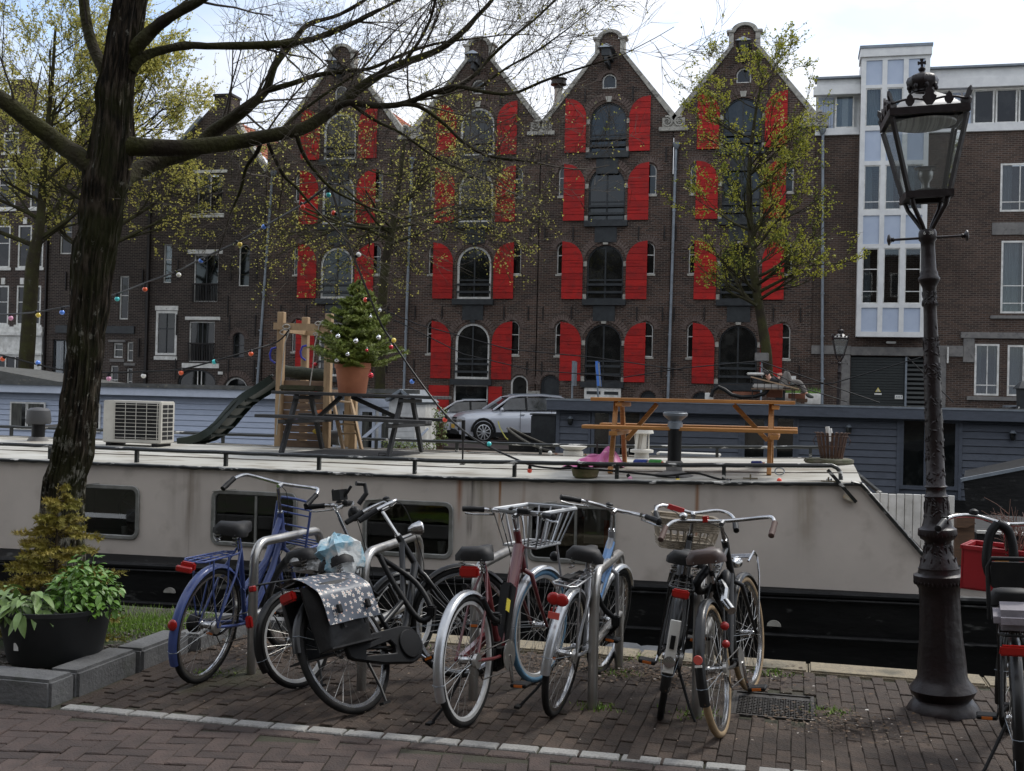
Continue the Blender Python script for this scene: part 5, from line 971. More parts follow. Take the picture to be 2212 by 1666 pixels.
# ---- fire basket on stone slabs
t = thing('stone_slab', 'round mossy stone slab under the fire basket', 'slab'); MS = M('mossy_stone', (.13, .12, .09), .9, c2=(.07, .075, .04), s=9, bump=.5, bs=20); p = dk(1796, 1003)
MB().lathe([(.22, 0), (.235, .02), (.23, .05), (.2, .06), (.01, .062)], 18, tuple(p), wob=lambda a, z: 1 + .05 * sin(3 * a)).build('slab_body', MS, t); MB().box(p + V((-.15, -.12, .035)), (.26, .18, .05), Matrix.Rotation(.15, 3, 'Z')).build('broken_piece', MS, t, bevel=.012)
t = thing('fire_basket', 'rusty iron fire basket of upright slats on the barge roof end', 'fire basket', tuple(p + V((0, 0, .06)))); RU = M('rusty_iron', (.045, .025, .018), .8, c2=(.085, .04, .022), s=14, bump=.3)
for k in range(20):
    a = 2 * pi * k / 20; MB().beam((.115 * cos(a), .115 * sin(a), 0), (.165 * cos(a), .165 * sin(a), .27), .026, .006, (cos(a), sin(a), 0)).beam((.165 * cos(a), .165 * sin(a), .27), (.19 * cos(a), .19 * sin(a), .275), .026, .006, (0, 0, 1)).build('slat', RU, t, smooth=0)
for (r_, z_) in ((.118, .01), (.165, .24), (.14, .13)): MB().tube([(r_ * cos(a * pi / 12), r_ * sin(a * pi / 12), z_) for a in range(24)], .005, 5, True).build('hoop', RU, t)
for s_ in (-1, 1): MB().tube([(s_ * .165, 0, .24), (s_ * .195, 0, .19), (s_ * .175, .02, .14)], .004, 5).build('ring_handle', RU, t)
t = thing('paper_roll', 'white paper rolls sticking out of the fire basket', 'paper'); MB().tube([p + V((-.03, 0, .24)), p + V((-.05, 0, .40))], .022, 8).tube([p + V((-.0, .02, .24)), p + V((-.02, .02, .38))], .018, 8).build('roll', WHITE, t)
# ---- play tower
t = thing('play_tower', 'wooden play tower with plank walls and blue handles on the barge roof', 'play tower'); TY = 14.2; X0, X1 = at(597, 900, Y=TY).x, at(712, 900, Y=TY).x; zb = dz(X0, TY); z_ = lambda v, u=650: at(u, v, Y=TY).z
for k in range(9):
    za = zb + (z_(822) - zb) * k / 9; MB().bx(X0, X1 - .03 + uni(-.004, .004), TY - .02 + uni(0, .004), TY + .0, za + .004, za + (z_(822) - zb) / 9 - .004).build('plank', PLYW, t, smooth=0, bevel=.004)
for (x, y, zt_) in ((X0 + .06, TY - .04, z_(675)), (X1 - .02, TY - .04, z_(678)), (X0 + .10, TY + .65, z_(678)), (X1, TY + .65, z_(690))): MB().bx(x - .045, x + .045, y - .045, y + .045, zb, zt_).build('post', PINE, t, smooth=0, bevel=.006)
MB().beam((X0 - .02, TY - .10, z_(706)), (X1 + .02, TY - .10, z_(709)), .09, .04, (0, 1, 0)).beam((X0 + .05, TY + .6, z_(712)), (X1, TY + .6, z_(714)), .09, .04, (0, 1, 0)).beam((X0 + .08, TY, z_(712)), (X0 + .12, TY + .62, z_(712)), .04, .08, (0, 0, 1)).beam((X1 - .02, TY, z_(712)), (X1, TY + .62, z_(712)), .04, .08, (0, 0, 1)).build('top_frame', PINE, t, smooth=0)
MB().bx(X0, X1, TY, TY + .62, z_(846), z_(840)).build('platform', PLYW, t)
BLH = M('blue_handle', (.02, .03, .30), .35)
for x, y, v0 in ((X0 - .03, TY - .08, 752), (X0 + .11, TY + .58, 742)): MB().tube([(x + .03, y, z_(v0 + 34)), (x - .02, y - .03, z_(v0 + 27)), (x - .035, y - .03, z_(v0 + 15)), (x - .01, y - .03, z_(v0 + 3)), (x + .04, y, z_(v0))], .014, 7).build('handle', BLH, t)
for (u_, v_, m_) in ((682, 841, M('red_grip', (.30, .015, .02), .5)), (687, 892, ORPL), (684, 932, M('yellow_grip', (.5, .35, .03), .5))): q = at(u_, v_, Y=TY - .05); MB().ball(q, .045, 8, 6, (1.3, .6, .8)).ball(q + V((.04, 0, .015)), .03, 8, 5).build('climbing_grip', m_, t)
# rope
ROPE = M('white_rope', (.42, .40, .36), .9, c2=(.3, .28, .25), s=60); t = thing('rope', 'pale rope knotted round the play tower posts and hanging down', 'rope'); b = MB(); yb = TY - .13
def rp(lst): return [at(u_, v_, Y=yb) for u_, v_ in lst]
b.tube(rp([(625, 715), (616, 740), (610, 790), (605, 850), (600, 900), (597, 940)]), .008, 6); b.tube(rp([(690, 700), (685, 722), (680, 745), (676, 790), (670, 830), (666, 862)]), .008, 6)
for (u_, v_, r_) in ((619, 706, .035), (688, 699, .03), (682, 722, .02), (614, 718, .04), (700, 698, .035)): q = at(u_, v_, Y=yb); b.tube([q + V((r_ * 1.5 * cos(a * pi / 5), -.01 * (a % 2), r_ * .8 * sin(a * pi / 5))) for a in range(10)], .008, 5, True)
b.build('rope_strand', ROPE, t)
# tarpaulin roll lying in the tower and slide
t = thing('rolled_mat', 'thick dark olive roll lying across the play tower platform', 'rolled mat'); a, c_ = at(598, 801, Y=TY + .22), at(703, 812, Y=TY + .32); OL = M('olive_canvas', (.035, .04, .025), .9, c2=(.022, .026, .017), s=16, bump=.4)
MB().tube([a.lerp(c_, k / 8) for k in range(9)], [.085 + .006 * sin(k * 2) for k in range(9)], 14).build('roll', OL, t)
t = thing('mossy_plate', 'flat mossy wooden block on the left end of the grey table top', 'block'); a, c_ = at(610, 841, Y=13.2), at(686, 846, Y=13.2); MB().bx(a.x, c_.x, 13.1, 13.4, 1.757, 1.757 + .07).build('block', M('mossy_block', (.04, .045, .018), .9, c2=(.06, .05, .03), s=8, bump=.5), t, bevel=.015)
t = thing('slide', 'dark green plastic slide curving down left from the play tower', 'slide'); SLG = M('slide_green', (.005, .012, .008), .4, c2=(.008, .017, .011), s=5); b = MB()
cl = [(603, 822, .15), (588, 833, .15), (565, 848, .1), (545, 860, .05), (527, 874, 0), (508, 895, -.1), (489, 918, -.18), (470, 935, -.25), (448, 948, -.3), (425, 955, -.33), (402, 958, -.35)]
pts = [at(u_, v_, Y=TY + .3 + o) for u_, v_, o in cl]; vs = []
for i, p_ in enumerate(pts):
    d = (pts[min(i + 1, 10)] - pts[max(i - 1, 0)]).normalized(); sd_ = V((0, 1, 0)); nn_ = d.cross(sd_).normalized(); nn_ = -nn_ if nn_.z < 0 else nn_
    for (a_, h_) in ((-.235, -.03), (-.235, .075), (-.20, .085), (-.15, .0), (0, -.02), (.15, .0), (.20, .085), (.235, .075), (.235, -.03)): vs.append(p_ + sd_ * a_ + nn_ * h_)
b.add(vs, [(9 * i + k, 9 * i + k + 1, 9 * i + k + 10, 9 * i + k + 9) for i in range(10) for k in range(8)]).build('chute', SLG, t, fix=False, smooth=45)
for s_ in (-.2, .2): MB().tube([p_ + V((0, s_, .07)) for p_ in pts], .018, 6).build('rim', SLG, t)
b = MB()
for i in range(3, 8): b.beam(pts[i] + V((0, -.2, -.035)), pts[i] + V((0, .2, -.035)), .02, .03)
b.build('underside_rib', SLG, t, smooth=0, kind='stuff')
# ladder
t = thing('ladder', 'small pine ladder leaning on the right side of the play tower', 'ladder'); LY = TY - .25
A = [at(716, 850, Y=LY + .1), at(742, 972, Y=LY - .1), at(757, 862, Y=LY + .35), at(781, 972, Y=LY - .05)]
MB().beam(A[0], A[1], .035, .06, (0, 1, 0)).build('rail', PINE, t, smooth=0, bevel=.004); MB().beam(A[2], A[3], .035, .06, (0, 1, 0)).build('rail', PINE, t, smooth=0, bevel=.004)
for q in (.12, .55, .72 * 0 + .72): MB().beam(A[0].lerp(A[1], q), A[2].lerp(A[3], q - .04), .05, .025, (0, 0, 1)).build('rung', PINE, t, smooth=0, bevel=.004)
MB().bx(at(752, 960, Y=TY + .1).x, at(766, 960, Y=TY + .1).x, TY + .1, TY + .18, zb, z_(860)).build('tower_leg', PINE, smooth=0, label='short pine upright standing behind the small ladder', cat='wooden post')
t = thing('bucket', 'dark grey bucket on its side behind the ladder', 'bucket'); p = at(719, 945, Y=TY + .35); MB().lathe([(.09, -.12), (.11, .12)], 14, tuple(p), 'x').build('bucket_body', M('grey_plastic', (.08, .085, .09), .5), t)
t = thing('plastic_sheet', 'pale lilac plastic lid lying on the far bench of the grey table', 'plastic lid'); p = at(655, 905, Y=13.95); MB().add([tuple(at(u_, v_, Y=13.95)) for u_, v_ in ((636, 906), (694, 906), (690, 898), (668, 899))] + [tuple(at(u_, v_, Y=14.05)) for u_, v_ in ((636, 906), (694, 906), (690, 897), (668, 898))], [(0, 1, 2, 3), (4, 7, 6, 5), (0, 4, 5, 1), (1, 5, 6, 2), (2, 6, 7, 3), (3, 7, 4, 0)]).build('lid', M('lilac_plastic', (.35, .27, .5), .5), t, smooth=0)

# ---------------------------------------------------------------- potted Christmas tree on the grey table
PX = at(761, 848, Y=13.3); tz = 1.745; t = thing('plant_pot', 'large terracotta pot on the grey picnic table', 'plant pot', (PX.x, 13.3, tz))
TERR = M('terracotta', (.42, .155, .075), .75, c2=(.35, .125, .06), s=5, bump=.06); MB().lathe([(.165, 0), (.17, .01), (.205, .27), (.21, .30), (.222, .305), (.225, .37), (.205, .375), (.19, .33), (.01, .32)], 28).build('pot_body', TERR, t); MB().lathe([(.185, .30), (.0, .34)], 14).build('soil', SOIL, t)
NEED = M('fir_needles', (.12, .165, .018), .6, c2=(.20, .24, .035), s=7, lo=.4, hi=.6); WOODB = M('fir_wood', (.07, .05, .03), .9)
def fir(name, label, loc, H_, Rb, whorls, mat, nper=7, ndl=.016, dens=60, droop=.15, cat='fir tree', seed=3, up=.25, gappy=0):
    random.seed(seed); t = thing(name, label, cat, loc); br = MB(); nb = MB(); br.tube([(0, 0, 0), (0, 0, H_ * .5), (0, 0, H_)], [H_ * .02, H_ * .012, .002], 6)
    def needles(a, c_, n, l_):
        d = (c_ - a).normalized()
        for _ in range(n):
            q = a.lerp(c_, rnd()); o_ = d.orthogonal().normalized(); o_.rotate(Matrix.Rotation(uni(0, 6.28), 3, d)); tip = q + (o_ * .8 + d * .6).normalized() * l_ * uni(.7, 1.2); s_ = d.cross(o_) * l_ * .16
            nb.add([q - s_, q + s_, tip], [(0, 1, 2)])
    for w_ in range(whorls):
        f_ = (w_ + .2) / whorls; z0_ = H_ * (.03 + .93 * f_); rr = Rb * (1 - f_) ** .85 + .03
        for k in range(nper):
            if rnd() < gappy: continue
            a = uni(0, 6.28); l_ = rr * uni(.72, 1.15); dirv = V((cos(a), sin(a), uni(.0, up))); base = V((0, 0, z0_ + uni(-.04, .04) * (1 + 4 * gappy)))
            P_ = [base + dirv * l_ * s_ + V((0, 0, -droop * l_ * s_ * s_ + .18 * l_ * s_ ** 3)) for s_ in (0, .35, .7, 1)]
            br.tube(P_, [.006, .004, .003, .001], 4, cap=False)
            for i in range(3): needles(P_[i], P_[i + 1], int(dens * l_ * 1.1), ndl)
            sd_ = V((-dirv.y, dirv.x, 0)).normalized()
            for s_ in (.3, .42, .54, .66, .78, .9):
                for sg in (-1, 1):
                    q = base + dirv * l_ * s_ + V((0, 0, -droop * l_ * s_ * s_ + .18 * l_ * s_ ** 3)); e_ = q + (sd_ * sg * .75 + dirv * .6) * l_ * .42 * (1.1 - s_ * .7) + V((0, 0, uni(-.01, .02))); br.tube([q, e_], [.002, .001], 3, cap=False); needles(q, e_, int(dens * .38 * (1.2 - s_)), ndl)
    needles(V((0, 0, H_ * .8)), V((0, 0, H_)), 40, ndl)
    br.build('branches', WOODB, t, fix=False); nb.build('needles', mat, t, smooth=0, fix=False); random.seed(11); return t
fir('christmas_tree', 'small decorated Christmas tree growing in the terracotta pot', (PX.x + .04, 13.3, tz + .28), 1.14, .56, 15, NEED, nper=12, dens=260, ndl=.030, seed=5, droop=.05, up=.35)
BAU = {'s': M('silver_bauble', (.62, .62, .62), .12, m=1), 'r': M('red_bauble', (.45, .01, .02), .15, m=.6, coat=.6)}
for (cx_, cy_, r_, c_) in ((771, 340, 25, 's'), (937, 384, 26, 's'), (1150, 350, 24, 's'), (860, 507, 22, 's'), (760, 563, 24, 's'), (1163, 95, 18, 's'), (1075, 155, 15, 's'), (714, 292, 15, 's'), (1268, 440, 22, 'r'), (1040, 470, 16, 'r'), (1077, 706, 28, 'r'), (557, 600, 20, 'r')):
    u_, v_ = 553 + cx_ * .2302, 648.9 + cy_ * .2302; hmm = abs(u_ - 765) / 95; q = at(u_, v_, Y=13.3 - .46 * sqrt(max(0, 1 - hmm * hmm)) * (.6 if v_ < 720 else 1) - .04)
    t = thing('bauble', {'s': 'silver', 'r': 'red'}[c_] + ' bauble on the Christmas tree, ' + {771: 'upper left of the middle', 937: 'centre of the crown', 1150: 'upper right side', 860: 'lower middle near the pot', 760: 'lowest silver one at left', 1163: 'highest silver one at right', 1075: 'second highest, small', 714: 'left edge beside the rope', 1268: 'right edge beside the yellow bulb', 1040: 'small one in the middle right', 1077: 'hanging below the branches against the pot', 557: 'far left above the tower wall'}[cx_], 'bauble', tuple(q), group='baubles on the Christmas tree')
    MB().ball((0, 0, 0), r_ * .2302 * px(q) , 14, 8).build('ball', BAU[c_], t); MB().tube([(0, 0, .02), (0, 0, .04)], .006, 6).build('cap', BAU['s'], t)

# ---------------------------------------------------------------- festoon lights
BC = dict(o=(.75, .10, .02), r=(.8, .06, .02), b=(.10, .25, .75), y=(.75, .55, .06), t=(.05, .55, .55), w=(.75, .73, .68), p=(.65, .28, .42), k=(.03, .03, .03), g=(.3, .32, .32))
BM = {k: M('bulb_' + k, v, .3, coat=.4) for k, v in BC.items()}
def lights(label, wire, bulbs, wr=.011):
    t = thing('festoon_lights', label, 'string lights', group='strings of coloured bulbs'); pts = []
    W_ = [at(u_, v_, Y=y) for u_, v_, y in wire]
    for i in range(len(W_) - 1):
        for k in range(4):
            s_ = k / 4; p0, p1_, p2_, p3 = W_[max(i - 1, 0)], W_[i], W_[i + 1], W_[min(i + 2, len(W_) - 1)]; pts.append(.5 * ((2 * p1_) + (p2_ - p0) * s_ + (2 * p0 - 5 * p1_ + 4 * p2_ - p3) * s_ ** 2 + (3 * p1_ - p0 - 3 * p2_ + p3) * s_ ** 3))
    pts.append(W_[-1]); MB().tube(pts, wr, 6).build('cable', BLKP, t)
    for (u_, v_, y, c_, du, dv) in bulbs:       # bulb centre and where its socket meets the cable
        q = at(u_, v_, Y=y); s_ = at(u_ + du, v_ + dv, Y=y); d = (s_ - q).normalized(); r_ = 5.4 * px(q)
        bo = MB().ball(q, r_, 12, 8).build('bulb', BM[c_], t); MB().tube([q + d * r_ * .75, q + d * r_ * 1.3, s_], [r_ * .72, r_ * .78, r_ * .55], 8).build('socket', BLKP, bo)
lights('string of coloured bulbs sagging left from the branch, behind the trunk to the left edge', [(735, 398, 8.4), (705, 404, 8.6), (668, 432, 8.8), (640, 450, 9), (575, 487, 9.6), (520, 520, 10), (433, 560, 10.5), (385, 585, 11), (312, 612, 11.4), (255, 634, 12), (195, 652, 12.4), (135, 664, 12.8), (83, 674, 13), (23, 679, 13.4), (-40, 680, 14)],
    [(709.5, 421, 8.5, 't', -1, -14), (654, 447, 8.8, 'r', -4, -10), (720.5, 460.5, 8.5, 'r', 8, 3), (570, 490, 9.6, 'b', 6, -5), (518, 528, 10, 'y', -9, -7), (434, 563.5, 10.5, 'b', 7, -5), (386, 594, 11, 'w', -9, -8), (313, 625, 11.4, 'o', 1, -12), (253, 646, 12, 't', 0, -12), (134, 675, 12.8, 'b', 0, -11), (82.5, 681, 13, 'y', -5, -10), (23, 687.5, 13.4, 'p', -2, -8)])
lights('string of coloured bulbs falling from the branch past the Christmas tree to the barge rail', [(712, 398, 8.5), (722, 430, 8.9), (738, 480, 9.6), (760, 545, 10.4), (790, 620, 11.2), (822, 698, 11.9), (846, 736, 12), (900, 815, 12), (960, 893, 11.9), (1010, 938, 11.7), (1055, 965, 11.6), (1110, 990, 11.5), (1150, 1006, 11.40), (1200, 1012, 11.36), (1250, 1012, 11.36), (1330, 1018, 11.35), (1380, 1023, 11.34), (1440, 1028, 11.34), (1500, 1022, 11.34), (1545, 1033, 11.33), (1575, 1038, 11.32), (1683, 1041, 11.31), (1790, 1040, 11.3)],
    [(775, 550, 10.5, 'w', -8, 6), (789.6, 648, 11.4, 'r', 10, -1), (850.6, 735.5, 11.95, 'y', -9, -2), (890, 824.6, 12, 'b', 7, -7), (961, 907, 11.9, 'r', 6, -9), (1056.5, 959.5, 11.6, 't', -8, 0), (1144, 1017, 11.38, 'r', 1, -13), (1250.6, 1000.5, 11.36, 'w', 0, 11), (1361, 1033.5, 11.33, 'p', -6, -9), (1464, 1037.5, 11.33, 'y', -1, -12), (1573, 1038.5, 11.3, 'k', 6, 0), (1683.5, 1038, 11.3, 'r', 0, 4), (1790, 1038, 11.3, 'g', 5, 0)])
lights('lower string of coloured bulbs from the play tower left behind the trunk', [(625, 712, 14), (600, 738, 14), (542, 757, 13.6), (463, 780, 13.2), (391, 798, 13), (310, 803, 12.8), (235, 805, 12.8), (140, 800, 12.8), (82, 788, 12.8), (40, 777, 12.8), (5, 768, 12.8), (-60, 755, 13)],
    [(542, 764.5, 13.6, 'o', 0, -9), (462.6, 782, 13.2, 't', 5, -2), (391, 805.5, 13, 'o', 0, -9), (310, 812, 12.8, 'w', 2, -10), (235, 818, 12.8, 'p', 0, -11), (82, 784, 12.8, 'b', 2, 6), (5.5, 775.5, 12.8, 'o', 6, -6)])
t = thing('overhead_cable', 'thin cables slung from the Christmas tree across to the slate blue houseboat', 'cable')
for lst in ([(850, 690), (1000, 765), (1150, 800), (1350, 815), (1480, 795), (1640, 780), (1900, 870)], [(760, 640), (900, 700), (1100, 755), (1280, 772), (1476, 800)], [(1640, 790), (1700, 832), (1800, 828), (1990, 772)], [(1660, 800), (1740, 840), (1830, 868)], [(1960, 772), (2060, 870)]): MB().tube([at(u_, v_, Y=30) for u_, v_ in lst], .014, 4).build('cable_run', BLKP, t)
# ================================================================ BICYCLE STANDS AND BICYCLES
def stand(x, y0, y1, label, dx=0, z=.76, mid=True):
    t = thing('bicycle_stand', label, 'bicycle stand', (x, y0, 0), group='steel hoop bicycle stands'); r_ = .13; Y1 = y1 - y0
    pts = [(0, 0, -.02), (0, 0, z - r_)] + [(dx * .0, r_ - r_ * cos(a), z - r_ + r_ * sin(a)) for a in (.3, .6, .9, 1.2, pi / 2)] + [(dx, Y1 - r_ + r_ * sin(a), z - r_ + r_ * cos(a)) for a in (0, .4, .8, 1.2, pi / 2)] + [(dx, Y1, -.02)]
    MB().tube(pts, .029, 14).build('hoop', STEEL, t, smooth=60)
    if mid: MB().tube([(0, .01, .36), (dx, Y1 - .01, .36)], .024, 12).build('crossbar', STEEL, t)
stand(-3.24, 6.60, 7.50, 'steel hoop stand between the blue bicycle and the small folding bicycle', dx=.06, z=.80)
stand(-2.46, 6.46, 7.50, 'steel hoop stand behind the flowered pannier', z=.80)
a = at(1022, 1510, Z=0); stand(a.x, a.y, 7.5, 'steel hoop stand right behind the dark red bicycle')
stand(-1.085, 6.50, 7.50, 'steel hoop stand beside the silver bicycle')
stand(-.50, 6.50, 7.50, 'steel hoop stand between the two black bicycles on the right')

WEAVE = M('pale_wicker', (.34, .29, .22), .8, c2=(.20, .17, .13), s=30)
def ringprof(prof, n=56): return MB().lathe(prof + [prof[0]], n, (0, 0, 0), 'y', cap=False)
def bike(label, loc, h, lean, wb=1.05, R_=.345, frame=None, style='dutch', steer=0, tyre=RUBBER, rim=CHROME, fender=None, ff=True, rf=True, fl=(1.05, 3.35), rfl=(.15, 2.9), sad=.90, sadm=None, stem=.14, bar='dutch', grip=BLKP, rack=None, case=None, crank=-1.2, fork=None, stand_=True, light=True, kick=-1, bell=True, barw=.29, tail=True, step=True, seat_tilt=0, hz=.95):
    t = thing('bicycle', label, 'bicycle', loc, 0, 'bicycles parked at the stands', rot=(R(lean), 0, R(90 - h)))
    frame = frame or IRON; fork = fork or frame; sadm = sadm or BLKP
    A, B = V((wb - .31, 0, hz)), V((wb - .225, 0, hz - .215)); ax = (A - B).normalized()
    ST = Matrix.Translation(B) @ Matrix.Rotation(R(steer), 4, ax) @ Matrix.Translation(-B)
    bb = V((.445, 0, .29)); stp = V((.29, 0, hz * .78)); rh = V((0, 0, R_)); fh = V((wb, 0, R_))
    # wheels
    def wheel(nm, c_, T):
        m = MB(); m.T = T @ Matrix.Translation(c_); rt = R_ - .02
        m.tube([(rt * cos(a), 0, rt * sin(a)) for a in [2 * pi * k / 56 for k in range(56)]], .0195, 10, True); w_ = m.build(nm, tyre, t, smooth=60)
        m = ringprof([(R_ - .052, -.011), (R_ - .034, -.0135), (R_ - .030, 0), (R_ - .034, .0135), (R_ - .052, .011), (R_ - .056, 0)]); m.v = [T @ Matrix.Translation(c_) @ v for v in m.v]; m.build('rim', rim, w_, smooth=40)
        m = MB(); m.T = T @ Matrix.Translation(c_); m.tube([(0, -.045, 0), (0, -.03, 0), (0, .03, 0), (0, .045, 0)], [.012, .02, .02, .012], 10).tube([(0, -.035, 0), (0, -.031, 0)], .030, 12).tube([(0, .031, 0), (0, .035, 0)], .030, 12); m.build('hub', CHROME, w_)
        m = MB(); m.T = T @ Matrix.Translation(c_)
        for k in range(28):
            a = 2 * pi * k / 28; s_ = 1 if k % 2 else -1; a2 = a + (.75 if (k // 2) % 2 else -.75); m.tube([(.028 * cos(a2), s_ * .032, .028 * sin(a2)), ((R_ - .053) * cos(a), 0, (R_ - .053) * sin(a))], .0013, 3, cap=False)
        m.build('spokes', STEEL, w_, kind='stuff', fix=False); return w_
    wheel('rear_wheel', rh, Matrix()); wheel('front_wheel', fh, ST)
    def fend(nm, c_, T, a0, a1, mat):
        m = MB(); m.T = T @ Matrix.Translation(c_); n = 24; vs = []
        for i in range(n + 1):
            a = a0 + (a1 - a0) * i / n
            for (y_, r_) in ((-.027, R_ + .004), (-.022, R_ + .018), (-.010, R_ + .025), (.010, R_ + .025), (.022, R_ + .018), (.027, R_ + .004)): vs.append((r_ * cos(a), y_, r_ * sin(a)))
        m.add(vs, [(6 * i + k, 6 * i + k + 1, 6 * i + k + 7, 6 * i + k + 6) for i in range(n) for k in range(5)]); f_ = m.build(nm, mat, t, smooth=70, fix=False)
        m = MB(); m.T = T @ Matrix.Translation(c_); a = a1 - .25 if c_.x < .5 else a1 - .5
        for s_ in (-1, 1): m.tube([(0, s_ * .05, 0), ((R_ + .012) * cos(a), s_ * .03, (R_ + .012) * sin(a))], .0014, 5)
        m.tube([((R_ + .012) * cos(a), -.03, (R_ + .012) * sin(a)), ((R_ + .03) * cos(a), 0, (R_ + .03) * sin(a)), ((R_ + .012) * cos(a), .03, (R_ + .012) * sin(a))], .0022, 5); m.build('fender_stay', ZINC, f_); return f_
    fender = fender or frame
    if rf: RFo = fend('rear_fender', rh, Matrix(), .55, 3.65 if rf is True else rf, fender)
    if ff: fend('front_fender', fh, ST, .55, 3.5, fender)
    # frame
    m = MB()
    m.tube([bb, stp, V((.235, 0, hz * .90))], [.017, .016, .015], 10)
    if style == 'step':
        m.tube([A + (B - A) * .85, V((.58, 0, .42)), bb], .024, 10); m.tube([A + (B - A) * .15, V((.62, 0, .56)), V((.38, 0, .45))], .019, 10)
    elif style == 'single':
        m.tube([A + (B - A) * .6, V((.62, 0, .47)), V((.50, 0, .32)), bb], .030, 12)
    elif style == 'double':
        for s_ in (-.03, .03): m.tube([A + (B - A) * .5 + V((0, s_ * .3, 0)), V((.66, s_, .60)), bb + V((0, s_, .02))], .021, 10)
        m.tube([A + (B - A) * .1, V((.62, 0, .66)), V((.36, 0, .50))], .019, 10)
    elif style == 'ebike':
        m.tube([A + (B - A) * .4, V((.64, 0, .60)), V((.47, 0, .36)), bb], [.036, .036, .036, .03], 12)
    elif style == 'diamond':
        m.tube([A + (B - A) * .85, bb], .018, 10); m.tube([A + (B - A) * .15, V((.27, 0, hz * .83))], .016, 10)
    m.tube([A + ax * .01, B - ax * .01], .021, 12)
    for s_ in (-1, 1): m.tube([bb + V((0, s_ * .03, 0)), V((.25, s_ * .055, .31)), rh + V((0, s_ * .062, 0))], .010, 8); m.tube([V((.262, s_ * .014, hz * .82)), V((.18, s_ * .05, hz * .68)), rh + V((0, s_ * .062, 0))], .0075, 8)
    m.tube([bb + V((0, -.045, 0)), bb + V((0, .045, 0))], .024, 12); FR = m.build('frame', frame, t, smooth=60)
    MB().tube([V((.262, 0, hz * .82)), V((.215, 0, sad))], .0135, 10).build('seat_post', CHROME, t)
    m = MB(); m.T = ST
    for s_ in (-1, 1): m.tube([B - ax * .02, B - ax * .05 + V((0, s_ * .05, 0)), V((wb - .12, s_ * .055, .52)), fh + V((0, s_ * .055, 0))], [.016, .015, .012, .009], 8)
    m.build('fork', fork, t, smooth=60)
    # saddle
    m = MB(); sv = []; W_ = [(-.13, .055, .010), (-.12, .095, .025), (-.07, .110, .035), (-.01, .088, .028), (.05, .050, .024), (.11, .030, .026), (.145, .020, .022), (.152, .008, .006)]
    for (x_, w_, z_) in W_:
        for (q, zq) in ((-1, -.040), (-1, -.01), (-.7, .9), (0, 1.0), (.7, .9), (1, -.01), (1, -.040)): sv.append((x_ + .21, q * w_, sad + .02 + (z_ * zq if zq > 0 else zq)))
    m.add(sv, [(7 * i + k, 7 * i + k + 1, 7 * i + k + 8, 7 * i + k + 7) for i in range(7) for k in range(6)] + [(0, 1, 2, 3, 4, 5, 6)]); SD = m.build('saddle', sadm, t, smooth=70)
    m = MB()
    for s_ in (-1, 1):
        hx = [(.10 + .018 * cos(a * 1.3), s_ * .06 + .018 * sin(a * 1.3), sad - .075 + a * .0038) for a in range(20)]; m.tube(hx, .003, 5); m.tube([(.12, s_ * .04, sad - .01), (.22, s_ * .018, sad - .035), (.33, s_ * .012, sad + .0)], .004, 5)
    m.build('saddle_springs', CHROME, SD)
    # steering: stem and handlebar
    s0 = A + ax * stem; m = MB(); m.T = ST; m.tube([A, A + ax * .02], .019, 10).tube([A, s0 - V((0, 0, .01))], .0115, 10).tube([s0, s0 + V((.045, 0, .012))], .015, 8); m.build('stem', CHROME, t)
    c0 = s0 + V((.05, 0, .015)); G = {'dutch': [(-.25, 1.0, -.03), (-.12, 1.0, .0), (-.03, .88, .02), (.02, .60, .025), (.03, .28, .008), (.0, 0, 0)],
        'sit': [(-.20, 1.05, -.07), (-.11, 1.05, -.02), (-.03, .96, .012), (.0, .78, .012), (.01, .4, .004), (0, 0, 0)],
        'flat': [(-.13, 1.0, .015), (-.05, .66, .012), (.0, .35, .004), (0, .15, 0), (.0, .05, 0), (0, 0, 0)],
        'close': [(-.24, .92, -.05), (-.12, .95, -.005), (-.02, .86, .02), (.02, .6, .025), (.01, .2, .005), (0, 0, 0)]}[bar]
    pts = [c0 + V((a, barw * b_, c_)) for a, b_, c_ in G]; full = pts + [V((p.x, -p.y, p.z)) for p in reversed(pts[:-1])]
    def smooth(P_, k=4):
        o = []
        for i in range(len(P_) - 1):
            p0, p1_, p2_, p3 = P_[max(i - 1, 0)], P_[i], P_[i + 1], P_[min(i + 2, len(P_) - 1)]
            for j in range(k): s_ = j / k; o.append(.5 * ((2 * p1_) + (p2_ - p0) * s_ + (2 * p0 - 5 * p1_ + 4 * p2_ - p3) * s_ ** 2 + (3 * p1_ - p0 - 3 * p2_ + p3) * s_ ** 3))
        return o + [P_[-1]]
    m = MB(); m.T = ST; m.tube(smooth(full), .0115, 10); HB = m.build('handlebar', CHROME, t, smooth=60)
    for s_ in (1, -1):
        e0, e1 = pts[0], pts[1]; d = (e1 - e0).normalized(); q0, q1 = V((e0.x, s_ * e0.y, e0.z)), e0 + d * .12; q1 = V((q1.x, s_ * q1.y, q1.z)); dd = (q1 - q0).normalized()
        m = MB(); m.T = ST; m.tube([q0 - dd * .012, q0 - dd * .008, q0, q0.lerp(q1, .3), q0.lerp(q1, .7), q1], [.012, .018, .0165, .0185, .016, .0175], 10); m.build('grip', grip, HB, smooth=60)
        if bar in ('flat', 'dutch'):
            m = MB(); m.T = ST; b0 = q1 + dd * .04; m.box(b0, (.03, .03, .025)); m.tube([b0, b0 + V((.02, s_ * -.01, -.03)), q0.lerp(q1, .4) + V((.03, s_ * .01, -.035)), q0 + V((.035, s_ * .015, -.03))], [.006, .006, .005, .006], 6); m.build('brake_lever', CHROME if bar == 'flat' else BLKP, HB)
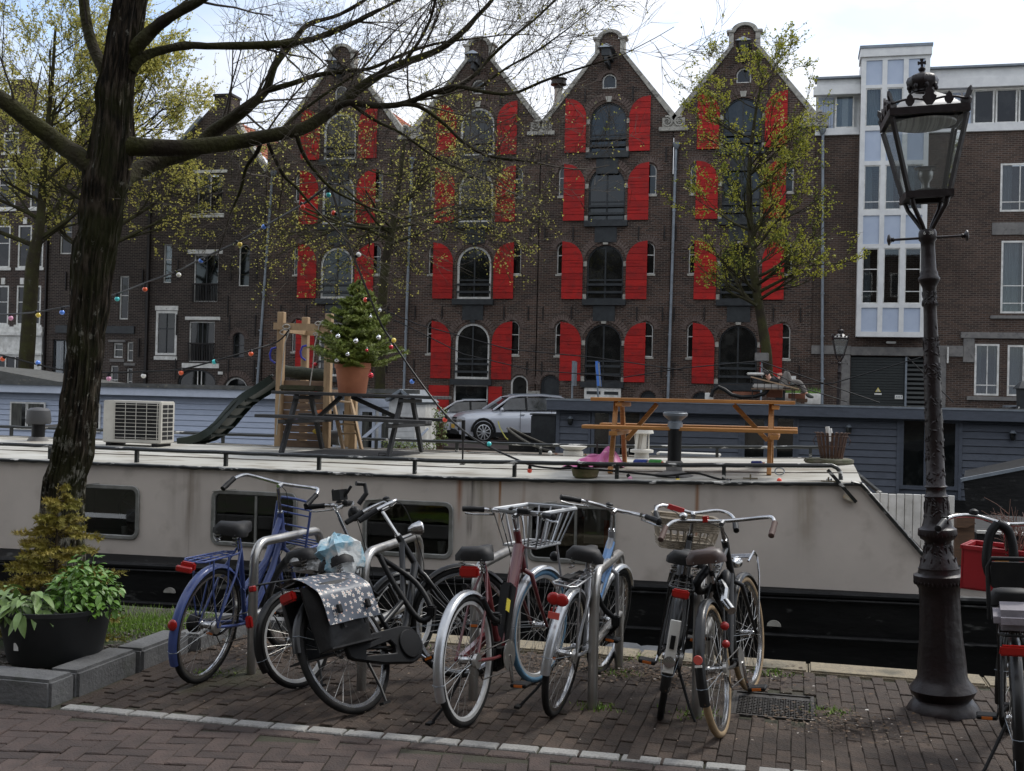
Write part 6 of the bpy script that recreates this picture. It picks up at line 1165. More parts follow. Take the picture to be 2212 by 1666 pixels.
    if bell: m = MB(); m.T = ST; m.lathe([(.005, 0), (.024, .004), (.022, .014), (.008, .022)], 12, tuple(pts[3] + V((0, 0, .015)))); m.build('bell', BLKP, HB)
    m = MB(); m.T = ST; m.tube(smooth([pts[1] + V((0, 0, -.01)), pts[2] + V((.09, 0, .0)), c0 + V((.12, .04, -.06)), B + V((.05, .02, .02)), B + V((0, .02, -.1))]), .0028, 5); m.build('brake_cable', BLKP, HB)
    # drive
    m = MB(); ca = crank; m.tube([bb + V((0, -.065, 0)), bb + V((0, .065, 0))], .012, 8)
    for s_ in (-1, 1): q = bb + V((s_ * .165 * cos(ca), -s_ * .075, s_ * .165 * sin(ca))); m.tube([bb + V((0, -s_ * .062, 0)), q], [.012, .009], 8)
    CK = m.build('crank', CHROME, t)
    for s_ in (-1, 1):
        q = bb + V((s_ * .165 * cos(ca), -s_ * .125, s_ * .165 * sin(ca))); m = MB().box(q, (.09, .10, .022)); pd = m.build('pedal', BLKP, t, bevel=.006, smooth=0); [MB().box(q + V((k_, 0, 0)), (.004, .05, .014)).build('pedal_reflector', AMB, pd, smooth=0) for k_ in (-.046, .046)]
    if case:
        hull = [(-.055, R_ + .0 - .045), (-.06, R_ + .02), (-.03, R_ + .05), (.2, .40), (.42, .405), (.51, .385), (.56, .33), (.565, .26), (.52, .20), (.44, .18), (.2, .22), (-.02, R_ - .065)]
        hole = [(.08, .315), (.3, .335), (.33, .30), (.32, .26), (.08, .285)]
        m = MB().prism(hull, -.085, -.05, holes=[hole] if case == 'open' else []); cc = m.build('chain_case', BLKP, t, smooth=30, bevel=.006); MB().lathe([(.085, -.092), (.08, -.097), (.03, -.099)], 20, tuple(bb), 'y').build('case_disc', BLKP, cc)
    else:
        m = MB().lathe([(.085, -.066), (.085, -.062)], 24, (bb.x, 0, bb.z), 'y'); m.build('chainring', STEEL, t); m = MB().tube([bb + V((0, -.064, .085)), rh + V((0, -.064, .04))], .004, 4).tube([bb + V((0, -.064, -.085)), rh + V((.06, -.064, -.11)), rh + V((.0, -.064, -.04))], .004, 4); m.build('chain', RUST, t)
        MB().lathe([(.04, -.07), (.038, -.05)], 16, (0, 0, R_), 'y').build('sprocket', STEEL, t)
    if rack:
        m = MB(); zr = R_ * 2 + .075; x0_, x1_ = -.26, .16
        m.tube([(x1_, -.05, zr), (x0_ + .04, -.065, zr), (x0_, -.04, zr), (x0_, .04, zr), (x0_ + .04, .065, zr), (x1_, .05, zr)], .006, 7, True)
        for s_ in (-.022, .022): m.tube([(x1_, s_, zr + .001), (x0_, s_, zr + .001)], .004, 6)
        for xx in (-.16, -.04, .08): m.tube([(xx, -.06, zr), (xx, .06, zr)], .004, 6)
        for s_ in (-1, 1): m.tube([rh + V((0, s_ * .07, 0)), (-.10, s_ * .07, R_ + .24), (-.12, s_ * .064, zr)], .005, 6); m.tube([rh + V((0, s_ * .07, 0)), (.06, s_ * .07, R_ + .25), (.05, s_ * .06, zr)], .005, 6); m.tube([(x1_, s_ * .05, zr), (.25, s_ * .015, hz * .80)], .005, 6)
        m.build('luggage_rack', rack, t)
    if tail: z_ = R_ * 2 + (.03 if rack else -.06); MB().bx(-.30 if rack else -.33, -.265 if rack else -.30, -.045, .045, z_, z_ + .045).build('tail_light', REDL, t, bevel=.008)
    if light: m = MB(); m.T = ST; m.lathe([(.012, -.05), (.03, -.02), (.036, .03), (.033, .035)], 14, (wb - .12, 0, R_ * 2 + .10), 'x'); m.build('headlamp', CHROME, t)
    if kick: m = MB().tube([V((.10, kick * .04, .30)), V((.04, kick * .14, .10)), V((-.02, kick * .20, .01 - (lean * -kick) * .0))], [.009, .008, .008], 7).box((-.035, kick * .205, .008), (.06, .03, .014)); m.build('kickstand', BLKP, t)
    t['steer'] = 0; return t, ST, A, B, s0, c0, pts, sad
def part(t, m, nm, mat, T=None, **kw):
    if T is not None: m.v = [T @ v for v in m.v]
    return m.build(nm, mat, t, **kw)
BLUF = M('blue_bicycle_paint', (.035, .058, .185), .4, c2=(.045, .072, .21), s=5, coat=.2, c3=(.20, .22, .3), s3=22, l3=.68, h3=.74)
REDF = M('dark_red_bicycle_paint', (.10, .012, .014), .3, c2=(.12, .016, .018), s=4, coat=.6)
BLKF = M('black_bicycle_paint', (.007, .007, .007), .35, c2=(.012, .012, .012), s=10, coat=.1, spec=.3, c3=(.10, .06, .04), s3=30, l3=.70, h3=.76)
SILF = M('silver_bicycle_paint', (.42, .43, .45), .35, m=.5, c2=(.36, .37, .39), s=6)
ALUM = M('matt_aluminium', (.48, .49, .50), .35, m=.8, c2=(.38, .39, .4), s=8)
TANT = M('tan_tyre', (.30, .21, .115), .85, c2=(.22, .155, .085), s=24)
BLUT = M('blue_tyre', (.10, .22, .33), .8, c2=(.07, .16, .25), s=24)
BRN = M('brown_leather', (.055, .030, .022), .45, c2=(.035, .02, .016), s=12)
BRNG = M('brown_grip', (.08, .045, .035), .7); LTHR = M('black_leather', (.006, .006, .006), .6, c2=(.013, .012, .012), s=20, spec=.3)
WRIM = M('pale_rim', (.55, .55, .54), .35, m=.4)

# 1 blue transport bicycle
t, ST, A, B_, s0, c0, pts, _ = bike('blue transport bicycle with blue front carrier, leftmost of the row', (-3.415, 6.29, 0), 3.7, 6.0, frame=BLUF, style='double', sad=.90, sadm=LTHR, stem=.20, bar='sit', barw=.295, rack=BLUF, fork=BLUF, ff=False, crank=.4, bell=False, kick=0, light=False, steer=-3)
m = MB(); cx = 1.05 - .10
for s_ in (-1, 1): m.tube([(cx - .05, s_ * .13, .70), (cx - .05, s_ * .13, 1.00), (cx - .05, s_ * .10, 1.035), (cx - .05, 0, 1.04)], .0085, 8); m.tube([(1.05, s_ * .065, .345), (cx + .05, s_ * .12, .62), (cx + .0, s_ * .13, .72)], .0075, 7); m.tube([(cx - .05, s_ * .13, .72), (cx + .25, s_ * .13, .74)], .0085, 8)
for z_ in (.76, .81, .86, .94, .98): m.tube([(cx - .05, -.13, z_), (cx - .05, .13, z_)], .006, 6)
for x_ in (.0, .08, .16, .25): m.tube([(cx + x_, -.13, .73), (cx + x_, .13, .73)], .006, 6)
part(t, m, 'front_carrier', BLUF, ST)
part(t, MB().bx(-.335, -.31, -.05, .05, .71, .745), 'wide_reflector', REDL, bevel=.006); part(t, MB().ball((-.373, 0, .415), .03, 10, 6, (.5, 1, 1.1)), 'round_reflector', REDL)
part(t, MB().lathe([(.055, .06), (.06, .10), (.05, .115)], 16, (0, 0, .345), 'y').tube([(.0, .09, .33), (.42, .09, .29)], .03, 8), 'chain_case', BLKP)

# 2 small folding bicycle
t, ST, A, B_, s0, c0, pts, _ = bike('small black folding bicycle with pale rims, between the blue bicycle and the flowered pannier', (-2.80, 6.36, 0), 22, -13, wb=.93, R_=.28, frame=BLKF, style='single', sad=.76, hz=.72, stem=.34, bar='flat', barw=.22, rack=BLKF, rim=WRIM, crank=1.0, kick=-1, sadm=LTHR, light=False, steer=-12, tail=False)
m = MB(); 
for s_ in (-1,): m.tube([c0 + V((.0, s_ * .18, .0)), c0 + V((.05, s_ * .20, .06)), c0 + V((.06, s_ * .18, .12)), c0 + V((0, s_ * .17, .13))], .016, 8)
part(t, m, 'bar_end', BLKP, ST); part(t, MB().box(c0 + V((.02, .05, .07)), (.06, .09, .07)).tube([c0 + V((.02, .02, .04)), c0 + V((.06, -.03, .12))], .010, 6).tube([c0 + V((0, .08, .05)), c0 + V((.02, .12, .11))], .008, 6), 'phone_holder', BLKP, ST)
part(t, MB().ball(c0 + V((.08, -.01, -.06)), .05, 12, 8, (.8, 1, 1)), 'horn', BLKP, ST)
part(t, MB().bx(-.34, -.31, -.022, .022, .40, .47), 'tail_light', REDL, bevel=.008); part(t, MB().bx(-.31, -.28, -.05, -.01, .60, .635), 'rack_reflector', REDL, bevel=.006)
part(t, MB().box((.20, 0, .70), (.16, .12, .07), Matrix.Rotation(.2, 3, 'Y')).ball((.15, 0, .74), .08, 10, 6, (1.2, .8, .5)), 'silver_saddle_cover', M('foil_cover', (.35, .35, .34), .35, m=.6, c2=(.1, .1, .1), s=18, bump=.6, bs=30))

# 3 black dutch bicycle with flowered pannier
t, ST, A, B_, s0, c0, pts, _ = bike('black Dutch bicycle leaning left, carrying the flowered pannier', (-2.263, 5.98, 0), 20, -25, wb=1.07, frame=BLKF, style='step', sad=.84, sadm=LTHR, stem=.20, bar='close', barw=.17, rack=BLKF, case='open', crank=-.75, steer=-36, kick=-1, light=False, rfl=None, rf=3.0, bell=True, tail=False)
part(t, MB().lathe([(.012, -.05), (.035, -.02), (.045, .03), (.04, .04)], 16, tuple(A + V((.10, -.06, .03))), 'x').tube([A + V((0, 0, -.02)), A + V((.09, -.05, .0))], .006, 6), 'headlamp', CHROME, ST); part(t, MB().lathe([(.038, .041), (.001, .046)], 14, tuple(A + V((.10, -.06, .03))), 'x'), 'lamp_lens', M('lens_cream', (.6, .55, .4), .3), ST)
DT = t
t2 = thing('bicycle_pannier', 'black double pannier with white daisy patterned flap on the black Dutch bicycle', 'pannier', DT.location, rot=tuple(DT.rotation_euler))
CANV = M('black_tarpaulin', (.007, .007, .0075), .42, spec=.3, c2=(.012, .012, .012), s=8, bump=.25, bs=14)
for s_ in (-1, 1):
    m = MB(); vs = []; n = 10
    for i in range(n + 1):
        for j in range(n + 1):
            x = -.27 + .42 * i / n; z = .36 + .36 * j / n; vs.append((x, s_ * (.075 + .11 * (sin(pi * i / n) ** .4) * (.75 + .25 * sin(pi * j / n)) + .008 * noise.noise(V((x * 12, z * 12, s_)))), z))
    m.add(vs, [(i * (n + 1) + j, (i + 1) * (n + 1) + j, (i + 1) * (n + 1) + j + 1, i * (n + 1) + j + 1) for i in range(n) for j in range(n)]); m.bx(-.27, .15, min(s_ * .07, s_ * .08), max(s_ * .07, s_ * .08), .36, .72).bx(-.26, .14, min(s_ * .07, s_ * .17), max(s_ * .07, s_ * .17), .355, .365); m.build('side_bag', CANV, t2, fix=False, smooth=60)
    MB().bx(-.15, -.13, s_ * .19 - .004, s_ * .19 + .004, .45, .62).bx(.02, .04, s_ * .19 - .004, s_ * .19 + .004, .45, .62).build('strap', BLKP, t2, smooth=0)
def daisy():
    mt = bpy.data.materials.new('daisy_oilcloth'); mt.use_nodes = True; t = mt.node_tree; ln = t.links.new; b = t.nodes['Principled BSDF']; b.inputs['Roughness'].default_value = .4
    tc_ = nd(t, 'TexCoord'); mp_ = nd(t, 'Mapping'); mp_.inputs['Scale'].default_value = (1, 1, 1); ln(tc_.outputs['UV'], mp_.inputs[0])
    vo = nd(t, 'TexVoronoi', voronoi_dimensions='2D'); vo.inputs['Scale'].default_value = 26; vo.inputs['Randomness'].default_value = .85; ln(mp_.outputs[0], vo.inputs['Vector'])
    sb = nd(t, 'VectorMath', operation='SUBTRACT'); sc_ = nd(t, 'VectorMath', operation='SCALE'); sc_.inputs['Scale'].default_value = 26; ln(mp_.outputs[0], sc_.inputs[0]); s2 = nd(t, 'VectorMath', operation='SCALE'); s2.inputs['Scale'].default_value = 26; ln(vo.outputs['Position'], s2.inputs[0]); ln(sc_.outputs[0], sb.inputs[0]); ln(s2.outputs[0], sb.inputs[1])
    sx = nd(t, 'SeparateXYZ'); ln(sb.outputs[0], sx.inputs[0]); at2 = nd(t, 'Math', operation='ARCTAN2'); ln(sx.outputs[1], at2.inputs[0]); ln(sx.outputs[0], at2.inputs[1])
    mu = nd(t, 'Math', operation='MULTIPLY'); mu.inputs[1].default_value = 5; ln(at2.outputs[0], mu.inputs[0]); co = nd(t, 'Math', operation='COSINE'); ln(mu.outputs[0], co.inputs[0])
    ma = nd(t, 'Math', operation='MULTIPLY_ADD'); ln(co.outputs[0], ma.inputs[0]); ma.inputs[1].default_value = .09; ma.inputs[2].default_value = .33
    sz = nd(t, 'Math', operation='MULTIPLY'); sx2 = nd(t, 'SeparateColor'); ln(vo.outputs['Color'], sx2.inputs[0]); mr = nd(t, 'MapRange'); ln(sx2.outputs[0], mr.inputs[0]); mr.inputs['To Min'].default_value = .35; mr.inputs['To Max'].default_value = 1.15; ln(ma.outputs[0], sz.inputs[0]); ln(mr.outputs[0], sz.inputs[1])
    lt = nd(t, 'Math', operation='LESS_THAN'); ln(vo.outputs['Distance'], lt.inputs[0]); ln(sz.outputs[0], lt.inputs[1]); ce = nd(t, 'Math', operation='LESS_THAN'); ln(vo.outputs['Distance'], ce.inputs[0]); ce.inputs[1].default_value = .10
    m1 = nd(t, 'Mix', data_type='RGBA'); m1.inputs[6].default_value = (.045, .055, .075, 1); m1.inputs[7].default_value = (.50, .48, .44, 1); ln(lt.outputs[0], m1.inputs[0]); m2 = nd(t, 'Mix', data_type='RGBA'); ln(m1.outputs[2], m2.inputs[6]); m2.inputs[7].default_value = (.45, .20, .14, 1); ln(ce.outputs[0], m2.inputs[0]); ln(m2.outputs[2], b.inputs['Base Color']); return mt
vs = []; n, k_ = 14, 18; prof = []
for i in range(k_ + 1):                                # flap: up over the rack and hanging down its right side
    s_ = i / k_; L_ = .50 * s_
    if L_ < .16: prof.append((.10 - L_, .78 + .012 * sin(s_ * 9)))
    else: q = (L_ - .16) / .34; prof.append((-.06 - .135 * min(1, q * 2.2) ** .8 - .015 * q, .775 - .30 * q ** 1.15))
for i in range(k_ + 1):
    for j in range(n + 1): x = -.27 + .41 * j / n; vs.append((x, prof[i][0] + .006 * noise.noise(V((x * 10, i * .4, 0))), prof[i][1] + .006 * noise.noise(V((x * 8, i * .3, 5)))))
me = bpy.data.meshes.new('flap'); me.from_pydata(vs, [], [(i * (n + 1) + j, i * (n + 1) + j + 1, (i + 1) * (n + 1) + j + 1, (i + 1) * (n + 1) + j) for i in range(k_) for j in range(n)]); uv = me.uv_layers.new()
for lp in me.loops: q = lp.vertex_index; uv.data[lp.index].uv = ((q % (n + 1)) / n * .41, (q // (n + 1)) / k_ * .5)
me.polygons.foreach_set('use_smooth', [True] * len(me.polygons)); me.materials.append(daisy()); me.update(); put('flap', me, t2)
for x_ in (-.18, .05): MB().box((x_, -.225, .55), (.035, .02, .05)).build('buckle', BLKP, t2, bevel=.006)
part(t2, MB().bx(-.32, -.275, -.05, .05, .67, .725), 'tail_light', REDL, bevel=.01)
t3 = thing('plastic_bag', 'pale blue and white plastic bag tied over the saddle above the flowered pannier', 'plastic bag', DT.location, rot=tuple(DT.rotation_euler)); m = MB(); vs = []
for i in range(11):
    for j in range(22):
        a = 2 * pi * j / 22; ph = pi * i / 10; r_ = 1 + .45 * noise.noise(V((cos(a) * 1.9, sin(a) * 1.9, ph * 2.1))) + .04 * sin(a * 7 + i * 2); vs.append((.20 + .15 * sin(ph) * cos(a) * r_, .10 * sin(ph) * sin(a) * r_, .89 + .115 * cos(ph) * r_ - (.03 if ph > 1.6 else 0)))
m.add(vs, [(i * 22 + j, i * 22 + (j + 1) % 22, (i + 1) * 22 + (j + 1) % 22, (i + 1) * 22 + j) for i in range(10) for j in range(22)]); m.build('bag_body', M('blue_white_plastic', (.20, .36, .44), .4, c2=(.52, .54, .53), s=7, lo=.44, hi=.54, bump=.5, bs=16), t3, smooth=25)
# chain lock on the dutch frame
def lock(T, pts, label, r_=.014, mat=BLKP):
    t = thing('bicycle_lock', label, 'lock'); P_ = [T @ V(p) for p in pts]; o = []
    for i in range(len(P_) - 1):
        for j in range(4): s_ = j / 4; p0, a_, b_, p3 = P_[max(i - 1, 0)], P_[i], P_[i + 1], P_[min(i + 2, len(P_) - 1)]; o.append(.5 * ((2 * a_) + (b_ - p0) * s_ + (2 * p0 - 5 * a_ + 4 * b_ - p3) * s_ ** 2 + (3 * a_ - p0 - 3 * b_ + p3) * s_ ** 3))
    MB().tube(o + [P_[-1]], r_, 8).build('sleeve', mat, t, smooth=60); q = P_[len(P_) // 2]; MB().box(q, (.05, .06, .07)).build('lock_body', BLKP, t, bevel=.01)
def BT(t): return Matrix.Translation(t.location) @ t.rotation_euler.to_matrix().to_4x4()
lock(Matrix(), [(-2.46, 6.62, .79), (-2.40, 6.7, .72), (-2.22, 6.72, .60), (-2.1, 6.66, .45), (-2.16, 6.62, .40), (-2.32, 6.64, .58), (-2.44, 6.66, .76)], 'thick black chain lock looped over the hoop behind the flowered pannier', .017)

# 4 dark red electric bicycle
t, ST, A, B_, s0, c0, pts, _ = bike('dark red electric bicycle with silver basket and blue front tyre', (-1.652, 5.925, 0), 8.2, -2.9, wb=1.07, frame=REDF, style='ebike', sad=.88, sadm=LTHR, stem=.10, bar='flat', barw=.30, fender=ALUM, steer=-9, kick=1, crank=-1.5, rf=3.55, light=False, rim=WRIM, tail=False)
[o for o in t.children if o.name.startswith('front_wheel')][0].data.materials[0] = BLUT
m = MB(); bx0, bx1, wy, wy2, zb_, zt_ = .80, 1.10, .11, .17, .86, 1.07
for (x0_, x1_, w_, z_, r_) in ((bx0, bx1, wy, zb_, .009), (bx0 - .04, bx1 + .08, wy2, zt_, .013)): m.tube([(x0_, -w_, z_), (x1_, -w_, z_), (x1_ + .02, 0, z_), (x1_, w_, z_), (x0_, w_, z_)], r_, 7, True)
for k in range(7):
    s_ = k / 6
    for sg in (-1, 1): m.beam((bx0 + (bx1 - bx0) * s_, sg * wy, zb_), (bx0 - .04 + (bx1 - bx0 + .12) * s_, sg * wy2, zt_), .010, .006)
for k in range(5): y_ = -1 + .5 * k; m.beam((bx0, y_ * wy, zb_), (bx0 - .04, y_ * wy2, zt_), .010, .006); m.beam((bx1, y_ * wy, zb_), (bx1 + .08, y_ * wy2, zt_), .010, .006); m.beam((bx0, y_ * wy, zb_), (bx1, y_ * wy, zb_), .008, .006)
part(t, m, 'basket', ALUM, ST, smooth=40)
part(t, MB().tube([(1.07, -.07, .345), (1.12, -.12, .62), (1.06, -.11, .86)], .007, 7).tube([(1.07, .07, .345), (1.12, .12, .62), (1.06, .11, .86)], .007, 7), 'basket_support', ALUM, ST)
part(t, MB().box((.545, -.0, .50), (.085, .075, .36), Matrix.Rotation(.42, 3, 'Y')), 'battery', BLKP, bevel=.015); part(t, MB().box((.50, -.040, .56), (.05, .004, .07), Matrix.Rotation(.42, 3, 'Y')), 'warning_label', M('label_yellow', (.6, .5, .05), .5))
part(t, MB().box((.42, 0, .29), (.17, .10, .16)), 'motor', BLKP, bevel=.03); part(t, MB().beam((.05, .055, .335), (.42, .055, .40), .03, .05), 'chain_guard', REDF)
part(t, MB().bx(.045, .085, -.055, .055, .775, .835), 'tail_light', REDL, bevel=.01)
part(t, MB().box(c0 + V((-.02, -.05, .02)), (.05, .08, .03)), 'display', BLKP, ST, bevel=.006)
part(t, MB().ball((1.19, -.03, .76), .032, 12, 8), 'headlamp', BLKP, ST)
part(t, MB().tube([c0 + V((0, .1, 0)), c0 + V((.06, .15, -.06)), A + V((.02, .09, -.02)), B_ + V((.0, .05, -.05)), B_ + V((-.1, .02, -.12))], .004, 6), 'cable_loop', BLKP, ST)
lock(BT(t), [(.10, .05, .72), (.2, .08, .70), (.30, .07, .62), (.28, -.06, .52), (.18, -.07, .55), (.12, -.05, .66)], 'black ring lock and cable round the seat stays of the dark red bicycle', .016)

# 5 silver bicycle
t, ST, A, B_, s0, c0, pts, _ = bike('silver and light blue city bicycle between the dark red bicycle and the black pair', (-1.255, 6.28, 0), 4.6, 7.5, wb=1.04, frame=SILF, style='step', sad=.87, sadm=LTHR, stem=.13, bar='flat', barw=.31, rack=ALUM, fender=ALUM, fork=SILF, crank=.3, steer=-6, kick=1, rf=3.25, tail=False, light=False)
LBF = M('light_blue_paint', (.13, .27, .52), .35, coat=.4); part(t, MB().tube([A + (B_ - A) * .3, V((.60, 0, .66))], .026, 10).tube([A + (B_ - A) * .9, V((.60, 0, .54))], .026, 10), 'painted_tube', LBF)
part(t, MB().ball((-.315, -.022, .70), .038, 12, 8, (.4, 1, .9)).ball((-.315, .022, .70), .038, 12, 8, (.4, 1, .9)), 'tail_light', REDL); part(t, MB().box((-.35, 0, .62), (.01, .06, .035)), 'red_sticker', M('sticker_red', (.5, .08, .06), .5)); part(t, MB().bx(-.05, .0, .07, .10, .55, .59), 'side_reflector', REDL)
part(t, MB().beam((-.24, 0, .79), (.12, 0, .79), .03, .006).beam((-.24, 0, .80), (-.1, 0, .80), .05, .01), 'rack_strap', RUBBER)
lock(Matrix(), [(-1.09, 6.75, .76), (-1.14, 6.8, .70), (-1.10, 6.85, .52), (-1.02, 6.9, .42), (-1.07, 6.95, .34), (-1.16, 6.9, .36), (-1.12, 6.8, .6)], 'black chain lock hanging from the hoop beside the silver bicycle', .016)

# 6 black bicycle with wicker basket
t, ST, A, B_, s0, c0, pts, _ = bike('black bicycle with wicker basket and white mudguard end, behind the tan tyred one', (-.69, 6.40, 0), -4, 8, wb=1.05, frame=BLKF, style='double', sad=.86, sadm=LTHR, stem=.14, bar='close', barw=.25, rack=BLKF, crank=.35, steer=10, kick=-1, rf=3.45, light=False, bell=False, hz=.93, grip=BLKP)
part(t, MB().bx(-.375, -.368, -.028, .028, .34, .62), 'white_mudguard_end', WHITE, bevel=.004); part(t, MB().lathe([(.032, 0), (.03, -.006), (.008, -.01)], 16, (-.378, 0, .40), 'x'), 'round_reflector', CHROME); part(t, MB().bx(-.385, -.376, -.012, .012, .47, .54), 'lock_holder', BLKP)
m = MB(); X0_, X1_, WY, ZB_, ZT_ = .80, 1.08, .16, .84, 1.02
for k in range(13):
    s_ = k / 12; f_ = 1 + .25 * s_; z_ = ZB_ + (ZT_ - ZB_) * s_; P_ = []
    if 3 < k < 8: continue
    for q in range(40):
        a = 2 * pi * q / 40; cx_ = (X0_ + X1_) / 2; P_.append((cx_ + (X1_ - X0_) / 2 * f_ * max(-1, min(1, 1.25 * cos(a))) + .003 * (-1) ** q, WY * f_ * max(-1, min(1, 1.25 * sin(a))) + .003 * (-1) ** q, z_))
    m.tube(P_, .0075 if k < 12 else .011, 5, True)
for q in range(30):
    a = 2 * pi * q / 30
    for dq in (-.12, .12):
        def pp(s_, a_): f_ = 1 + .25 * s_; return ((X0_ + X1_) / 2 + (X1_ - X0_) / 2 * f_ * max(-1, min(1, 1.25 * cos(a_))), WY * f_ * max(-1, min(1, 1.25 * sin(a_))), ZB_ + (ZT_ - ZB_) * s_)
        m.tube([pp(0, a), pp(.5, a + dq), pp(1, a)], .004, 4)
m.bx(X0_, X1_, -WY, WY, ZB_ - .005, ZB_); part(t, m, 'wicker_basket', WEAVE, ST, fix=False); part(t, MB().beam(pts[3] + V((0, 0, .0)), pts[4], .03, .03), 'red_tape', M('red_tape', (.35, .02, .02), .5), ST)
m = MB(); w_ = [(-.02, .14), (.1, .155), (.3, .2)]

# 7 black bicycle with tan tyres
t, ST, A, B_, s0, c0, pts, _ = bike('black bicycle with tan tyres, brown saddle and brown grips', (-.335, 6.17, 0), 6.5, -8.5, wb=1.05, frame=BLKF, style='diamond', sad=.91, sadm=BRN, stem=.12, bar='sit', barw=.31, grip=BRNG, tyre=TANT, crank=-1.25, steer=-6, kick=0, rf=3.45, tail=False, ff=True, hz=.93)
part(t, MB().lathe([(.024, 0), (.022, -.005)], 16, (-.366, 0, .47), 'x'), 'red_sticker', M('sticker_red', (.5, .08, .06), .5)); part(t, MB().bx(-.378, -.370, -.018, .018, .435, .445), 'white_sticker', WHITE)
part(t, MB().ball((.06, -.07, .56), .024, 10, 6).ball((.03, -.07, .47), .022, 10, 6), 'seat_stay_lights', REDL, kind='stuff')
m = MB()
for s_ in (-1, 1): m.tube([(1.05, s_ * .07, .345), (1.07, s_ * .10, .70), (1.12, s_ * .085, .80), (1.05, s_ * .085, .84), (.90, s_ * .085, .80)], .0065, 7)
for x_ in (.93, .98, 1.03, 1.08): m.tube([(x_, -.085, .82), (x_, .085, .82)], .004, 6)
part(t, m, 'front_carrier', CHROME, ST); part(t, MB().beam(pts[4] + V((0, 0, .012)), pts[4] + V((0, -.03, .012)), .035, .035), 'red_strap', REDL, ST); part(t, MB().ball(pts[3] + V((.0, 0, .03)), .026, 12, 8, (1, 1, .8)), 'chrome_bell', CHROME, ST)
part(t, MB().tube([(.27, -.04, .76), (.20, -.07, .73), (.17, -.06, .67)], .022, 8).tube([(.16, -.07, .67), (.10, -.11, .63)], .024, 12), 'ring_lock', CHROME)
lock(BT(t), [(.30, .03, .84), (.22, .08, .78), (.30, .09, .72), (.36, .0, .74), (.34, -.06, .80), (.26, -.06, .74), (.28, .0, .68)], 'black fabric lock wrapped under the brown saddle', .024)

# 8 bicycle with red crate at the right edge
t, ST, A, B_, s0, c0, pts, _ = bike('black bicycle with red crate and grey rack cushion at the right edge', (1.02, 5.66, 0), 8, -3, wb=1.12, frame=BLKF, style='diamond', sad=.86, sadm=LTHR, stem=.20, bar='dutch', barw=.29, rack=BLKF, crank=2.6, steer=-12, kick=1, rf=3.4, tail=False, light=False, fender=BLKF)
CT = t
part(t, MB().box((-.10, 0, .825), (.30, .17, .09)), 'rack_cushion', M('grey_cushion', (.22, .20, .22), .8, c2=(.15, .14, .15), s=6, bump=.3, bs=20), bevel=.03)
part(t, MB().tube([(.06, -.10, .78), (.06, -.10, 1.02), (.06, -.08, 1.06), (.06, .08, 1.06), (.06, .10, 1.02), (.06, .10, .78)], .010, 8).bx(.05, .07, -.085, .085, .93, 1.045), 'back_rest', BLKP)
part(t, MB().prism([(-.07, .69), (.07, .69), (.062, .735), (-.062, .735)], -.335, -.30, 'x'), 'tail_light', REDL, bevel=.008)
cr_ = thing('crate', 'red plastic beer crate strapped on the front of the bicycle at the right edge', 'crate', t.location, rot=tuple(t.rotation_euler)); CRED = M('crate_red', (.38, .018, .025), .4, c2=(.30, .014, .02), s=4); m = MB(); x0_, x1_, w_, z0_, z1_ = .78, 1.06, .195, .79, 1.02
T_ = ST @ Matrix.Translation((.0, .02, 0)) @ Matrix.Rotation(-.0, 4, 'X')
part(cr_, MB().bx(x0_, x1_, -w_, w_, z0_, z0_ + .01), 'crate_floor', CRED, T_)
for (a, b_) in (((x0_, x0_ + .012), (-w_, w_)), ((x1_ - .012, x1_), (-w_, w_))): part(cr_, MB().bx(a[0], a[1], b_[0], b_[1], z0_, z1_).bx(a[0] - .008, a[1] + .008, b_[0], b_[1], z1_ - .02, z1_), 'crate_end', CRED, T_, smooth=0)
for s_ in (-1, 1): part(cr_, MB().prism([(x0_, z0_), (x1_, z0_), (x1_, z1_), (x0_, z1_)], s_ * w_ - .006, s_ * w_ + .006, holes=[[(x0_ + .09, z1_ - .08), (x1_ - .09, z1_ - .08), (x1_ - .09, z1_ - .045), (x0_ + .09, z1_ - .045)]]).bx(x0_, x1_, s_ * w_ - .014, s_ * w_ + .014, z1_ - .02, z1_), 'crate_side', CRED, T_, smooth=0)
m = MB()
part(cr_, MB().lathe([(.085, -.004), (.085, 0)], 30, (x0_ - .002, -.02, .89), 'x'), 'badge', M('badge_orange', (.55, .22, .02), .5), T_); part(cr_, MB().lathe([(.058, -.004), (.058, 0)], 30, (x0_ - .005, -.02, .89), 'x'), 'badge_centre', M('badge_dark_red', (.2, .01, .012), .5), T_)
def text(par, s, loc, size, mat, T, ext=.001, nm='lettering'):
    cu = bpy.data.curves.new(nm, 'FONT'); cu.body = s; cu.size = size; cu.align_x = 'CENTER'; cu.align_y = 'CENTER'; cu.extrude = ext; o = bpy.data.objects.new(nm, cu); C.objects.link(o)
    dg = bpy.context.evaluated_depsgraph_get(); me = bpy.data.meshes.new_from_object(o.evaluated_get(dg)); bpy.data.objects.remove(o); me.transform(T @ Matrix.Translation(loc) @ Matrix(((0, 0, -1, 0), (-1, 0, 0, 0), (0, 1, 0, 0), (0, 0, 0, 1)))); me.materials.append(mat); return put(nm, me, par)
text(cr_, 'L', (x0_ - .011, -.07, .895), .06, WHITE, T_)
lock(BT(t), [(.72, .04, 1.16), (.70, .08, 1.10), (.68, .10, .95), (.70, .05, .84), (.72, -.02, .84), (.72, -.03, 1.0), (.73, -.01, 1.12), (.72, .04, 1.16)], 'very thick black chain lock looped over the handlebar of the bicycle with the red crate', .024)
t4 = thing('twig_bundle', 'bundle of bare reddish twigs standing in the red crate', 'twigs'); m = MB(); T8 = BT(CT) @ T_
random.seed(4)
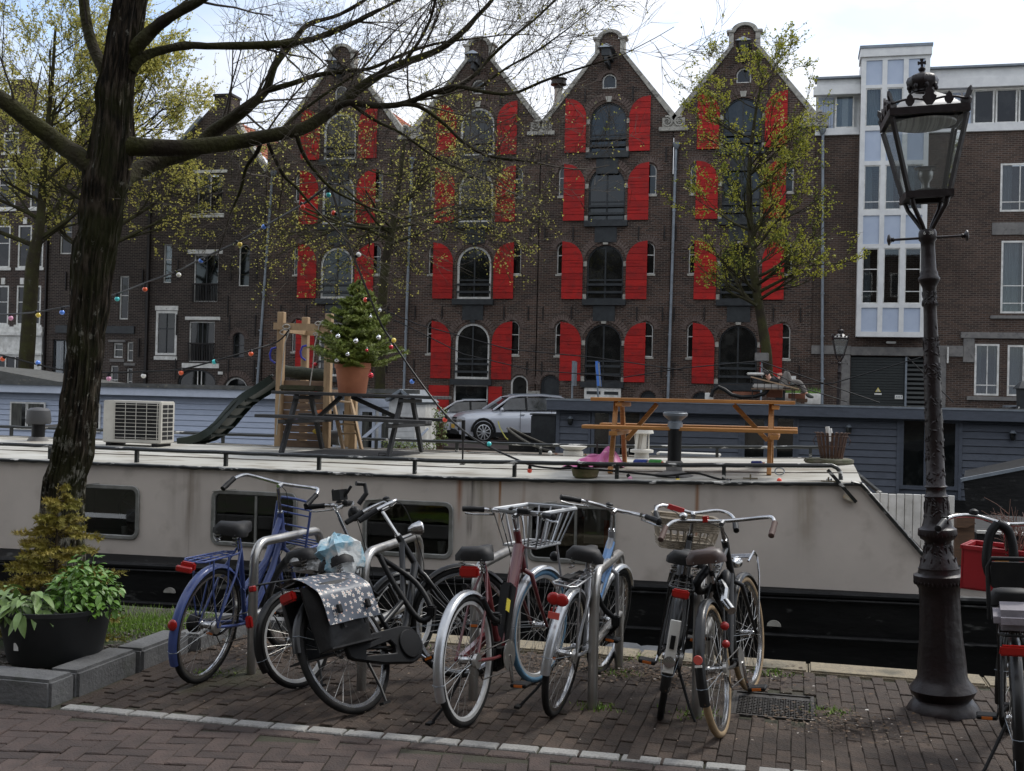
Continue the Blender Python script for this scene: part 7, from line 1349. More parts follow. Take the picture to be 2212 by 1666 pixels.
for k in range(16):
    p = V((uni(.88, 1.0), uni(-.08, .0), .82)); d = V((uni(-.08, .1), uni(-.16, .12), 1)); P_ = [p]
    for j in range(5): d = (d + V((uni(-.12, .12), uni(-.14, .14), 0))); P_.append(P_[-1] + d.normalized() * uni(.06, .10))
    m.tube([T8 @ q for q in P_], [.005, .005, .004, .003, .002, .001], 5)
    for j in (2, 3, 4):
        e_ = P_[j] + V((uni(-.1, .1), uni(-.12, .12), uni(.02, .1))); m.tube([T8 @ P_[j], T8 @ P_[j].lerp(e_, .5) + V((0, 0, .01)), T8 @ e_], [.002, .0015, .001], 4)
m.build('twigs', M('red_twig', (.16, .075, .05), .7, c2=(.10, .06, .045), s=20), t4, kind='stuff')
# ================================================================ NEAR LAMP POST (and its twin across the canal)
CAST = M('maroon_cast_iron', (.013, .006, .0065), .42, c2=(.008, .005, .005), s=5, bump=.25, bs=22, spec=.4)
t = lamp = thing('street_lamp', 'tall ornate maroon cast iron street lamp with crowned lantern on the brick quay, right foreground', 'street lamp', (.862, 7.10, 0), rot=(0, R(-2.9), 0))
def zv(v): return (1549 - v) / 376.
base = [(77, 1556), (78, 1549), (70, 1535), (62, 1525), (57, 1522), (65, 1512), (70, 1502), (66, 1496), (57, 1485), (52, 1475), (49, 1440), (44, 1390), (42, 1350), (41, 1310), (43, 1285), (49, 1275), (53, 1266), (53, 1256), (44, 1252), (42, 1244), (43, 1240)]
up_ = [(41, 1240), (38, 1228), (31, 1214), (27, 1190), (28, 1182), (36, 1176), (41, 1166), (40, 1156), (32, 1151), (30, 1143), (27, 1132), (24, 1100), (24, 1088), (26, 1085), (21, 1080), (20, 1068), (24, 1064), (19.5, 1060), (19, 976), (17, 804), (13.7, 689), (13.7, 672), (15.5, 668), (15, 662), (13.5, 658), (14.5, 630), (18, 622), (20, 618), (23, 614), (23, 610), (19, 604), (19, 598), (16, 592), (14.5, 545), (15, 530), (19, 525), (19, 510), (16, 503)]
MB().lathe([(r_ / 376., zv(v_)) for r_, v_ in base], 40, wob=lambda a, z: 1 + (.022 * cos(12 * a) if .25 < z < .70 else 0)).build('base', CAST, t, smooth=50); MB().lathe([(r_ / 376., zv(v_)) for r_, v_ in up_], 32).build('shaft', CAST, t, smooth=50)
random.seed(8); b = MB()
for k in range(430):                                     # cast ivy sprays in relief on the shaft
    v_ = random.choice([uni(640, 670), uni(740, 780), uni(800, 830), uni(870, 960), uni(960, 1055), uni(1090, 1130), uni(1185, 1212), uni(700, 1050)]); z_ = zv(v_); pr = up_; r_ = .05
    for i in range(len(pr) - 1):
        if zv(pr[i][1]) <= z_ <= zv(pr[i + 1][1]): q = (z_ - zv(pr[i][1])) / max(1e-6, zv(pr[i + 1][1]) - zv(pr[i][1])); r_ = (pr[i][0] + (pr[i + 1][0] - pr[i][0]) * q) / 376.
    a = uni(0, 6.28); n_ = V((cos(a), sin(a), 0)); tn = V((-sin(a), cos(a), 0)); c_ = n_ * r_ + V((0, 0, z_)); d = (tn * uni(-1, 1) + V((0, 0, uni(.2, 1)))).normalized(); l_ = uni(.010, .022); s_ = n_.cross(d) * l_ * .45
    b.add([c_ - d * l_, c_ + s_ + n_ * .001, c_ + d * l_ + n_ * .003, c_ - s_ + n_ * .001, c_ + n_ * .005], [(0, 1, 4), (1, 2, 4), (2, 3, 4), (3, 0, 4)])
b.build('ivy_relief', CAST, t, smooth=0, fix=False, kind='stuff')
b = MB()
for (v_, r_, n_, l_) in ((1270, 51, 36, .02), (1166, 39, 30, .018), (1226, 36, 12, .03), (1200, 29, 12, .03), (1110, 25, 12, .05)):
    for k in range(n_): a = 2 * pi * k / n_; b.ball((r_ / 376. * cos(a), r_ / 376. * sin(a), zv(v_)), .010, 6, 4, (.6, .6, l_ / .012))
b.build('leaf_moulding', CAST, t, fix=False, kind='stuff')
lb = MB().tube([(-.215, 0, zv(521)), (.215, 0, zv(521))], .0075, 8)
for s_ in (-1, 1): lb.lathe([(.010, s_ * .185), (.014, s_ * .19), (.011, s_ * .197), (.020, s_ * .205), (.034, s_ * .212), (.030, s_ * .220), (.005, s_ * .226)], 14, (0, 0, zv(521)), 'x')
lb.build('ladder_bar', CAST, t); text(t, '6  38', (-.0, 0, 0), .028, WHITE, Matrix.Translation((0, -.0525, zv(513))) @ Matrix.Rotation(pi / 2, 4, 'Z') @ Matrix.Translation((0, 0, 0)) if False else Matrix.Translation((0, -.053, zv(513))) @ Matrix.Rotation(R(90), 4, 'Z') @ Matrix.Scale(1, 4), nm='number')
zl0, zl1, wb_, wt_ = 2.98, 3.405, .112, .203
rz = Matrix.Rotation(R(3), 4, 'Z')
for k in range(4):
    a = pi / 4 + k * pi / 2 + R(5); P_ = [V((cos(a) * r_, sin(a) * r_, z_)) for r_, z_ in ((.03, zv(505)), (.055, zv(490)), (.125, zv(455)), (.140, zv(440)), (.115, zv(428)), (.09, zv(424)))]; MB().tube(P_, [.012, .013, .013, .015, .013, .010], 8).build('bracket_arm', CAST, t, smooth=60)
m = MB(); m.T = rz
m.prism(rect(-wb_ - .02, wb_ + .02, -wb_ - .02, wb_ + .02), zl0 - .028, zl0 + .012, 'z', holes=[rect(-wb_ + .03, wb_ - .03, -wb_ + .03, wb_ - .03)]); m.prism(rect(-wt_ - .016, wt_ + .016, -wt_ - .016, wt_ + .016), zl1 + .008, zl1 + .05, 'z', holes=[rect(-wt_ + .02, wt_ - .02, -wt_ + .02, wt_ - .02)])
for sx in (-1, 1):
    for sy in (-1, 1): m.beam((sx * wb_, sy * wb_, zl0), (sx * wt_, sy * wt_, zl1), .022, .022, (sx, -sy, 0))
m.build('lantern_frame', CAST, t, smooth=0)
LG = glass_mat('lantern_glass', dark=.93, refl=.7); t_ = LG.node_tree; df = nd(t_, 'BsdfDiffuse'); df.inputs[0].default_value = (.55, .55, .53, 1); m2_ = nd(t_, 'MixShader'); m2_.inputs[0].default_value = .13; o_ = t_.nodes['Material Output']; t_.links.new(o_.inputs[0].links[0].from_socket, m2_.inputs[1]); t_.links.new(df.outputs[0], m2_.inputs[2]); t_.links.new(m2_.outputs[0], o_.inputs[0])
for k in range(4):
    m = MB(); m.T = rz @ Matrix.Rotation(k * pi / 2, 4, 'Z'); m.quad((-wb_ + .01, -wb_, zl0 + .012), (wb_ - .01, -wb_, zl0 + .012), (wt_ - .01, -wt_, zl1 - .012), (-wt_ + .01, -wt_, zl1 - .012)); m.build('glass_pane', LG, t, fix=False)
OPAL = M('opal_roof', (.42, .41, .39), .4, c2=(.36, .35, .33), s=6); m = MB(); m.T = rz; m.prism(rect(-wt_, wt_, -wt_, wt_), zl1 + .03, zl1 + .045, 'z'); m.v += []; m.build('roof_plate', CAST, t)
m = MB(); m.T = rz; q0 = [(sx * wt_ * .95, sy * wt_ * .95, zl1 + .05) for sx, sy in ((-1, -1), (1, -1), (1, 1), (-1, 1))]; q1 = [(sx * wt_ * .62, sy * wt_ * .62, zl1 + .118) for sx, sy in ((-1, -1), (1, -1), (1, 1), (-1, 1))]; q2 = [(sx * wt_ * .30, sy * wt_ * .30, zl1 + .165) for sx, sy in ((-1, -1), (1, -1), (1, 1), (-1, 1))]
m.add(q0 + q1 + q2, [(i + 4 * j, (i + 1) % 4 + 4 * j, (i + 1) % 4 + 4 + 4 * j, i + 4 + 4 * j) for j in (0, 1) for i in range(4)] + [(8, 9, 10, 11)]); m.build('dome', OPAL, t, smooth=60)
FLUT = M('fluted_lens', (.78, .77, .72), .35, c2=(.45, .44, .41), s=50, st=(1, .02, .02), lo=.45, hi=.55); m = MB(); m.lathe([(.178, zl1 + .0), (.178, zl1 - .012), (.12, zl1 - .030), (.01, zl1 - .038)], 40); m.build('reflector_lens', FLUT, t, smooth=60)
m = MB(); m.lathe([(.09, zl0 + .012), (.075, zl0 + .03), (.03, zl0 + .042), (.02, zl0 + .045), (.02, zl0 + .075), (.038, zl0 + .10), (.044, zl0 + .135), (.042, zl0 + .14), (.008, zl0 + .141)], 24); m.lathe([(.058, zl0 + .158), (.063, zl0 + .162), (.035, zl0 + .168), (.030, zl0 + .160)], 24).tube([(.03, 0, zl0 + .14), (.033, 0, zl0 + .162)], .003, 5).tube([(-.03, 0, zl0 + .14), (-.033, 0, zl0 + .162)], .003, 5); m.build('light_burner', M('satin_metal', (.4, .4, .39), .35, m=.8), t, smooth=50)
for k in range(4):                                       # cresting with palmettes on each side
    T_ = rz @ Matrix.Rotation(k * pi / 2, 4, 'Z') @ Matrix.Translation((0, -wt_ - .012, zl1 + .05)); m = MB(); m.T = T_
    m.tube([(x_, 0, .012 + .020 * abs(sin((x_ / wt_) * pi * 1.02)) + .012) for x_ in [-wt_ + wt_ * 2 * i / 24 for i in range(25)]], .0065, 6)
    for (x_, s_) in ((0, 1.5), (-wt_ * .52, 1.0), (wt_ * .52, 1.0)): m.prism([(x_ + s_ * p_, s_ * q_ + .004) for p_, q_ in ((-.010, 0), (-.022, .016), (-.026, .032), (-.016, .040), (-.016, .052), (0, .072), (.016, .052), (.016, .040), (.026, .032), (.022, .016), (.010, 0))], -.006, .006)
    m.build('cresting', CAST, t, smooth=30)
    m = MB(); m.T = rz @ Matrix.Rotation(pi / 4 + k * pi / 2, 4, 'Z') @ Matrix.Translation((wt_ * 1.45, 0, zl1 + .045)); m.prism([(-.03, 0), (-.045, .02), (-.03, .045), (-.012, .05), (.0, .085), (.022, .10), (.026, .07), (.012, .045), (.022, .028), (.012, 0)], -.007, .007); m.build('corner_acroterion', CAST, t, smooth=20)
zc = zl1 + .162; m = MB().lathe([(.085, zc - .012), (.088, zc), (.062, zc + .006), (.060, zc + .012), (.066, zc + .018), (.062, zc + .026), (.064, zc + .034), (.076, zc + .06), (.080, zc + .085), (.072, zc + .108), (.045, zc + .125), (.020, zc + .128), (.014, zc + .14), (.020, zc + .148), (.021, zc + .158), (.012, zc + .166), (.006, zc + .17)], 24, wob=lambda a, z: 1 + (.20 * abs(cos(4 * a)) - .06 if zc + .04 < z < zc + .124 else 0)).build('crown', CAST, t, smooth=50)
m = MB()
for k in range(8): a = k * pi / 4 + .2; m.ball((.078 * cos(a), .078 * sin(a), zc + .045), .013, 8, 6, (1, 1, 1.3)); m.ball((.070 * cos(a), .070 * sin(a), zc + .10), .010, 8, 6)
m.build('crown_beads', CAST, t, kind='stuff'); MB().bx(-.0065, .0065, -.005, .005, zc + .165, zc + .215).bx(-.022, .022, -.005, .005, zc + .184, zc + .198).bx(-.010, .010, -.0055, .0055, zc + .205, zc + .216).bx(-.023, -.016, -.0055, .0055, zc + .181, zc + .201).bx(.016, .023, -.0055, .0055, zc + .181, zc + .201).build('cross', CAST, t, smooth=0)
l2 = copy_tree(lamp, label='smaller looking crowned street lamp on the far quay in front of the dark garage gate'); q = at(1810, 800, Y=37.0); l2.location = (q.x, 37.0, 0); l2.rotation_euler = (0, R(.8), 0); l2.scale = (1.1,) * 3
for o in (lamp, l2): o['group'] = 'crowned cast iron street lamps'

# ================================================================ TREES
BARK0 = M('unused_bark', (.036, .026, .014), .95, c2=(.012, .010, .006), s=9, st=(1, 1, .45), bump=1.0, bs=42, c3=(.19, .18, .145), s3=27, l3=.60, h3=.67, detail=8)
BARKD = M('dark_bark', (.026, .020, .014), .95, spec=.2, c2=(.045, .045, .015), s=2.5, bump=1.0, bs=38, c3=(.09, .085, .07), s3=9, l3=.62, h3=.75)
BARKT = M('twig_bark', (.045, .034, .024), .9, c2=(.075, .062, .045), s=3)
LEAF = M('spring_leaf', (.50, .46, .09), .6, c2=(.62, .56, .15), s=1.1, c3=(.17, .19, .03), s3=2.3, l3=.5, h3=.62); LEAF2 = M('fresh_leaf', (.30, .31, .03), .6, c2=(.42, .40, .05), s=1.3, c3=(.10, .13, .015), s3=2.5, l3=.5, h3=.6)
for m_ in (LEAF, LEAF2):                                 # thin leaves let light through
    t = m_.node_tree; tl = nd(t, 'BsdfTranslucent'); mx_ = nd(t, 'MixShader'); mx_.inputs[0].default_value = .4; b = t.nodes['Principled BSDF']; t.links.new(b.inputs['Base Color'].links[0].from_socket, tl.inputs[0]); t.links.new(b.outputs[0], mx_.inputs[1]); t.links.new(tl.outputs[0], mx_.inputs[2]); t.links.new(mx_.outputs[0], t.nodes['Material Output'].inputs[0])
def bark_mat():
    mt = bpy.data.materials.new('ridged_mossy_bark'); mt.use_nodes = True; t = mt.node_tree; b = t.nodes['Principled BSDF']; ln = t.links.new; g = nd(t, 'NewGeometry'); b.inputs['Roughness'].default_value = .95; b.inputs['Specular IOR Level'].default_value = .2
    def nz(sc, st, dt=6, ro=.6):
        mp_ = nd(t, 'Mapping'); mp_.inputs['Scale'].default_value = st; ln(g.outputs['Position'], mp_.inputs[0]); n_ = nd(t, 'TexNoise'); n_.inputs['Scale'].default_value = sc; n_.inputs['Detail'].default_value = dt; n_.inputs['Roughness'].default_value = ro; ln(mp_.outputs[0], n_.inputs[0]); return n_
    r1 = nz(34, (1, 1, .16), 5); r2 = nz(3.2, (1, 1, .7)); r3 = nz(16, (1, 1, .6), 7, .7)
    cr_ = nd(t, 'ValToRGB'); e_ = cr_.color_ramp.elements; e_[0].position = .40; e_[0].color = (.007, .006, .004, 1); e_[1].position = .62; e_[1].color = (.060, .047, .034, 1); x_ = e_.new(.52); x_.color = (.028, .021, .014, 1); ln(r1.outputs[0], cr_.inputs[0])
    def mix(fac, lo, hi, col, src, mul=1):
        mr = nd(t, 'MapRange'); mr.inputs['From Min'].default_value = lo; mr.inputs['From Max'].default_value = hi; mr.inputs['To Max'].default_value = mul; ln(fac, mr.inputs[0]); mx = nd(t, 'Mix', data_type='RGBA'); ln(mr.outputs[0], mx.inputs[0]); ln(src, mx.inputs[6]); mx.inputs[7].default_value = (*col, 1); return mx.outputs[2]
    c_ = mix(r2.outputs[0], .46, .60, (.020, .021, .006), cr_.outputs[0], .8)
    sp = nd(t, 'SeparateXYZ'); ln(g.outputs['Position'], sp.inputs[0]); mz = nd(t, 'MapRange'); ln(sp.outputs[2], mz.inputs[0]); mz.inputs['From Min'].default_value = 2.6; mz.inputs['From Max'].default_value = .8; mz.inputs['To Min'].default_value = -.02; mz.inputs['To Max'].default_value = .085
    ad = nd(t, 'Math', operation='ADD'); ln(r3.outputs[0], ad.inputs[0]); ln(mz.outputs[0], ad.inputs[1]); c_ = mix(ad.outputs[0], .60, .66, (.21, .20, .165), c_, .75); ln(c_, b.inputs['Base Color'])
    bp = nd(t, 'Bump'); bp.inputs['Strength'].default_value = 1; bp.inputs['Distance'].default_value = .03; ln(r1.outputs[0], bp.inputs['Height']); ln(bp.outputs[0], b.inputs['Normal']); MT['ridged'] = mt; return mt
BARK = bark_mat()
def addleaf(m, p, s_):
    a = V((uni(-1, 1), uni(-1, 1), uni(-.6, .6))).normalized(); b_ = a.orthogonal().normalized(); b_.rotate(Matrix.Rotation(uni(0, 6.28), 3, a)); c_ = a * s_; d = b_ * s_ * .42
    m.add([p, p + c_ * .5 + d, p + c_, p + c_ * .5 - d], [(0, 1, 2, 3)])
def grow(m, lm, p, d, r_, L_, lev, cfg):
    n = 4; pts = [p.copy()]; rr = [r_]; q = p.copy(); d = d.normalized()
    for i in range(n):
        d = (d + V((uni(-1, 1), uni(-1, 1), uni(-1, 1))) * cfg['w'] + V((0, 0, cfg['up']))).normalized(); q = q + d * L_ / n; pts.append(q.copy()); rr.append(r_ * (1 - .55 * (i + 1) / n))
    m.tube(pts, rr, 6 if r_ > .03 else 4 if r_ > .006 else 3, cap=False)
    if lm is not None and lev <= cfg.get('ll', 0):
        for _ in range(cfg['nl']):
            k = random.randint(0, n - 1); c_ = pts[k].lerp(pts[k + 1], rnd())
            if cfg.get('env') and not cfg['env'](c_): continue
            for _ in range(cfg.get('cl', 3)): addleaf(lm, c_ + V((uni(-1, 1), uni(-1, 1), uni(-1, 1))) * cfg['ls'] * .8, cfg['ls'] * uni(.6, 1.15))
    if lev > 0:
        for _ in range(cfg['nc'] if lev > 1 else cfg['nc'] + 1):
            s_ = uni(.25, 1) * n; k = min(n - 1, int(s_)); c_ = pts[k].lerp(pts[k + 1], s_ - k); o_ = d.orthogonal().normalized(); o_.rotate(Matrix.Rotation(uni(0, 6.28), 3, d)); an = uni(*cfg['an']); dd = (pts[k + 1] - pts[k]).normalized() * cos(an) + o_ * sin(an)
            pass
            grow(m, lm, c_, dd, max(cfg['rmin'], rr[k] * uni(.45, .65)), L_ * uni(.55, .82), lev - 1, cfg)
def limb(m, lst, k=4, bark=0, n=12):                       # traced limb: (u, v, radius px, depth along y)
    W_ = [at(u_, v_, Y=y) for u_, v_, r_, y in lst]; R_ = [r_ * px(w_) for (u_, v_, r_, y), w_ in zip(lst, W_)]; P_, Q_ = [], []
    for i in range(len(W_) - 1):
        for j in range(k): s_ = j / k; p0, a_, b_, p3 = W_[max(i - 1, 0)], W_[i], W_[i + 1], W_[min(i + 2, len(W_) - 1)]; P_.append(.5 * ((2 * a_) + (b_ - p0) * s_ + (2 * p0 - 5 * a_ + 4 * b_ - p3) * s_ ** 2 + (3 * a_ - p0 - 3 * b_ + p3) * s_ ** 3)); Q_.append(R_[i] * (1 - s_) + R_[i + 1] * s_)
    P_.append(W_[-1]); Q_.append(R_[-1]); o = len(m.v); m.tube(P_, Q_, n)
    if bark:
        for i, p_ in enumerate(P_):
            for j in range(n):
                v_ = m.v[o + i * n + j]; nn_ = (v_ - p_); q = nn_.normalized(); an = atan2(q.y, q.x); h = abs(noise.noise(V((q.x * 7.5, q.y * 7.5, v_.z * 1.9)))) * 1.9 - .4 + .8 * noise.noise(V((v_.x * 6, v_.y * 6, v_.z * 5))) + .5 * abs(noise.noise(V((v_.x * 34, v_.y * 34, v_.z * 7)))); m.v[o + i * n + j] = v_ + q * bark * h
    return P_, Q_
tree = thing('foreground_tree', 'big mossy trunk with long bare branches beside the quay, left foreground', 'tree')
TY_ = 7.55; m = MB()
limb(m, [(118, 1370, 58, TY_), (122, 1290, 52, TY_), (129, 1190, 46, TY_), (139, 1057, 41, TY_), (160, 955, 38, TY_), (178, 822, 36, TY_), (189, 688, 38, TY_), (201, 555, 41, TY_), (213, 500, 40, TY_), (226, 400, 44, TY_), (238, 333, 41, TY_), (245, 267, 37, TY_), (249, 200, 34, TY_), (262, 133, 34, TY_), (271, 67, 30, TY_), (284, 0, 29, TY_), (298, -90, 31, TY_), (306, -190, 27, TY_)], 20, .024, 96); m.build('trunk', BARK, tree, smooth=80, fix=False)
LM = [[(240, 400, 26, TY_), (177, 343, 21, 7.5), (133, 313, 19, 7.5), (67, 263, 18, 7.4), (0, 213, 17, 7.3), (-90, 160, 15, 7.2)],
 [(240, 215, 16, TY_), (227, 163, 13, TY_), (200, 100, 12, 7.6), (187, 50, 11, 7.6), (180, 0, 11, 7.6), (174, -80, 9, 7.6)],
 [(280, 120, 18, TY_), (307, 88, 15, 7.5), (333, 63, 13, 7.5), (367, 37, 11, 7.4), (400, 17, 10, 7.4), (443, -5, 9, 7.3), (520, -60, 7, 7.2)],
 [(285, 150, 13, TY_), (300, 130, 12, TY_), (333, 113, 9, 7.6), (400, 99, 8, 7.7), (467, 100, 8, 7.8), (567, 98, 7.5, 7.9), (633, 93, 7, 8), (690, 80, 6, 8.1), (740, 60, 5, 8.1), (800, 32, 4, 8.2), (870, -5, 3, 8.2)],
 [(245, 320, 26, TY_), (290, 316, 20, 7.6), (333, 319, 18, 7.6), (433, 317, 17, 7.7), (533, 303, 16, 7.8), (600, 290, 14, 7.8), (667, 272, 13, 7.9), (737, 222, 11, 8), (804, 172, 9, 8.1), (870, 138, 8, 8.1), (937, 113, 7, 8.2), (987, 80, 6, 8.2), (1027, 40, 4.5, 8.3), (1064, 0, 3.5, 8.3), (1090, -40, 3, 8.3)],
 [(250, 400, 22, TY_), (290, 372, 18, 7.8), (350, 346, 16, 8.0), (420, 325, 15, 8.1), (450, 293, 14, 8.2), (500, 258, 13, 8.2), (533, 233, 12, 8.2), (573, 197, 9, 8.3), (593, 143, 7.5, 8.3), (633, 90, 6, 8.4), (667, 53, 5, 8.4), (737, 30, 4, 8.5), (820, -20, 3, 8.5)],
 [(573, 197, 7, 8.3), (633, 180, 6, 8.3), (683, 163, 5.5, 8.4), (737, 155, 5, 8.4), (800, 148, 4, 8.5), (870, 118, 3.5, 8.5), (940, 95, 3, 8.6), (1010, 85, 2, 8.6)],
 [(720, 236, 8, 8), (754, 222, 7, 7.9), (800, 228, 7, 7.9), (850, 228, 6.5, 7.8), (887, 219, 6, 7.8), (937, 200, 5.5, 7.7), (987, 187, 5, 7.7), (1037, 197, 4, 7.6), (1104, 203, 3.5, 7.6), (1170, 177, 3, 7.5), (1237, 153, 2.5, 7.5), (1310, 130, 1.5, 7.4)],
 [(860, 226, 5, 7.8), (904, 230, 4.5, 7.8), (954, 263, 4, 7.9), (1004, 310, 3.5, 7.9), (1054, 337, 3, 8), (1110, 345, 2.5, 8), (1160, 352, 2, 8.1)],
 [(937, 200, 4.5, 7.7), (970, 198, 4, 7.7), (1020, 167, 4, 7.7), (1054, 130, 3.5, 7.8), (1104, 83, 3, 7.8), (1154, 43, 2.5, 7.9), (1200, 0, 2, 7.9)],
 [(567, 297, 5, 7.8), (555, 330, 4.5, 7.9), (533, 360, 4, 8), (520, 410, 3.5, 8.1), (505, 445, 2.5, 8.2)], [(575, 300, 4.5, 7.8), (610, 375, 4, 8), (640, 405, 3, 8.1), (668, 438, 2.5, 8.2)],
 [(640, 290, 5, 7.8), (652, 325, 4.5, 7.9), (670, 356, 4, 8), (710, 402, 3.5, 8.2), (745, 425, 2.5, 8.3), (800, 450, 2, 8.4)], [(870, 138, 4, 8.1), (905, 90, 3.5, 8), (930, 40, 3, 8), (945, -20, 2.5, 7.9)],
 [(1027, 197, 3, 7.7), (1090, 150, 2.5, 7.7), (1160, 110, 2, 7.7), (1230, 60, 1.5, 7.7)], [(754, 222, 4, 8.1), (810, 260, 3.5, 8.2), (870, 290, 3, 8.3), (940, 340, 2.5, 8.4), (1010, 372, 2, 8.5)], [(600, 290, 4, 8.0), (640, 250, 3.5, 8.2), (700, 205, 3, 8.3), (780, 150, 2.5, 8.4), (830, 90, 2, 8.4)]]
cfg = dict(w=.17, up=.03, nc=3, an=(.35, .95), rmin=.0017, nl=1, ls=.018, cl=2, ll=0, env=lambda c_: rnd() < .35)
random.seed(21); tw = MB(); lv = MB()
for i, l_ in enumerate(LM):
    m = MB(); P_, Q_ = limb(m, l_, 4, .006 if l_[0][2] > 12 else .001, 20 if l_[0][2] > 12 else 10); m.build('branch', BARKD if l_[0][2] > 0 else BARKD, tree, smooth=70, fix=False)
    n_ = len(P_); cnt = {0: 3, 1: 3, 2: 5}.get(i, 10 if i not in (10, 11, 12) else 4)
    for k in range(cnt):
        j = int(n_ * uni(.32 if i > 2 else .5, .99)); j = min(j, n_ - 2); d = (P_[j + 1] - P_[j]).normalized(); o_ = V((uni(-.5, .5), uni(-.6, .6), uni(-.45, .9))).normalized(); L_ = uni(.35, .75) * (1.0 if i != 4 else 1.1); grow(tw, lv, P_[j], d * .75 + o_ * .8, max(.0026, min(.010, Q_[j] * .4)), L_, 3, cfg)
    if i > 2: grow(tw, lv, P_[-1], (P_[-1] - P_[-2]), max(.003, Q_[-1]), .6, 3, cfg)
tw.build('twigs', BARKT, tree, smooth=0, fix=False, kind='stuff'); lv.build('young_leaves', LEAF, tree, smooth=0, fix=False, kind='stuff')
def bgtree(label, trunk, seeds, cfg, lev, leafm, L0, sd, spread=.9):
    random.seed(sd); t = thing('canal_tree', label, 'tree', group='trees on the far quay'); m = MB(); P_, Q_ = limb(m, trunk, 5, .01, 14); m.build('trunk', BARKD, t, smooth=70, fix=False); tw = MB(); lm = MB(); n_ = len(P_)
    for (s0_, s1_, cnt, up_) in seeds:
        for k in range(cnt): j = min(n_ - 2, int(n_ * uni(s0_, s1_))); a = uni(0, 6.28); d = V((cos(a) * spread, sin(a) * spread * .7, up_ + uni(-.15, .2))); grow(tw, lm, P_[j], d, Q_[j] * .45, L0 * uni(.8, 1.15) * (1 if j < n_ * .6 else 1.55 - .95 * j / n_), lev, cfg)
    tw.build('branches', BARKD, t, smooth=0, fix=False, kind='stuff'); lm.build('crown_leaves', leafm, t, smooth=0, fix=False, kind='stuff')
cA = dict(w=.16, up=.05, nc=3, an=(.35, .85), rmin=.008, nl=5, ls=.10, cl=2, ll=0)
bgtree('yellow green tree with forked trunk across the canal at the left edge', [(52, 850, 17, 38.5), (60, 740, 16, 38.5), (66, 640, 15, 38.5), (72, 560, 14, 38.5), (86, 490, 10, 38.5), (92, 400, 8, 38.6), (100, 300, 6, 38.6), (112, 180, 4, 38.6), (120, 60, 2.5, 38.6)], [(.38, .6, 8, .45), (.6, 1, 17, .5)], cA, 4, LEAF, 3.2, 3)
bgtree('yellow green tree across the canal seen on both sides of the big trunk', [(205, 850, 14, 39.5), (210, 700, 13, 39.5), (222, 560, 11, 39.5), (240, 420, 9, 39.5), (255, 300, 6, 39.5), (262, 180, 3, 39.5)], [(.38, .62, 9, .35), (.6, 1, 12, .55)], cA, 4, LEAF, 3.0, 9)
cM = dict(w=.2, up=.03, nc=3, an=(.35, .95), rmin=.007, nl=2, ls=.08, cl=2, ll=0)
bgtree('sparse yellow budding tree behind the Christmas tree across the canal', [(820, 870, 12, 37.6), (822, 720, 11, 37.6), (830, 600, 10, 37.6), (838, 540, 9, 37.6), (850, 480, 7, 37.6), (862, 400, 5, 37.6), (875, 300, 3, 37.6)], [(.5, .70, 13, .08), (.66, .95, 8, .35)], cM, 4, LEAF, 2.9, 5, spread=1.1)
cR = dict(w=.17, up=.09, nc=3, an=(.3, .75), rmin=.007, nl=4, ls=.075, cl=3, ll=0)
bgtree('slender fresh green tree in front of the rightmost red-shuttered warehouse', [(1660, 850, 12, 37.4), (1655, 760, 11.5, 37.4), (1643, 680, 10, 37.4), (1630, 600, 9, 37.4), (1622, 500, 7, 37.4), (1618, 400, 5.5, 37.4), (1625, 300, 4, 37.4), (1640, 200, 2.2, 37.4), (1648, 165, 1.2, 37.4)], [(.27, .5, 13, .30), (.45, .75, 16, .40), (.72, .90, 7, .35)], cR, 3, LEAF2, 1.75, 13, spread=.75)

# ================================================================ PLANTER TUB AND ITS PLANTS
q = V((-4.36, 6.22, .08)); t = thing('planter_tub', 'round black plastic planter tub with white sticker on the tree bed', 'planter', tuple(q)); TUB = M('black_tub', (.016, .017, .018), .5, c2=(.024, .025, .026), s=5)
MB().lathe([(.25, 0), (.27, .02), (.325, .30), (.335, .31), (.338, .335), (.318, .335), (.30, .28), (.01, .27)], 40, wob=lambda a, z: 1 + .006 * sin(7 * a)).build('tub_body', TUB, t); MB().box((-.06, -.287, .13), (.03, .004, .045)).build('sticker', WHITE, t)
def leaf_me(nm, mt, asp=.42, cup=.18, n=5):
    m = MB(); vs = []
    for i in range(n + 1):
        s_ = i / n; w_ = asp * sin(pi * s_ ** .8) ** .8 * .5; z_ = -cup * s_ ** 2; vs += [(s_, -w_, z_ + w_ * .35), (s_, 0, z_), (s_, w_, z_ + w_ * .35)]
    m.add(vs, [(3 * i + k, 3 * i + k + 1, 3 * i + k + 4, 3 * i + k + 3) for i in range(n) for k in (0, 1)]); me = m.mesh(nm); me.polygons.foreach_set('use_smooth', [True] * len(me.polygons)); me.materials.append(mt); return me
GL1 = M('nettle_green', (.075, .17, .02), .45, c2=(.12, .235, .03), s=3, rv=.3); GL2 = M('broad_leaf_green', (.14, .22, .06), .5, c2=(.18, .27, .085), s=3, rv=.2)
l1, l2m = leaf_me('leaf', GL1, .55), leaf_me('leaf', GL2, .36, .3); random.seed(6)
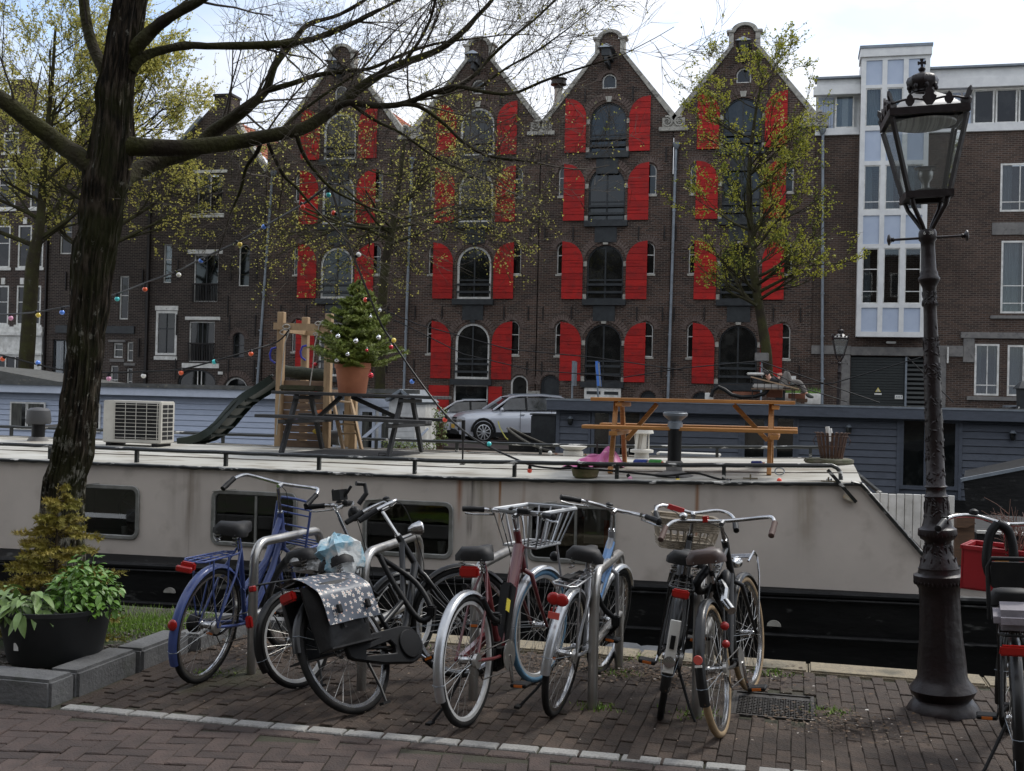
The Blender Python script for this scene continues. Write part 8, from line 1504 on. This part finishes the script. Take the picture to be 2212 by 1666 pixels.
def plant(label, centres, me, cnt, size, hgt, outw, stems=True, extra=1.5):
    t = thing('leafy_plant', label, 'plant'); sm_ = MB(); rest = MB(); N_ = int(cnt * (1 + extra))
    for k in range(N_):
        cx_, cy_, cz_, rr = random.choice(centres); a = uni(0, 6.28); ro = rr * sqrt(rnd()); h = hgt * (1 - (ro / rr) ** 2 * .75) * uni(.45, 1.05); p = V((cx_ + ro * cos(a), cy_ + ro * sin(a), cz_ + h)); s_ = uni(*size); tilt = uni(-.5, .6) + ro / rr * .4
        T_ = Matrix.Translation(p) @ Matrix.Rotation(a + uni(-.9, .9), 4, 'Z') @ Matrix.Rotation(tilt, 4, 'Y') @ Matrix.Rotation(uni(-.4, .4), 4, 'X') @ Matrix.Scale(s_, 4)
        if p.y > cy_ + .12 or k >= cnt: rest.T = T_; rest.add([v.co for v in me.vertices], [tuple(f.vertices) for f in me.polygons])
        else: o = put('leaf', me, t); o.matrix_local = T_
        if k % 5 == 0: sm_.tube([(cx_ + ro * .3 * cos(a), cy_ + ro * .3 * sin(a), cz_ - .03), (p.x, p.y, p.z)], [.004, .0025], 4)
    sm_.build('stems', GL1, t, fix=False); rest.T = Matrix(); rest.build('back_leaves', me.materials[0], t, smooth=60, fix=False, kind='stuff')
plant('bright nettle like foliage spilling over the right side of the planter tub', [(-4.22, 6.2, .38, .17), (-4.12, 6.26, .33, .15), (-4.26, 6.38, .42, .2)], l1, 230, (.036, .068), .30, 1)
plant('broad pale green leaves at the left and front of the planter tub', [(-4.55, 6.05, .36, .13), (-4.40, 6.02, .38, .14), (-4.70, 6.15, .36, .14)], l2m, 90, (.09, .15), .17, 1, extra=.6)
YNE = M('dying_needles', (.21, .19, .025), .7, c2=(.30, .23, .035), s=5, lo=.4, hi=.6)
q = at(118, 1330, Y=6.75); fir('dying_conifer', 'yellowing brown small conifer behind the planter tub in front of the trunk', (q.x, 6.75, .08), 1.02, .50, 12, YNE, nper=9, ndl=.030, dens=90, droop=.3, cat='conifer', seed=12, gappy=.25)

# ================================================================ ROOF TERRACE OF THE SLATE BLUE HOUSEBOAT
RY = 33.0
def g2(cx_, cy_, y=RY): return at(1585.4 + cx_ * .1771, 663.6 + cy_ * .1771, Y=y)
t = thing('sun_lounger', 'low metal framed sun lounger with pale mattress on the slate blue houseboat roof', 'sun lounger'); a, c_ = g2(215, 1005), g2(790, 1005)
MB().bx(a.x, c_.x, RY - .3, RY + .3, a.z, a.z + .04).build('seat_board', PLYW, t); MB().bx(a.x + .04, c_.x - .4, RY - .28, RY + .28, a.z + .04, a.z + .16).build('mattress', M('pale_mattress', (.42, .40, .37), .8), t, bevel=.03)
for y_ in (RY - .32, RY + .32):
    MB().beam(g2(205, 850, y_), g2(795, 1000, y_), .035, .03, (0, 1, 0)).build('arm_rail', M('wood_rail', (.30, .2, .12), .6), t)
    b = MB()
    for k in range(7): s_ = k / 7; p = g2(205, 850, y_).lerp(g2(795, 1000, y_), s_); b.tube([(p.x, y_, a.z), p], .008, 5)
    b.tube([(a.x, y_, a.z + .22), (a.x + .7, y_, a.z + .2)], .006, 5).build('wire_side', IRON, t)
for cx_ in (230, 712, 735): p = g2(cx_, 1010); MB().bx(p.x - .015, p.x + .015, RY - .3, RY - .27, 1.72, p.z).build('leg', IRON, t)
MB().add([tuple(g2(*k_)) for k_ in ((240, 950), (370, 940), (330, 820), (210, 830))] + [tuple(g2(*k_, RY + .5)) for k_ in ((240, 950), (370, 940), (330, 820), (210, 830))], [(0, 1, 2, 3), (4, 7, 6, 5), (0, 4, 5, 1), (1, 5, 6, 2), (2, 6, 7, 3), (3, 7, 4, 0)]).build('back_cushion', M('charcoal_fabric', (.03, .032, .035), .9), t, bevel=.04); MB().box(g2(265, 815), (.5, .3, .07)).build('pillow', WHITE, t, bevel=.03)
def body(nm, mat, par, nodes, edges, root=0, lev=2):
    me = bpy.data.meshes.new(nm); me.from_pydata([tuple(p) for p, r_ in nodes], edges, []); o = put(nm, me, par); sk = o.modifiers.new('s', 'SKIN'); ly = me.skin_vertices[0].data
    for i, (p, r_) in enumerate(nodes): ly[i].radius = (r_, r_) if not isinstance(r_, tuple) else r_; ly[i].use_root = (i == root)
    sb = o.modifiers.new('u', 'SUBSURF'); sb.levels = sb.render_levels = lev; dg = bpy.context.evaluated_depsgraph_get(); m2 = bpy.data.meshes.new_from_object(o.evaluated_get(dg)); m2.name = nm; m2.materials.clear(); m2.materials.append(mat); m2.polygons.foreach_set('use_smooth', [True] * len(m2.polygons)); bpy.data.objects.remove(o); return put(nm, m2, par)
SKIN = M('skin', (.46, .24, .17), .5); pr_ = thing('person', 'person in black top and grey trousers lying on sun lounger, knee raised, holding phone', 'person')
bo = body('body', SKIN, pr_, [(g2(590, 945), .13), (g2(540, 925), .13), (g2(470, 895), .14), (g2(432, 872), .06), (g2(412, 845), .085), (g2(398, 815), .095), (g2(480, 890, RY - .17), .055), (g2(525, 905, RY - .24), .045), (g2(548, 868, RY - .2), .035), (g2(556, 845, RY - .17), .04), (g2(480, 880, RY + .17), .055), (g2(530, 890, RY + .2), .045), (g2(556, 850, RY + .1), .035),
    (g2(605, 930, RY - .09), .105), (g2(645, 775, RY - .1), .07), (g2(682, 925, RY - .1), .045), (g2(720, 945, RY - .12), .04), (g2(620, 940, RY + .09), .105), (g2(800, 915, RY + .08), .07), (g2(875, 1050, RY + .05), .045), (g2(930, 1085, RY + .03), .04)],
    [(0, 1), (1, 2), (2, 3), (3, 4), (4, 5), (2, 6), (6, 7), (7, 8), (8, 9), (2, 10), (10, 11), (11, 12), (0, 13), (13, 14), (14, 15), (15, 16), (0, 17), (17, 18), (18, 19), (19, 20)])
f_ = g2(428, 832, RY - .02)
MB().ball(f_, .018, 8, 6, (1.5, .8, 1)).build('nose', SKIN, pr_); MB().ball(g2(392, 832, RY - .10), .025, 8, 6, (.8, .4, 1)).build('ear', SKIN, pr_); MB().ball(g2(418, 812, RY - .085), .011, 6, 4).ball(g2(418, 812, RY + .085), .011, 6, 4).build('eyes', BLKP, pr_)
MB().ball(g2(386, 812), .115, 14, 10, (.95, 1, .95)).build('hair', M('dark_hair', (.018, .012, .010), .7, bump=.5, bs=60), pr_)
TOP = M('black_jacket', (.014, .014, .016), .85, bump=.4, bs=9); TRO = M('grey_trousers', (.16, .145, .13), .85, c2=(.12, .11, .10), s=5, bump=.4, bs=10)
body('jacket', TOP, pr_, [(g2(565, 935), .155), (g2(520, 915), .16), (g2(465, 893), .165), (g2(443, 880), .09), (g2(480, 888, RY - .18), .075), (g2(527, 907, RY - .25), .062), (g2(545, 878, RY - .21), .05), (g2(480, 880, RY + .18), .075), (g2(530, 892, RY + .2), .06), (g2(552, 862, RY + .12), .05)], [(0, 1), (1, 2), (2, 3), (2, 4), (4, 5), (5, 6), (2, 7), (7, 8), (8, 9)])
body('trousers', TRO, pr_, [(g2(590, 943), .155), (g2(607, 925, RY - .10), .125), (g2(645, 772, RY - .11), .088), (g2(684, 926, RY - .11), .072), (g2(622, 935, RY + .09), .125), (g2(800, 912, RY + .08), .088), (g2(880, 1052, RY + .05), .07)], [(0, 1), (1, 2), (2, 3), (0, 4), (4, 5), (5, 6)])
SHOE = M('grey_shoes', (.05, .055, .05), .7); body('shoe', SHOE, pr_, [(g2(680, 926, RY - .11), .066), (g2(712, 945, RY - .13), .05), (g2(745, 948, RY - .14), .035)], [(0, 1), (1, 2)]); body('shoe', SHOE, pr_, [(g2(876, 1056, RY + .05), .066), (g2(920, 1086, RY + .03), .066), (g2(975, 1100, RY + .02), .035)], [(0, 1), (1, 2)])
b = MB(); hc = g2(560, 838, RY - .16)
for k in range(4): b.tube([hc + V((-.02 + .018 * k, -.02, .0)), hc + V((-.015 + .018 * k, -.045, .03)), hc + V((-.01 + .018 * k, -.02, .05))], .009, 6)
b.tube([hc + V((-.03, 0, .0)), hc + V((-.04, .02, .04))], .01, 6).build('fingers', SKIN, pr_)
tp = thing('phone', 'phone in a pale case held by the person on the sun lounger', 'phone'); MB().box(g2(558, 822, RY - .15), (.15, .02, .08), Matrix.Rotation(-.2, 3, 'Y')).build('phone_body', M('pale_case', (.45, .3, .25), .4), tp, bevel=.008)
WBX = M('orange_brown_boards', (.26, .10, .055), .7, c2=(.20, .075, .04), s=4)
for (x0_, y0_, x1_, y1_, lab, mt_) in ((390, 1010, 590, 1100, 'brown wooden crate under the sun lounger', WBX), (660, 1055, 870, 1115, 'orange brown planter box right of the sun lounger', WBX), (-30, 1035, 300, 1090, 'long orange brown board box left of the sun lounger', WBX), (760, 1118, 900, 1160, 'dark brown low box at the roof edge beneath the shoes', BRW)):
    a, c_ = g2(x0_, y1_, RY - .1), g2(x1_, y0_, RY - .1); tt = thing('wooden_box', lab, 'box'); MB().bx(a.x, c_.x, RY + .35, RY + .7, max(1.72, a.z), c_.z).build('box_body', mt_, tt, bevel=.01)
for k, (cx_, lab) in enumerate(((720, 'white planter of green tufts right of the sun lounger, left one'), (960, 'white planter of green tufts near the warehouse corner, right one'))):
    a = g2(cx_, 1095, RY + .9); tt = thing('planter', lab, 'planter', (a.x, RY + .9, 1.74)); MB().bx(-.22, .22, -.12, .12, 0, .3).build('trough', WHITE, tt, bevel=.01); b = MB()
    for j in range(50): p = V((uni(-.2, .2), uni(-.1, .1), .3)); b.add([p, p + V((.02, 0, 0)), p + V((uni(-.12, .12), uni(-.08, .08), uni(.08, .22)))], [(0, 1, 2)])
    b.build('tufts', GL1, tt, smooth=0, fix=False)
tt = thing('planter', 'small white planter with brown dry plants at the left of the roof terrace', 'planter', (at(1531, 855, Y=RY).x, RY, 1.73)); MB().bx(-.1, .12, -.1, .1, 0, .26).build('trough', WHITE, tt, bevel=.01); b = MB()
for j in range(90): p = V((uni(-.1, .5), uni(-.1, .1), .25)); b.add([p, p + V((.015, 0, 0)), p + V((uni(-.1, .1), uni(-.08, .08), uni(.05, .2)))], [(0, 1, 2)])
b.build('dry_plants', LEAFL, tt, smooth=0, fix=False)
tt = thing('black_hose', 'thick black corrugated hose arching over the roof terrace boxes', 'hose'); MB().tube([at(u_, v_, Y=RY - .2) for u_, v_ in ((1536, 858), (1540, 844), (1552, 836), (1565, 842), (1580, 853), (1602, 858), (1630, 857), (1652, 850), (1660, 840))], .055, 8).build('hose_tube', BLKP, tt)
tt = thing('letter_box', 'pale grey box on a thin pole at the foot of the slender tree', 'box'); p = g2(340, 610, 36.5); MB().box(p, (.42, .3, .26)).build('box_body', CONC, tt, bevel=.02); MB().tube([p, (p.x, p.y, 0)], .03, 8).build('pole', ZINC, tt)

# ================================================================ HOUSES ON THE NEAR SIDE (behind the photographer, mirrored in windows and water)
def near_house(x0, x1, h, lab):
    t = thing('near_side_house', lab, 'house'); wl = []; n = max(2, int((x1 - x0) / 1.9))
    for k in range(n):
        for f in range(int((h - 1) / 3.2)): c_ = x0 + (k + .5) * (x1 - x0) / n; wl.append((c_ - .5, c_ + .5, 1 + f * 3.2, 2.9 + f * 3.2))
    MB().bx(x0, x1, -12.5, -9.5, 0, h).build('wall', BR_D, t, smooth=0); m = MB(); g_ = MB()
    for q in wl: m.prism(rect(*q), -9.56, -9.48, holes=[rect(q[0] + .09, q[1] - .09, q[2] + .09, q[3] - .09)]); g_.bx(q[0] + .08, q[1] - .08, -9.5, -9.485, q[2] + .08, q[3] - .08)
    m.build('window_frames', WHITE, t, smooth=0, kind='stuff'); g_.build('window_panes', GLASS, t, smooth=0, kind='stuff')
for i, (x0, x1, h) in enumerate(((-34, -26.1, 14), (-26, -19.1, 16.5), (-19, -13.1, 15), (-13, -6.6, 16), (-6.5, -.1, 15.5), (0, 6.4, 16), (6.5, 14, 14))): near_house(x0, x1, h, ('leftmost', 'second', 'third', 'fourth', 'fifth', 'sixth', 'rightmost')[i] + ' tall brick house from the left behind the photographer, mirrored in far windows')
